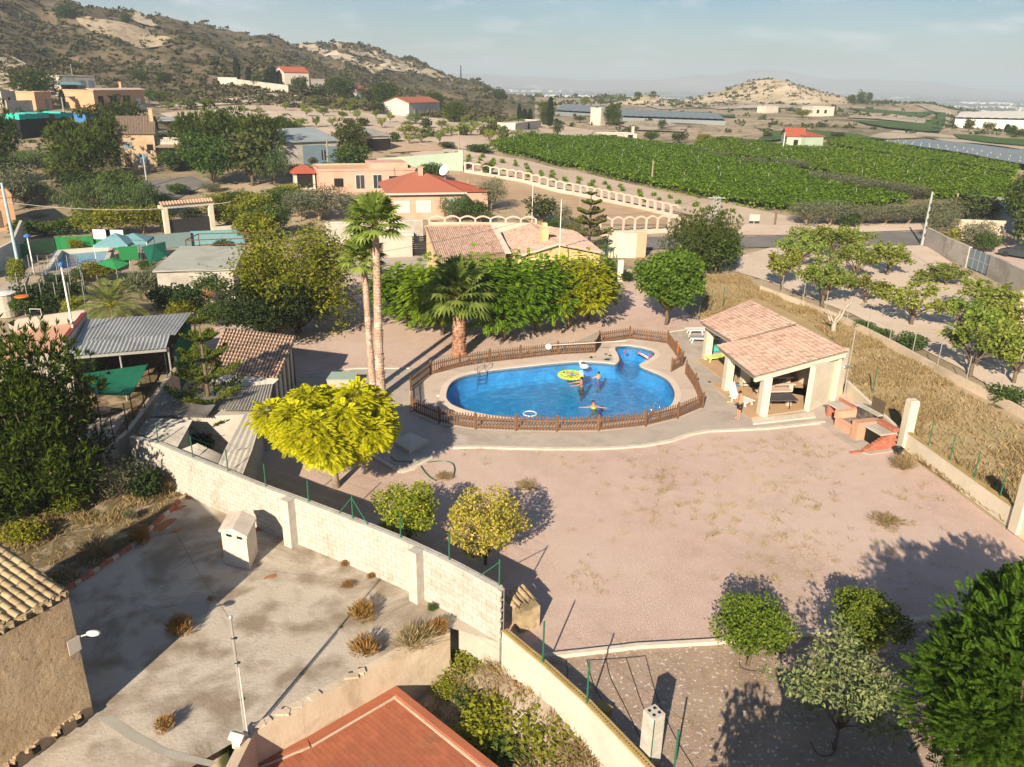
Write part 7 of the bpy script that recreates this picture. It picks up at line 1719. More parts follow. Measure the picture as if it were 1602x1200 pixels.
SPEC = dict(
 jaca=(tree_mesh,('lf_yellow','palebark',11,4.4,6.4,1.95,34,7800,.32,.07),dict(style='frond',tr=.17,rr=(.30,.46),inner=.35),4.4,6.4),
 fern=(tree_mesh,('lf_fern','bark',12,4.8,6.0,1.0,38,6500,.35,.058),dict(style='frond',tr=.17,rr=(.26,.42),inner=.35,droop=.15),4.8,6.0),
 row1=(tree_mesh,('lf_row','bark',21,5.5,6,.9,30,3400,.42,.11),dict(style='frond',tr=.15,rr=(.28,.44)),5.5,6),
 row2=(tree_mesh,('lf_row','bark',22,5.5,6,.8,30,3400,.42,.11),dict(style='frond',tr=.15,rr=(.28,.46)),5.5,6),
 gold=(tree_mesh,('lf_gold2','bark',23,5.5,6,1.0,28,3200,.40,.11),dict(style='frond',tr=.14,rr=(.30,.44)),5.5,6),
 mulb=(tree_mesh,('lf_bright','bark',31,6.5,6,1.3,30,13000,.25,.18),dict(tr=.16,droop=.6,rr=(.22,.36)),6.5,6),
 ficus=(tree_mesh,('lf_dark','bark',32,5,7.5,.9,28,13000,.19,.12),dict(tr=.2,rr=(.28,.38)),5,7.5),
 pepper=(tree_mesh,('lf_ygreen','bark',33,7,8.5,.3,30,17000,.26,.095),dict(tr=.22,droop=1.6,rr=(.24,.36)),7,8.5),
 rpine=(tree_mesh,('lf_pine2','bark',34,7,8,-.3,32,2600,.36,.07),dict(style='needle',tr=.2,rr=(.28,.40)),7,8),
 bpine=(tree_mesh,('lf_pine','bark',35,6,6.5,-1.3,44,5200,.25,.05),dict(style='needle',tr=.2,rr=(.24,.38)),6,6.5),
 fpine=(tree_mesh,('lf_pine','bark',36,8,8,-1.2,26,800,.75,.15),dict(style='needle',tr=.22,rr=(.3,.44)),8,8),
 fpine2=(tree_mesh,('lf_pine','bark',37,8,8,-1,22,800,.75,.15),dict(style='needle',tr=.22,rr=(.32,.46)),8,8),
 cit=(tree_mesh,('lf_citrus','bark',41,2.6,2.6,.35,15,8500,.10,.06),dict(tr=.07,rr=(.22,.42)),2.6,2.6),
 cit2=(tree_mesh,('lf_citrus','bark',42,2.6,2.8,.4,13,8500,.10,.06),dict(tr=.07,rr=(.22,.44)),2.6,2.8),
 mand=(tree_mesh,('lf_mand','bark',43,2.8,3.0,.3,18,7500,.105,.055),dict(tr=.07,rr=(.22,.34)),2.8,3.0),
 mandg=(tree_mesh,('lf_mand2','bark',44,2.8,3.0,.3,16,7500,.105,.06),dict(tr=.07,rr=(.24,.36)),2.8,3.0),
 apple=(sparse_mesh,('lf_apple','bark',45,2.9,2.9,3800,.14,.06),dict(tr=.05),2.9,2.9),
 orch1=(sparse_mesh,('lf_orch','bark',51,3.6,4.4,1700,.25,.16),dict(tr=.13),3.6,4.4),
 orch2=(sparse_mesh,('lf_orch','bark',52,3.6,4.4,1700,.25,.16),dict(tr=.13),3.6,4.4),
 orch3=(sparse_mesh,('lf_orch','bark',53,3.6,4.4,1500,.25,.16),dict(tr=.13),3.6,4.4),
 olive=(tree_mesh,('lf_olive','palebark',61,4,4.6,.6,20,3400,.26,.07),dict(tr=.14,rr=(.30,.42)),4,4.6),
 olive2=(tree_mesh,('lf_olive','palebark',62,4,4.6,.8,18,3200,.26,.07),dict(tr=.14,rr=(.28,.42)),4,4.6),
 far1=(tree_mesh,('lf_far','bark',71,5,5.5,.8,14,1000,.5,.32),dict(tr=.16,rr=(.32,.46)),5,5.5),
 far2=(tree_mesh,('lf_far','bark',72,5,5.0,1.2,13,900,.5,.32),dict(tr=.16,rr=(.32,.46)),5,5.0),
 grn1=(tree_mesh,('lf_green','bark',73,5,5.5,.8,18,3000,.34,.2),dict(tr=.16,rr=(.30,.42)),5,5.5),
 grn2=(tree_mesh,('lf_green','bark',74,5,5.5,.5,16,3000,.34,.2),dict(tr=.16,rr=(.30,.44)),5,5.5),
 yg1=(tree_mesh,('lf_ygreen','bark',75,4,4.6,.5,16,2400,.30,.16),dict(tr=.12,rr=(.30,.44)),4,4.6),
 mim=(tree_mesh,('lf_mim','bark',76,5,6,.6,20,4200,.36,.07),dict(style='weep',tr=.16,rr=(.30,.44)),5,6),
 cyp=(cypress,('lf_cyp',81,9,2),{},9,2),
 wash1=(fan_palm,('lf_palm',91,12.6,3.8,10.3,34),dict(rt=.29,rtop=.20,up=1.12),12.6,3.8),
 wash2=(fan_palm,('lf_palm',92,10.0,3.4,7.9,32),dict(rt=.26,rtop=.19,up=1.15),10.0,3.4),
 fanp=(fan_palm,('lf_palm2',93,5.4,5.0,3.5,40),dict(rt=.5,rtop=.40,up=1.16),5.4,5.0),
 date=(date_palm,('lf_phx',94,4.2,6.6,1.4,42),{},4.2,6.6),
 sdate=(date_palm,('lf_phx',95,2.2,3,.4,26),{},2.2,3),
 banana=(date_palm,('lf_banana',96,4,5,1.0,30),{},4,5),
 arau=(araucaria,('lf_arau',97,7.5,4.4),{},7.5,4.4),
 hedge=(bush_mesh,('lf_green',101,2,2.6,1500,.22,.14),{},2,2.6),
 hedged=(bush_mesh,('lf_dark',102,2,2.6,1500,.22,.14),{},2,2.6),
 bushy=(bush_mesh,('lf_ygreen',103,1.6,2.2,1400,.16,.09),{},1.6,2.2),
 rusty=(bush_mesh,('lf_rusty',104,.55,1.0,900,.20,.022),dict(style='spike'),.55,1.0),
 dry=(bush_mesh,('lf_weed',105,.7,1.2,700,.3,.02),dict(style='spike'),.7,1.2),
 small=(bush_mesh,('lf_far',106,1.2,1.8,260,.34,.22),{},1.2,1.8),
 vine=(bush_mesh,('lf_vine',107,.8,1.2,90,.30,.20),{},.8,1.2),
 plume=(bush_mesh,('lf_plume',108,1.8,1.0,500,.5,.04),dict(style='spike'),1.8,1.0),
 olb=(bush_mesh,('lf_olive',109,2.4,2.4,1700,.3,.06),dict(style='spike'),2.4,2.4),
)
def plant(kind,label,base,top=None,wpx=None,cat='tree',group=None,z=None,h=None,w=None,rz=None,name=None,zoff=0):
    fn,a,k,h0,w0 = SPEC[kind]
    if kind not in PROTO: PROTO[kind] = fn(kind,*a,**k)
    p = W(*base) if z is None else W(*base,z)
    zz = p.z if z is not None else hz(p.x,p.y)
    dep = float(np.dot(np.array(p)-CP,fw))
    hh = h if h else (topz(base[0] if top is None or not hasattr(top,'__len__') else top[0],top if not hasattr(top,'__len__') else top[1],p)-zz if top is not None else h0)
    ww = w if w else (wpx*dep/F if wpx else w0*hh/h0)
    hh = max(hh,.2)
    nm = name or {'tree': 'tree','palm': 'palm_tree','shrub': 'shrub','pine': 'pine_tree','cypress': 'cypress_tree','bush': 'bush','hedge': 'hedge'}.get(cat,cat.replace(' ','_'))
    t = T(nm,label,cat,(p.x,p.y,zz+zoff),group,rz=random.uniform(0,6.28) if rz is None else rz,sc=(ww/w0,ww/w0,hh/h0))
    for pn,me in PROTO[kind].items():
        o = link(pn,me,t)
        if pn == 'leaf_base': o['kind'] = 'stuff'
    return t
# ------------------------------------------------------------------ the garden
plant('jaca','golden yellow jacaranda tree in front of the pool, behind the block wall',(527,762),(527,612),232,z=0,rz=.4)
plant('fern','large feathery bright green jacaranda at the lower right corner',(1545,1285),(1545,935),320,z=0,rz=.9)
plant('fern','feathery green tree at the right edge, behind the large corner jacaranda',(1615,1105),(1615,885),230,z=0,rz=2.2)
plant('fern','small dark pointed shoot of foliage on top of the corner jacaranda',(1525,1010),(1525,898),60,z=0,rz=1.2,cat='shrub')
plant('cit','round leafy citrus tree at the left end of the kerb',(1168,1040),(1168,924),124,z=0,rz=.3)
plant('cit2','round leafy citrus tree next to the corner jacaranda, on the kerb',(1343,1022),(1343,919),134,z=0,rz=1.3)
plant('apple','pale leafed open tree in the shade at the bottom',(1305,1172),(1305,1010),172,z=0,rz=.5)
plant('mandg','green mandarin tree just behind the block wall',(640,850),(640,748),122,z=0,rz=.2)
plant('mand','yellowish mandarin tree with sunburnt leaves beside the green mandarin tree',(760,884),(760,758),138,z=0,rz=1.2)
plant('pepper','big yellow green weeping pepper tree left of the tall palms',(466,520),(466,331),225,z=0,rz=.2)
plant('ficus','dense dark green ficus tree behind the tile roofed shed',(432,540),(432,430),182,z=0,rz=.6)
plant('wash1','tallest slim fan palm with pale trunk near the pool',(597,622),(597,286),94,'palm',z=0,rz=.5)
plant('wash2','shorter slim fan palm leaning close to the tallest palm',(585,612),(585,346),74,'palm',z=0,rz=2.).rotation_euler = (0,R(-2.0),.3)
plant('fanp','stout fan palm with reddish trunk behind the pool fence',(719,556),(719,413),108,'palm',z=0,rz=.3)
for b,tp,w_,kd,l in (((640,508),412,140,'row2','green melia tree at the left end of the row before the main house'),((692,524),406,130,'row1','green melia tree standing just left of the stout palm'),((787,533),398,145,'row2','green melia tree just right of the stout palm'),((838,520),396,125,'row1','green melia tree beside the yellow leafed one'),((890,512),394,120,'gold','yellow leafed tree at the right part of the melia row')):
    plant(kd,l,b,tp,w_,z=0,group='row of trees before the main house',name='melia_tree')
plant('row1','bright green melia tree at the right end of the row',(920,498),404,96,z=0,group='row of trees before the main house',name='melia_tree')
plant('mulb','round bright green mulberry tree on the drive right of the row',(1042,508),376,124,z=0,rz=.2)
plant('rpine','rounded pine with light top behind the mulberry tree',(1094,424),318,120,'pine',rz=.3)
plant('grn1','darker green tree against the right side of the rounded pine',(1118,428),352,86,rz=.9)
plant('arau','young araucaria rising through the corrugated sheds',(334,690),492,128,'araucaria',z=0,rz=.35,name='araucaria_tree')
plant('arau','yellowish araucaria behind the right gable of the main house',(920,404),298,82,'araucaria',rz=.8,name='araucaria_tree')
plant('bpine','big dense dark pine filling the left edge',(55,790),494,275,'pine',z=0,rz=.1)
plant('bpine','lower branch mass of dark pine at the far left edge',(-20,800),560,260,'pine',z=0,rz=2.)
plant('date','arching date palm with yellow stalks behind the metal awning',(180,505),428,128,'palm',rz=.2)
plant('plume','dry pinkish plume of grass in the hedge',(327,478),446,22,'grass clump')
plant('hedged','small clipped shrub beside the main house drive',(952,440),402,20,'shrub')
plant('hedged','low dark bush left of the mulberry tree',(978,440),422,30,'bush')
plant('hedged','dark conical shrub at the shaded corner of the main house',(951,428),400,18,'shrub')
# left side, behind the awning
for px,py,tp,w_,kd,l in ((252,462,408,60,'olive','grey green olive bush right of the date palm'),(285,462,410,60,'olive2','grey green olive bush in the middle of the hedge'),(300,500,440,60,'hedged','dark shrub between olive hedge and shed'),(330,470,415,70,'grn2','green hedge tree left of the ficus'),(352,455,405,60,'yg1','yellowish green hedge tree below the grey flat roof'),(222,470,415,56,'olb','spiky grey green bush over the date palm'),(285,510,470,60,'yg1','light green sapling at the corner of the metal awning'),(340,510,470,50,'grn1','dark leafy bush behind the tile roofed shed'),(160,440,405,60,'yg1','yellow green bush in front of the green canvas'),(60,470,440,80,'hedged','dark climbing plants over the wire trellis'),(105,470,436,70,'hedged','dark vine growing on the right of the trellis'),(32,452,400,34,'yg1','light green bush by the small white lamp post')):
    plant(kd,l,(px,py),tp,w_,'bush')
for k,(px,py,tp,w_) in enumerate(((38,368,340,46),(72,368,342,50),(108,366,335,52),(145,368,322,60),(185,368,320,64),(225,366,318,60),(255,364,320,40))):
    plant('hedge' if k < 3 else 'yg1',['bright vine hedge section nearest the tan building','vine hedge section second from the tan building','vine hedge section above the green screen','brownish hedge section above the white boards','brownish hedge section behind the teal gazebo','brownish hedge section right of the teal gazebo','hedge section touching the tile topped gateway'][k],(px,py),tp,w_,'hedge',group='hedge along the track')
for px,py,tp,w_,kd,l in ((150,345,272,110,'mim','large feathery grey green tree above the vine hedge, left'),(215,345,275,100,'mim','large feathery grey green tree above the vine hedge, right'),(190,330,262,90,'grn1','green tree at the top of the feathery group'),(40,320,275,90,'mim','dusty green bush below the dark shed'),(20,330,250,80,'olive','grey bush at the left edge behind the poles'),(70,318,290,60,'olive2','low grey bush left of the feathery trees'),(60,262,230,90,'mim','wide dusty bush under the turquoise covers'),(8,260,160,60,'fpine','dark pine cut by the left edge'),(60,157,103,78,'fpine2','broad dark pine left of the grey upper house'),(100,172,140,8,'cyp','thin dark cypress beside the slim grey pole'),(130,285,178,92,'fpine','large dark pine left of the old brown roofed house'),(175,260,172,70,'fpine2','mid green pine behind the large dark pine'),(198,222,152,70,'fpine','dark pine below the peach villa'),(225,205,180,30,'far1','small dark bush right of the dark pine'),(150,205,162,60,'far2','dark bush in front of the peach villa'),(320,262,165,80,'fpine','dark green pine in the middle wood, left'),(410,262,166,84,'fpine2','dark green pine in the middle wood, right'),(365,250,172,70,'fpine','dark pine in the middle of the wood'),(290,262,238,70,'grn1','low green tree at the left foot of the wood'),(335,290,205,84,'grn2','leafy dark green tree over the dark road'),(395,290,200,90,'far1','tall dusty green tree in front of the wood'),(430,290,222,70,'mim','feathery tree left of the warehouse'),(270,268,232,50,'grn1','green tree in front of the white annexe')):
    plant(kd,l,(px,py),tp,w_,'pine' if 'pine' in kd else ('cypress' if kd == 'cyp' else 'tree'))
for px,py,tp,w_,kd,l in ((278,305,286,38,'grn1','round dark bush on the verge of the dark road'),(345,330,300,60,'yg1','yellow green shrub right of the tile topped gateway'),(360,358,315,74,'yg1','yellow green shrub beside the brown pipe frame'),(400,345,298,76,'yg1','yellow green shrub in the garden behind the gateway'),(440,330,290,60,'grn1','green shrub in front of the terracotta canopy'),(395,380,330,70,'yg1','olive coloured shrub left of the pepper tree'),(330,300,285,40,'olive','small grey shrub at the cream wall'),(500,345,286,116,'olive','large rounded olive tree behind the grey block wall'),(470,345,296,60,'olive2','olive tree at the left end of the grey block wall'),(560,345,300,60,'olive2','olive tree just left of the tall palm crown'),(548,238,188,54,'fpine','dark pine in front of the open hut'),(552,272,222,66,'grn1','round dark green tree by the pink flat roofed house'),(515,275,252,40,'grn2','small dark bush right of the warehouse'),(580,276,258,36,'yg1','light green bush at the mint wall, left'),(600,278,256,28,'grn1','small bush at the mint wall'),(490,262,245,16,'far2','small bush at the warehouse corner'),(676,285,253,58,'grn1','round leafy tree between pink house and mint wall'),(642,282,262,40,'bushy','yellow green bush left of the round leafy tree'),(715,347,300,58,'mim','dark drooping shrub in front of the pink house'),(742,346,310,50,'grn2','dark shrub at the corner of the pink house'),(768,330,272,58,'olive','grey olive tree right of the bright red roof'),(763,275,252,22,'grn1','small round tree by the start of the pink balustrade'),(848,348,305,62,'far1','loose grey green tree in the brown field'),(880,352,318,36,'olive2','small grey tree behind the main house, next to the loose tree'),(752,348,325,40,'olb','spiky bush behind the scalloped wall'),(868,366,340,44,'grn2','dark bush behind the right gable'),(896,372,338,40,'olive','grey bush left of the back araucaria')):
    plant(kd,l,(px,py),tp,w_,'pine' if 'pine' in kd else 'shrub' if 'shrub' in l or 'bush' in l else 'tree')
# orchard
ORCH = [(1222,452,378,62),(1290,470,404,66),(1250,420,350,70),(1302,408,345,74),(1336,440,372,60),(1285,480,388,74),(1388,430,372,72),(1354,474,425,66),(1425,508,432,92),(1480,446,408,62),(1455,442,418,60),(1540,500,430,96),(1535,560,470,84),(1590,545,460,90),(1518,588,488,94),(1585,600,500,90),(1500,520,455,60),(1325,398,345,60),(1265,400,345,56),(1555,480,440,50)]
OL = ['orchard tree nearest the rounded pine','orchard tree with bare stem beside the plot wall, left','orchard tree at the road end of the left row','orchard tree with full crown close to the road','small orchard tree left of the middle clearing','yellowish orchard tree above the leafless white tree','wide orchard tree below the road bend','low rounded orchard tree in the middle clearing','largest spreading orchard tree, forked trunk low','orchard tree in front of the panelled gate','small orchard tree left of the one at the panelled gate','dense orchard tree in front of the right boundary wall','orchard tree in the right group, behind the front one','orchard tree at the right edge, upper','front orchard tree by the plot wall on the right','orchard tree at the right edge, lower','small orchard tree between largest and dense ones','orchard tree under the road, second from the rounded pine','little orchard tree hidden behind the left row','thin orchard tree touching the ochre building']
for k,(px,py,tp,w_) in enumerate(ORCH): plant(('orch1','orch2','orch3')[k % 3],OL[k],(px,py),tp+4,w_*1.22,group='orchard trees on pale soil',name='orchard_tree')
for px,py,tp,w_,l in ((1425,545,518,50,'low leafy vine growing along the plot wall'),(1350,515,500,34,'trailing green plant at the plot wall, left of the vine'),(1380,527,512,34,'trailing green plant at the plot wall, beside the vine'),(1575,630,600,60,'green plant at the plot wall near the right edge')): plant('hedge',l,(px,py),tp,w_,'shrub')
p = W(1303,522); t = T('dead_tree','leafless white forked dead tree in the dry grass','tree',p); mb = MB(); rnd = random.Random(6)
limb(mb,p,p+Vector((0,0,.8)),.2,.16,rnd,3,.04,8)
for dx,dy,dz in ((-.9,0,1.6),(.4,.3,1.7),(.8,0,2.3),(-.3,.4,1.4)):
    limb(mb,p+Vector((0,0,.7)),p+Vector((dx,dy,dz)),.12,.05,rnd,3,.1,6); limb(mb,p+Vector((dx*.8,dy,dz*.85)),p+Vector((dx*1.5,dy+.2,dz+.35)),.07,.02,rnd,2,.1,5)
mb.build('trunk',M['deadwood'],t,smooth=True)
for k,(px,py,tp,w_) in enumerate(((1262,352,316,50),(1298,353,314,52),(1345,352,322,56),(1385,350,322,50),(1420,350,320,50),(1455,350,318,56),(1475,345,312,50))): plant('olive' if k % 2 else 'olive2',['leftmost olive tree of the row behind the road','second olive tree of the row behind the road','olive tree left of the middle of the road row','olive tree in the middle of the road row','olive tree left of the concrete pole','olive tree just behind the concrete pole','olive tree right of the concrete pole'][k],(px,py),tp-3,w_*1.5,group='olive trees behind the road',name='olive_tree')
for k,(px,py,tp,w_) in enumerate(((1222,262,248,28),(1248,266,251,28),(1290,290,268,40),(1325,296,273,42),(1358,304,280,44),(1395,308,284,44),(1425,312,288,40),(1130,252,238,22),(1098,243,232,22),(1172,262,246,24),(1186,262,247,22))): plant('olive' if k % 2 else 'olive2',['third olive from the left in the line dividing the vineyard','fourth olive from the left in the line dividing the vineyard','first of the big olives dividing the vineyard, from the left','second of the big olives dividing the vineyard','third of the big olives dividing the vineyard','fourth of the big olives dividing the vineyard','last olive at the right end of the line dividing the vineyard','small olive in the vineyard left of the dividing line, nearer one','small olive at the far corner of the vineyard dividing line','first olive from the left in the line dividing the vineyard','second olive from the left in the line dividing the vineyard'][k],(px,py),tp-2,w_*1.55,group='olive trees crossing the vineyard',name='olive_tree')
for px,py,tp,w_,kd,l in ((1490,385,345,60,'banana','yellow green palm clump behind the grey boundary wall'),(1525,392,340,66,'olive','dusty olive tree behind the yellow palm clump'),(1470,378,325,60,'olive2','grey green tree left of the yellow palm clump'),(1540,396,360,40,'grn1','bright shrub beside the forecourt'),(1530,350,302,76,'far1','dark bushy tree between vineyard and forecourt'),(1592,372,262,70,'grn2','tall green tree at the right edge above the car'),(1604,392,320,60,'far1','dark tree at the right edge beside the car'),(1578,338,305,40,'far2','dark bush right of the dark bushy tree'),(1328,356,332,40,'grn1','green bush on the verge before the olive row')): plant(kd,l,(px,py),tp,w_,'shrub' if 'shrub' in l or 'bush ' in l else 'tree')
# shrubs round the courtyard and the sunken plot
for px,py,z_,w_,h_,kd,l in ((566,968,.03,52,.6,'rusty','rusty dry shrub on the courtyard crossed by the mast shadow'),(571,1022,.03,60,.6,'rusty','rusty shrub with a green sprig near the parapet'),(282,990,.03,50,.6,'rusty','rusty shrub at the edge of the building shadow'),(258,1142,.03,38,.45,'rusty','small dry tuft near the bottom of the courtyard'),(648,1010,.03,80,.6,'dry','straw coloured bush along the parapet top'),(686,990,.03,44,.5,'rusty','rust and straw bush at the right end of the parapet'),(676,956,.03,16,.35,'hedge','tiny green weed at the foot of the white wall'),(580,904,.03,16,.12,'rusty','little rusty clump nearest the wall'),(544,918,.03,26,.12,'rusty','flat rusty clump on the courtyard'),(540,884,.03,20,.1,'rusty','flat rusty clump below the wall pillar'),(330,940,.03,14,.2,'dry','small dry weed by the cement patch')): plant(kd,l,(px,py),None,w_,'shrub',z=z_,h=h_)
for px,py,z_,w_,h_,kd,l in ((770,1150,-2,120,1.3,'bushy','bright green shrub growing beside the red roof'),(735,1180,-2,90,.9,'bushy','dark green shrub at the right edge of the red roof'),(740,1050,-1.8,100,.8,'bushy','olive green weeds below the end of the parapet'),(865,1150,-1.5,160,1.0,'bushy','green shrub mass against the low white wall'),(930,1200,-1.5,130,.9,'dry','dry brush at the bottom beside the low wall'),(800,1060,-1.3,110,.7,'dry','straw coloured brush in the sunken plot'),(705,1090,-2,60,.7,'bushy','ivy like shrub under the parapet wall'),(835,1085,-1.2,90,.6,'rusty','rusty dry brush along the low white wall'),(760,1010,-1.6,80,.7,'dry','dry weeds at the corner of the tall wall'),(900,1180,-1.7,120,.9,'bushy','olive green brush near the bottom edge'),(820,1190,-2,110,1.0,'hedge','leafy green shrub at the bottom edge'),(715,1030,-1.9,60,.8,'hedge','small leafy green weed patch at the parapet end')): plant(kd,l,(px,py),None,w_,'shrub',z=z_,h=h_)
for px,py,tp,w_,kd,l in ((195,780,715,80,'olive','grey green bush in the shade of the boundary wall'),(230,780,725,60,'hedged','dark bush in the corner of the white wall'),(205,815,795,22,'olb','small blue green clump on the weedy slope'),(110,800,770,60,'bushy','yellowish shrub below the big pine'),(40,850,815,70,'bushy','straggly shrub at the left edge of the weedy slope'),(262,770,745,40,'dry','dry brush by the red brick kerb'),(150,870,845,60,'dry','dry grey brush on the weedy slope'),(220,850,825,40,'rusty','rust coloured brush against the red brick kerb')): plant(kd,l,(px,py),tp,w_,'shrub')
plant('dry','low weeds around the garden hose end',(695,748),740,36,'weeds',z=0,h=.2)
plant('dry','straw weeds around the black pot',(1412,735),712,46,'weeds',z=0)
plant('dry','patch of straw weeds in the middle of the gravel, right',(1385,818),796,62,'weeds',z=0,h=.28)
plant('dry','small weeds in the shade right of the mandarin tree',(825,762),748,44,'weeds',z=0,h=.16)
for px,py,tp,w_,kd,l in ((120,300,268,60,'hedged','dark shrub in front of the feathery trees'),(245,335,300,60,'grn1','dark green shrub left of the tile topped gateway'),(300,345,322,40,'hedged','dark shrub seen through the tile topped gateway'),(375,325,296,60,'grn2','green shrub between the cream wall and the gateway'),(425,370,318,70,'grn1','green shrub right of the brown pipe frame'),(455,315,285,50,'yg1','yellowish shrub under the terracotta canopy'),(350,395,372,40,'hedge','low green bush behind the brown pipe frame'),(410,440,395,60,'grn1','green shrub right of the grey flat roof'),(205,450,425,50,'hedged','dark bush behind the date palm'),(262,480,440,60,'hedged','dark bush above the metal awning'),(15,285,240,70,'hedged','dark bush behind the wooden pole'),(95,285,255,60,'far1','dark bush right of the dark shed'),(160,235,195,60,'fpine2','dark pine hiding the left gable of the old brown house'),(350,215,170,70,'fpine','dark pine at the back of the wood'),(300,225,180,60,'fpine2','dark pine at the left back of the wood'),(440,215,180,50,'fpine','dark pine at the right back of the wood'),(30,205,175,60,'hedged','dark bushes above the dark shed'),(190,300,270,70,'hedged','dark bushes on the near side of the dark road'),(470,275,255,40,'grn1','dark bush by the low grey yard wall'),(640,300,284,40,'hedge','low hedge between the pink houses')):
    plant(kd,l,(px,py),tp,w_,'pine' if 'pine' in kd else 'shrub' if 'shrub' in l else 'bush')
t = plant('grn1','leafy tree below the lower edge of the view, shading the bed',(900,1180),None,None,h=4.2,w=3.0)
t.location = (5.5,11.5,0)
for px,py,tp,w_,kd,l in ((92,452,425,44,'hedged','dark vine mass in front of the raised pool'),(130,440,418,40,'grn1','green bush between raised pool and date palm'),(75,492,455,50,'hedged','dark vine mass at the foot of the trellis, middle'),(40,495,460,46,'grn1','dark vine mass at the foot of the trellis, left'),(118,500,462,40,'yg1','leafy vine at the right foot of the trellis'),(232,425,404,30,'grn1','dark bush beside the dark teal netting'),(150,560,530,30,'hedged','dark potted bush under the metal awning'),(120,395,372,24,'yg1','small bush behind the green screen')):
    plant(kd,l,(px,py),tp,w_,'bush')
for px,py,z_,w_,h_,kd,l in ((790,1120,-1.8,90,.8,'rusty','rusty brush in the middle of the sunken plot'),(845,1200,-1.9,120,.8,'dry','dry brush at the bottom of the sunken plot'),(740,1110,-2,70,.9,'hedge','leafy weeds between red roof and brush'),(955,1195,-1.3,80,.7,'rusty','rusty brush beside the foot of the square pillar wall')): plant(kd,l,(px,py),None,w_,'shrub',z=z_,h=h_)
for px,py,tp,w_,kd,l in ((318,712,668,40,'hedged','dark shrubs in the gap between the corrugated sheets, left'),(350,700,655,40,'grn1','dark shrubs in the gap between the corrugated sheets, right')): plant(kd,l,(px,py),tp,w_,'shrub',z=0)
# ------------------------------------------------------------------ loose cover: grass, weeds, scrub, vines
def blades(name,P,n,h,w,lm,seed,dens=None,lean=.5,tri_w=None,label=None,dz=0.,jit=.5,clump=0):
    f = Fol(seed); xs = [p[0] for p in P]; ys = [p[1] for p in P]; X = f.r.uniform(min(xs),max(xs),n*3); Y = f.r.uniform(min(ys),max(ys),n*3); k = inpoly(X,Y,P)
    X,Y = X[k][:n],Y[k][:n]
    if dens is not None:
        k = f.r.rand(len(X)) < np.clip((fbm(X/dens,Y/dens,3)-.36)*5,0.05,1); X,Y = X[k],Y[k]
    if clump:
        X = np.repeat(X,clump)+f.r.normal(size=len(X)*clump)*.10; Y = np.repeat(Y,clump)+f.r.normal(size=len(Y)*clump)*.10
    n = len(X); Z = hgt(X,Y)+dz; C = np.stack([X,Y,Z],1); Tn = f.unit(n)*lean; Tn[:,2] = 1; Tn /= np.linalg.norm(Tn,axis=1,keepdims=True); Bn = np.cross(Tn,f.unit(n)); Bn /= np.linalg.norm(Bn,axis=1,keepdims=True)
    f.leaf(C,Tn,Bn,h*f.r.uniform(1-jit,1+jit,n),np.full(n,w)); o = link(name,f.mesh(name,M[lm])); tag(o,label,kind='stuff'); return o
dg = [W(*q_) for q_ in ((1103,434),(1160,432),(1190,455),(1310,502),(1480,596),(1640,690),(1690,790),(1592,834),(1405,699),(1330,612),(1340,560),(1260,500),(1180,465),(1098,500))]
blades('dry_grass',dg,130000,.33,.045,'lf_dry',201,dens=2.6,lean=1.1,label='tall golden dry grass filling the plot right of the pool house')
ws = ZP([(-120,705),(195,692),(298,768),(205,856),(86,938),(-60,978),(-190,980)])
blades('dry_weeds',ws,42000,.28,.03,'lf_weed',202,dens=1.0,lean=.9,label='brown dry weeds covering the slope left of the courtyard')
blades('dry_weeds',LOTP,46000,.32,.022,'lf_weed',203,dens=.9,lean=.9,label='dry weeds covering the sunken plot')
for o in list(bpy.data.objects):
    if o.name == 'dry_weeds.001': pass
yp = ZP([(700,705),(1080,690),(1290,672),(1400,720),(1540,830),(1560,900),(1400,960),(1100,1000),(920,1005),(860,900),(800,760)])
blades('gravel_weeds',yp,650,.20,.012,'lf_tuft',204,lean=1.6,clump=18,dens=3.2,label='sparse straw tufts scattered over the pink gravel')
blades('gravel_weeds',ZP([(1000,700),(1280,680),(1540,830),(1540,880),(1100,880),(950,800)]),190,.26,.013,'lf_tuft',214,lean=1.7,clump=28,dens=2.,label='straw tufts in the middle of the pink gravel')
bp_ = ZP([(870,1040),(1100,1015),(1250,1003),(1400,985),(1420,1200),(1080,1200)])
blades('bed_litter',bp_,1500,.07,.03,'lf_tuft',205,lean=3,clump=2,label='dry litter on the planting bed')
def scrub(name,n,Df,tf,lm,seed,sz,label,keep=None,per=14):
    """tiny shrubs over a slope, every one a handful of leaves"""
    f = Fol(seed); D = f.r.uniform(*Df,n*2); t = f.r.uniform(*tf,n*2); X,Y = D*t,D
    k = np.ones(len(X),bool) if keep is None else keep(X,Y,f.r); X,Y = X[k][:n],Y[k][:n]; n = len(X); Z = hgt(X,Y); s = sz*f.r.uniform(.4,1.4,n)**1.3*(Y/350)**.5
    C = np.repeat(np.stack([X,Y,Z],1),per,0); S = np.repeat(s,per); d = f.unit(n*per); d[:,2] = np.abs(d[:,2])*.75; C = C+d*S[:,None]*f.r.uniform(.3,1,(n*per,1))
    f.scatter(C,.75,.55,.3); V = f.V[-1].reshape(-1,4,3); c = V.mean(1,keepdims=True); V = c+(V-c)*S[:,None,None]*1.1; f.V = [V.reshape(-1,3)]
    o = link(name,f.mesh(name,M[lm])); tag(o,label,kind='stuff'); return o
def onhill(X,Y,r):
    return (r.rand(len(X)) < np.clip((fbm(X/40+3,Y/40+5,4)-.38)*6,.12,1)) & (X/Y < -.01-.00005*(Y-250))
scrub('hillside_scrub',12500,(235,640),(-.78,-.01),'lf_scrub',301,1.25,'dark low scrub dotted all over the hillside',onhill)
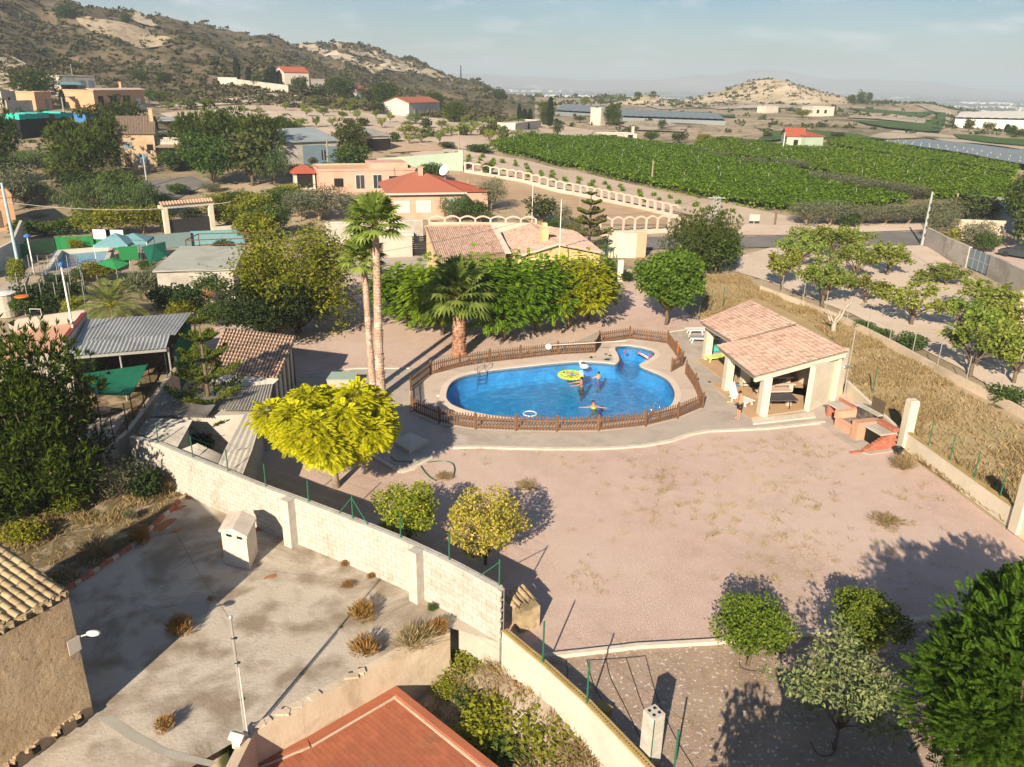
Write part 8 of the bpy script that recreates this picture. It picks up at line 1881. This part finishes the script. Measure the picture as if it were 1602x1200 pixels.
def midl(X,Y,r): return (hgt(X,Y) < 30) & (r.rand(len(X)) < np.clip((fbm(X/22+13,Y/22+5,4)-.42)*6,.04,1)) & ~((X > -60) & (X < -8) & (Y < 140))
scrub('field_scrub',900,(105,260),(-.78,-.35),'lf_far',302,.8,'dusty scrub between the houses on the left',midl,16)
scrub('far_scrub',2600,(240,700),(-.02,.75),'lf_far',303,1.3,'scattered scrub on the low ridges beyond the fields',lambda X,Y,r: r.rand(len(X)) < np.clip((fbm(X/30+23,Y/30+5,4)-.45)*6,.03,1),14)
scrub('knoll_scrub',420,(500,640),(.24,.44),'lf_scrub',304,.9,'low scrub on the bare knoll',None,10)
def valley(X,Y,r): return r.rand(len(X)) < np.clip((fbm(X/260+23,Y/500+5,3)-.46)*9,.02,1)
scrub('valley_trees',5000,(700,4600),(-.2,.75),'lf_far',305,3.0,'distant groves across the valley floor',valley,8)
# far villages in the valley: small pale blocks
f = np.random.RandomState(5); mb = MB()
n = 0
while n < 1500:
    D = f.uniform(1700,4600); t_ = f.uniform(-.12,.72); x,y = D*t_,D
    if fbm(np.array([x/500+2.]),np.array([y/800+8.]),3)[0] < .50+.1*f.rand(): continue
    z = hz(x,y); w = f.uniform(6,24); mb.box(x-w/2,y-w/2,z-2,x+w/2,y+w/2,z+f.uniform(3,6)); n += 1
mb.build('distant_town',M['ghwhite'],kind='stuff',label='pale villages and sheds far across the valley')
# vineyard: leafy overhead canopy in blocks, post tops showing
def canopy(name,pts,label,seed,hc=.9,nl=16000):
    P = GP(pts); o = drape(name,P,hc,M['lf_vine'],1.3,kind='stuff',bump=.25,bs=.8,label=label); me = o.data; f = Fol(seed)
    xs = [p.x for p in P]; ys = [p.y for p in P]; X = f.r.uniform(min(xs),max(xs),nl*3); Y = f.r.uniform(min(ys),max(ys),nl*3); k = inpoly(X,Y,P); X,Y = X[k][:nl],Y[k][:nl]; n = len(X)
    # leaves heaped along the rows
    row = np.sin((X*.55+Y*.83)*2*np.pi/2.6); keep = f.r.rand(n) < .55+.45*row; X,Y,row = X[keep],Y[keep],row[keep]; n = len(X)
    C = np.stack([X,Y,hgt(X,Y)+hc+.1+.22*np.clip(row,-1,1)+f.r.uniform(-.15,.22,n)],1); f.scatter(C,.38,.28,.9); lv = f.mesh(name,M['lf_vine'])
    bm = bmesh.new(); bm.from_mesh(me); l2 = lv; l2.transform(Matrix.Translation(-ORG[o])); bm.from_mesh(l2)
    # hanging edge
    bm.to_mesh(me); bm.free()
    ef = Fol(seed+1); Q = []
    for a,b in zip(P,P[1:]+P[:1]):
        for _ in range(int((b-a).length*16)): p = a.lerp(b,ef.r.rand()); Q.append((p.x+ef.r.normal()*.3,p.y+ef.r.normal()*.3,hz(p.x,p.y)+ef.r.uniform(.05,hc+.25)) if _ % 12 == 0 else (p.x+ef.r.normal()*.3,p.y+ef.r.normal()*.3,Q[-1][2]*0+p.z+ef.r.uniform(.05,hc+.25)))
    ef.scatter(np.array(Q),.42,.3,.1); e = link('vine_edge',ef.mesh('vine_edge',M['lf_vine']),o); e.location = -ORG[o]; e['kind'] = 'stuff'
    return o
canopy('vineyard',[(768,230),(800,224),(860,218),(950,219),(1000,226),(1080,236),(1100,244),(1180,262),(1240,270),(1290,292),(1420,318),(1360,326),(1250,334),(1180,326),(1060,302),(900,264),(790,242)],'broad green vineyard canopy behind the nursery rows',401,1.0,150000)
canopy('vineyard',[(1085,230),(1130,222),(1230,236),(1300,240),(1400,252),(1580,285),(1578,312),(1540,318),(1440,312),(1330,284),(1230,258),(1130,246)],'green vineyard canopy beyond the olive line, on the right',402,1.0,120000)
canopy('vineyard',[(1290,226),(1330,222),(1450,243),(1590,268),(1586,277),(1440,254),(1320,234)],'narrow strip of green vines along the grey netting',403,1.0,16000)
pm = MB().obox((0,0,.95),(.06,.06,1.9)).mesh('vine_post',M['concpole']); f = np.random.RandomState(8); k = 0
VP = [GP([(780,232),(860,222),(1000,230),(1180,266),(1400,318),(1250,330),(1060,298),(900,262)]),GP([(1100,234),(1230,240),(1400,256),(1570,288),(1570,308),(1440,308),(1330,282),(1130,244)])]
for P in VP:
    xs = [p.x for p in P]; ys = [p.y for p in P]; c = 0
    for gx in np.arange(min(xs),max(xs),7.5):
        for gy in np.arange(min(ys),max(ys),8.5):
            x,y = gx+f.uniform(-1,1)+gy*.12 % 3,gy+f.uniform(-1,1)
            if inpoly(np.array([x]),np.array([y]),P)[0] and c < 145:
                o = link('vine_post',pm); o.location = (x,y,hz(x,y)); ORG[o] = o.location.copy(); tag(o,'pale vineyard post poking through the green canopy','post','posts in the vineyard'); c += 1
# nursery rows
nu = GP([(660,243),(720,240),(790,252),(900,277),(1060,313),(1170,337),(1120,340),(1050,326),(900,294),(740,262),(690,255)]); A_ = nu[3]; d = (GP([(1060,300)])[0]-GP([(800,246)])[0]).normalized(); nn = Vector((-d.y,d.x,0)); c = 0; rnd = random.Random(12)
fn,a,k_,h0,w0 = SPEC['vine']; PROTO['vine'] = fn('vine',*a,**k_)
for i in range(-12,14):
    for j in range(-40,40):
        p = A_+nn*(i*2.9)+d*(j*3.1+rnd.uniform(-.5,.5))
        if inpoly(np.array([p.x]),np.array([p.y]),nu)[0] and c < 270 and rnd.random() < .9:
            s = rnd.uniform(.7,1.15); t = T('vine_plant','small young vine plant in the rows of the pale nursery field','vine',(p.x,p.y,hz(p.x,p.y)+.03),'young vines in nursery rows',rz=rnd.uniform(0,6),sc=(s,s,s)); c += 1
            link('foliage',PROTO['vine']['foliage'],t)
# almond terraces: rows of small trees on pale soil
TER = []
for (x0,y0,x1,y1,n) in ((440,172,560,180,5),(470,182,620,190,6),(430,196,560,202,5),(560,198,760,205,7),(620,212,740,214,6),(720,213,800,209,6),(760,222,840,214,4),(600,224,700,227,4),(480,162,600,170,6),(690,192,830,198,6),(250,172,330,170,4),(310,182,420,178,4)):
    for k in range(n): TER.append((x0+(x1-x0)*(k+rnd.uniform(.2,.8))/n,y0+(y1-y0)*(k+.5)/n+rnd.uniform(-2,2)))
for px,py in TER: plant('orch1' if rnd.random() < .3 else 'small' if rnd.random() < .35 else 'orch3','small tree in the loose rows on the pale terraces',(px,py),None,None,h=rnd.uniform(1.9,3.0),w=rnd.uniform(2.4,4.0),group='trees on the pale terraces',name='almond_tree')
# named background trees
BG = [(372,128,90,10,'cyp','tall cypress at the left end of the compound wall'),(390,130,104,9,'cyp','shorter cypress beside the tall one at the compound wall'),(420,136,108,10,'cyp','cypress left of the white villa'),(430,136,104,9,'cyp','second cypress left of the white villa'),(438,137,110,8,'cyp','third cypress close to the white villa'),(402,136,112,20,'far1','dark tree between the cypresses on the compound wall'),(218,126,108,24,'fpine','lone dark pine on the hillside above the villa'),(258,130,110,26,'fpine2','second lone dark pine on the hillside'),(102,28,4,28,'fpine','dark pine on the skyline of the hill, left'),(198,38,18,18,'fpine2','small dark pine below the skyline scar'),(470,150,118,30,'far2','bush in front of the white villa'),(533,152,117,48,'fpine','large dark pine right of the white villa'),(500,152,130,30,'far1','dark bushes left of the large dark pine'),(580,160,135,40,'far1','dark tree by the small red roofed hut'),(605,168,124,44,'fpine','dark pine in the grove at the middle of the slope'),(628,176,146,36,'fpine2','dark pine at the right side of the grove'),(590,178,158,34,'far1','bushes in front of the grove'),(680,172,142,30,'fpine','dark pine behind the red roofed farmhouse'),(712,192,154,40,'fpine2','dark round tree right of the red roofed farmhouse'),(650,194,174,30,'mim','grey tree in front of the red roofed farmhouse'),(760,150,134,12,'far2','small tree at the end of the hill ridge, left'),(781,156,137,24,'fpine','round dark tree at the end of the hill ridge'),(855,196,154,26,'fpine','large dark tree left of the tall cypress'),(860,202,152,9,'cyp','tallest cypress in the centre'),(812,190,162,6,'cyp','cypress left of the white farm sheds'),(820,192,170,9,'cyp','short cypress beside the white farm sheds'),(829,192,170,7,'cyp','third cypress beside the white farm sheds'),(872,214,190,18,'far1','dark bush right of the tallest cypress'),(907,192,180,20,'far2','dark bushes left of the white pump house'),(933,194,167,9,'cyp','cypress left of the white pump house'),(958,196,156,28,'fpine2','large round dark pine right of the pump house'),(968,196,190,20,'far1','bush under the round dark pine'),(1035,203,186,16,'far1','dark bush in front of the long net greenhouse'),(990,210,195,20,'far2','round bush behind the white ruin'),(1018,222,204,26,'grn2','green bush right of the white ruin'),(1040,236,226,22,'olive','olive tree at the vineyard corner'),(915,166,150,16,'yg1','yellow green tree on the ridge left of centre'),(940,166,152,14,'far2','small dark tree on the ridge'),(998,152,143,14,'far1','tree on top of the small pale hillock'),(1022,150,142,10,'far2','dark tree on the small hillock, right'),(1332,162,146,14,'fpine2','leftmost pine of the trio on the right ridge'),(1346,162,141,14,'fpine','middle pine of the trio on the right ridge'),(1359,160,142,11,'fpine2','rightmost leaning pine of the trio on the ridge'),(1302,180,162,12,'far2','tree beside the white house on the ridge'),(1255,184,170,26,'yg1','yellow green bush left of the white house on the ridge'),(1582,212,193,16,'fpine2','dark round tree in front of the white greenhouse'),(1597,212,200,14,'fpine','dark tree at the right edge by the white greenhouse'),(1574,208,194,7,'cyp','small cypress in front of the white greenhouse'),(1545,206,190,22,'far1','dark bush on the rocky bank before the white greenhouse'),(1515,206,185,20,'far2','dark bush at the left end of the white greenhouse'),(748,238,223,44,'hedge','dark round bush at the left corner of the vineyard'),(790,238,222,30,'grn2','green bush at the near corner of the vineyard'),(700,232,222,30,'far1','low dark bush left of the vineyard corner'),(560,212,200,26,'far1','bush on the terrace above the open hut'),(460,212,190,40,'yg1','yellow green bushes behind the warehouse'),(420,212,196,30,'far2','bush at the left of the terraces'),(355,208,190,40,'far1','dusty tree behind the dark wood'),(250,162,140,26,'grn2','green tree right of the peach villa'),(236,158,138,22,'grn1','round green tree touching the peach villa'),(300,160,146,22,'olive','grey tree by the pale track'),(205,205,186,40,'far1','dark bush above the old brown roofed house'),(262,200,182,30,'far2','bush behind the carport'),(130,160,146,30,'far1','dark shrub in front of the grey upper house'),(70,186,170,24,'far2','bush below the peach hut'),(1128,228,214,24,'far1','bush at the far left corner of the right vineyard'),(1165,232,216,30,'olive2','grey bush behind the right vineyard'),(1100,224,208,26,'yg1','yellowish bush behind the vineyard, centre'),(1062,224,206,30,'far1','dark scrub behind the vineyard, centre'),(1200,216,206,18,'far2','small dark bush before the right ridge'),(1310,216,206,26,'far1','dark bush at the end of the green strip')]
for px,py,tp,w_,kd,l in BG: plant(kd,l,(px,py),tp,w_,'cypress' if kd == 'cyp' else 'pine' if 'pine' in kd else 'tree' if 'tree' in l else 'bush')
# ------------------------------------------------------------------ people
def body(joints,edges,rad,sub=1):
    """skinned body: joints dict -> one continuous mesh"""
    names = list(joints); ix = {n: i for i,n in enumerate(names)}
    me = bpy.data.meshes.new('tmp'); me.from_pydata([joints[n] for n in names],[(ix[a],ix[b]) for a,b in edges],[])
    o = bpy.data.objects.new('tmp',me); COL.objects.link(o); md = o.modifiers.new('skin','SKIN'); md.use_smooth_shade = True
    if not me.skin_vertices: 
        bpy.context.view_layer.objects.active = o
    sv = me.skin_vertices[0].data
    for n in names:
        r = rad[n]; sv[ix[n]].radius = r if hasattr(r,'__len__') else (r,r)
    sv[ix['pelvis']].use_root = True
    if sub: o.modifiers.new('sub','SUBSURF').levels = sub
    dg = bpy.context.evaluated_depsgraph_get(); m2 = bpy.data.meshes.new_from_object(o.evaluated_get(dg)); bpy.data.objects.remove(o); return m2
def person(label,loc,rz,pose,skin,hair,h=1.7,suit='shorts',suitm=None,long_hair=False,z=None,name='person'):
    """pose: joint overrides in metres for a 1.70 m figure facing -Y"""
    s = h/1.7
    J = dict(pelvis=(0,0,.92),waist=(0,0,1.07),chest=(0,.0,1.28),neckb=(0,0,1.43),neck=(0,-.01,1.49),head0=(0,-.015,1.555),head1=(0,-.02,1.625),head2=(0,-.01,1.68))
    Rr = dict(pelvis=(.15,.105),waist=(.125,.09),chest=(.155,.10),neckb=(.085,.07),neck=.055,head0=(.07,.085),head1=(.082,.098),head2=(.05,.06))
    E = [('pelvis','waist'),('waist','chest'),('chest','neckb'),('neckb','neck'),('neck','head0'),('head0','head1'),('head1','head2')]
    for sd,k in (('l',1),('r',-1)):
        J.update({sd+'sh': (.19*k,0,1.38),sd+'el': (.24*k,.03,1.11),sd+'wr': (.25*k,-.06,.88),sd+'pa': (.25*k,-.08,.81),sd+'hip': (.09*k,0,.86),sd+'kn': (.10*k,-.01,.48),sd+'an': (.10*k,.02,.09),sd+'toe': (.11*k,-.15,.035)})
        Rr.update({sd+'sh': .058,sd+'el': .040,sd+'wr': .028,sd+'pa': (.038,.022),sd+'hip': .085,sd+'kn': .055,sd+'an': .037,sd+'toe': (.042,.025)})
        E += [('neckb',sd+'sh'),(sd+'sh',sd+'el'),(sd+'el',sd+'wr'),(sd+'wr',sd+'pa'),('pelvis',sd+'hip'),(sd+'hip',sd+'kn'),(sd+'kn',sd+'an'),(sd+'an',sd+'toe')]
    J.update(pose)
    for sd,k in (('l',1),('r',-1)):
        wr,pa = Vector(J[sd+'wr']),Vector(J[sd+'pa']); d = (pa-wr).normalized(); side = d.cross(Vector((0,0,1))); side = side.normalized() if side.length > .1 else Vector((1,0,0))
        for i in range(4):
            off = side*(.026*(i-1.5)/1.5); L_ = (.075,.085,.082,.065)[i]
            J[f'{sd}f{i}a'] = tuple(pa+off+d*L_*.55); J[f'{sd}f{i}b'] = tuple(pa+off+d*L_+Vector((0,0,-.012))); Rr[f'{sd}f{i}a'] = .009; Rr[f'{sd}f{i}b'] = .007; E += [(sd+'pa',f'{sd}f{i}a'),(f'{sd}f{i}a',f'{sd}f{i}b')]
        J[sd+'th'] = tuple(wr.lerp(pa,.4)+side*.05*(-k)+d*.04); Rr[sd+'th'] = .010; E.append((sd+'wr',sd+'th'))
    J = {n: tuple(Vector(v)*s) for n,v in J.items()}; Rr = {n: tuple(q*s for q in r) if hasattr(r,'__len__') else r*s for n,r in Rr.items()}
    t = T('person',label,'person',loc,rz=rz)
    me = body(J,E,Rr); me.materials.clear(); me.materials.append(M[skin]); me.polygons.foreach_set('use_smooth',[True]*len(me.polygons)); link('body',me,t)
    hc = Vector(J['head1']); up_ = (Vector(J['head2'])-Vector(J['head0'])).normalized(); fwd = Vector((0,-1,0)); fwd = (fwd-up_*fwd.dot(up_)).normalized(); sd_ = up_.cross(fwd)
    Mh = Matrix((sd_,-fwd,up_)).transposed()
    def hp(mb,nm,m,par=t): 
        mb.v = [tuple(hc+Mh @ (Vector(v)*s)) for v in mb.v]; me_ = mb.mesh(nm,M[m],True); return link(nm,me_,par)
    hb = MB().ball((0,.022,.03),(.092,.10,.095),12,8)
    if long_hair: hb.ball((0,.10,-.08),(.075,.05,.16),10,6)
    hp(hb,'hair',hair)
    hp(MB().ball((0,-.105,-.015),(.014,.022,.02),6,5),'nose',skin)
    for k in (-1,1): hp(MB().ball((.034*k,-.092,.012),(.012,.008,.008),6,5),'eye','black'); hp(MB().ball((.085*k,.0,-.005),(.012,.02,.03),6,5),'ear',skin)
    hp(MB().ball((0,-.095,-.055),(.025,.008,.008),6,5),'mouth','red')
    if suit == 'shorts':
        mb = MB(); pv = Vector(J['pelvis'])
        mb.tube([pv+Vector((0,0,.08*s)),pv,pv-Vector((0,0,.08*s))],[.165*s,.18*s,.17*s],14)
        for sd in 'lr': a,b = Vector(J[sd+'hip']),Vector(J[sd+'kn']); mb.tube([a,a.lerp(b,.35),a.lerp(b,.6)],[.105*s,.10*s,.095*s],12)
        link('swim_shorts',mb.mesh('swim_shorts',M[suitm or 'black'],True),t)
        wb = MB().tube([pv+Vector((0,0,.075*s)),pv+Vector((0,0,.09*s))],.168*s,14); link('waistband',wb.mesh('waistband',M['ochrecush']),t)
    elif suit == 'bikini':
        mb = MB(); c = Vector(J['chest']); 
        mb.tube([c+Vector((0,0,-.05*s)),c+Vector((0,0,.05*s))],[.165*s,.165*s],12); link('swim_top',mb.mesh('swim_top',M[suitm or 'yellowplastic'],True),t)
    return t
# boy looking down at something in his hands, facing the pool
p = W(1154.5,656,.04)
person('boy in dark swim shorts standing on the path beside the pool house',(p.x,p.y,.04),R(-75),dict(head0=(0,-.05,1.545),head1=(0,-.085,1.60),head2=(0,-.10,1.665),lel=(.25,-.03,1.12),lwr=(.10,-.26,1.17),lpa=(.05,-.32,1.20),rel=(-.25,-.03,1.12),rwr=(-.10,-.26,1.17),rpa=(-.05,-.32,1.20),chest=(0,.01,1.28)),'skin','hair',1.66)
# man at the lime float
p = W(911,607,-.04)
person('dark haired man in the water leaning on the lime float',(p.x-.05,p.y+.25,-1.22),R(-80),dict(lel=(.26,-.30,1.34),lwr=(.24,-.58,1.30),lpa=(.23,-.66,1.30),rel=(-.26,-.28,1.32),rwr=(-.25,-.55,1.28),rpa=(-.25,-.63,1.28)),'skintan','hair',1.75)
# child on the float
p = W(900,589,.1)
person('child with dark hair lying on the lime float',(p.x-.28,p.y-.05,-.30),R(90),dict(pelvis=(0,0,.92),waist=(0,.16,.97),chest=(0,.36,1.02),neckb=(0,.50,1.07),neck=(0,.56,1.10),head0=(0,.62,1.14),head1=(0,.68,1.17),head2=(0,.74,1.19),lsh=(.19,.46,1.03),lel=(.30,.25,.98),lwr=(.36,.05,.96),lpa=(.37,-.03,.95),rsh=(-.19,.46,1.03),rel=(-.30,.25,.98),rwr=(-.36,.05,.96),rpa=(-.37,-.03,.95),lhip=(.09,-.06,.92),lkn=(.16,-.44,1.0),lan=(.18,-.80,.93),ltoe=(.2,-.92,1.02),rhip=(-.09,-.06,.92),rkn=(-.16,-.44,1.0),ran=(-.18,-.80,.93),rtoe=(-.2,-.92,1.02)),'skin','hair',1.0,suitm='blue')
p = W(936,592,-.04)
person('swimmer facing away in the water right of the lime float',(p.x,p.y,-1.12),R(200),dict(lel=(.34,-.18,1.22),lwr=(.42,-.36,1.16),lpa=(.44,-.43,1.15),rel=(-.34,-.18,1.22),rwr=(-.42,-.36,1.16),rpa=(-.44,-.43,1.15)),'skin','hair',1.5,suitm='blue')
p = W(930,641,-.04)
person('woman with long brown hair floating with arms spread near the front edge',(p.x,p.y,-1.02),R(10),dict(pelvis=(0,0,.85),waist=(0,.12,.94),chest=(0,.22,1.08),neckb=(0,.27,1.20),neck=(0,.28,1.26),head0=(0,.28,1.33),head1=(0,.28,1.40),head2=(0,.29,1.46),lsh=(.18,.25,1.13),lel=(.46,.18,1.06),lwr=(.70,.12,1.06),lpa=(.78,.10,1.06),rsh=(-.18,.25,1.13),rel=(-.45,.28,1.08),rwr=(-.70,.34,1.07),rpa=(-.78,.36,1.07),lhip=(.09,-.05,.83),lkn=(.2,-.45,.78),lan=(.22,-.85,.70),ltoe=(.24,-1.0,.70),rhip=(-.09,-.05,.83),rkn=(-.32,-.42,.80),ran=(-.62,-.68,.74),rtoe=(-.72,-.76,.74)),'skintan','hairbrown',1.62,'bikini','yellowplastic',True)
# ------------------------------------------------------------------ air
hb = MB().box(-9800,-40,-60,9800,9800,150)
hm = bpy.data.materials.new('air'); hm.use_nodes = True; nt = hm.node_tree; nt.nodes.clear()
pv = nt.nodes.new('ShaderNodeVolumePrincipled'); oo = nt.nodes.new('ShaderNodeOutputMaterial'); nt.links.new(pv.outputs[0],oo.inputs['Volume'])
pv.inputs['Color'].default_value = (.72,.86,1,1); pv.inputs['Density'].default_value = .00032; pv.inputs['Anisotropy'].default_value = 0
hb.build('haze',hm,kind='stuff')
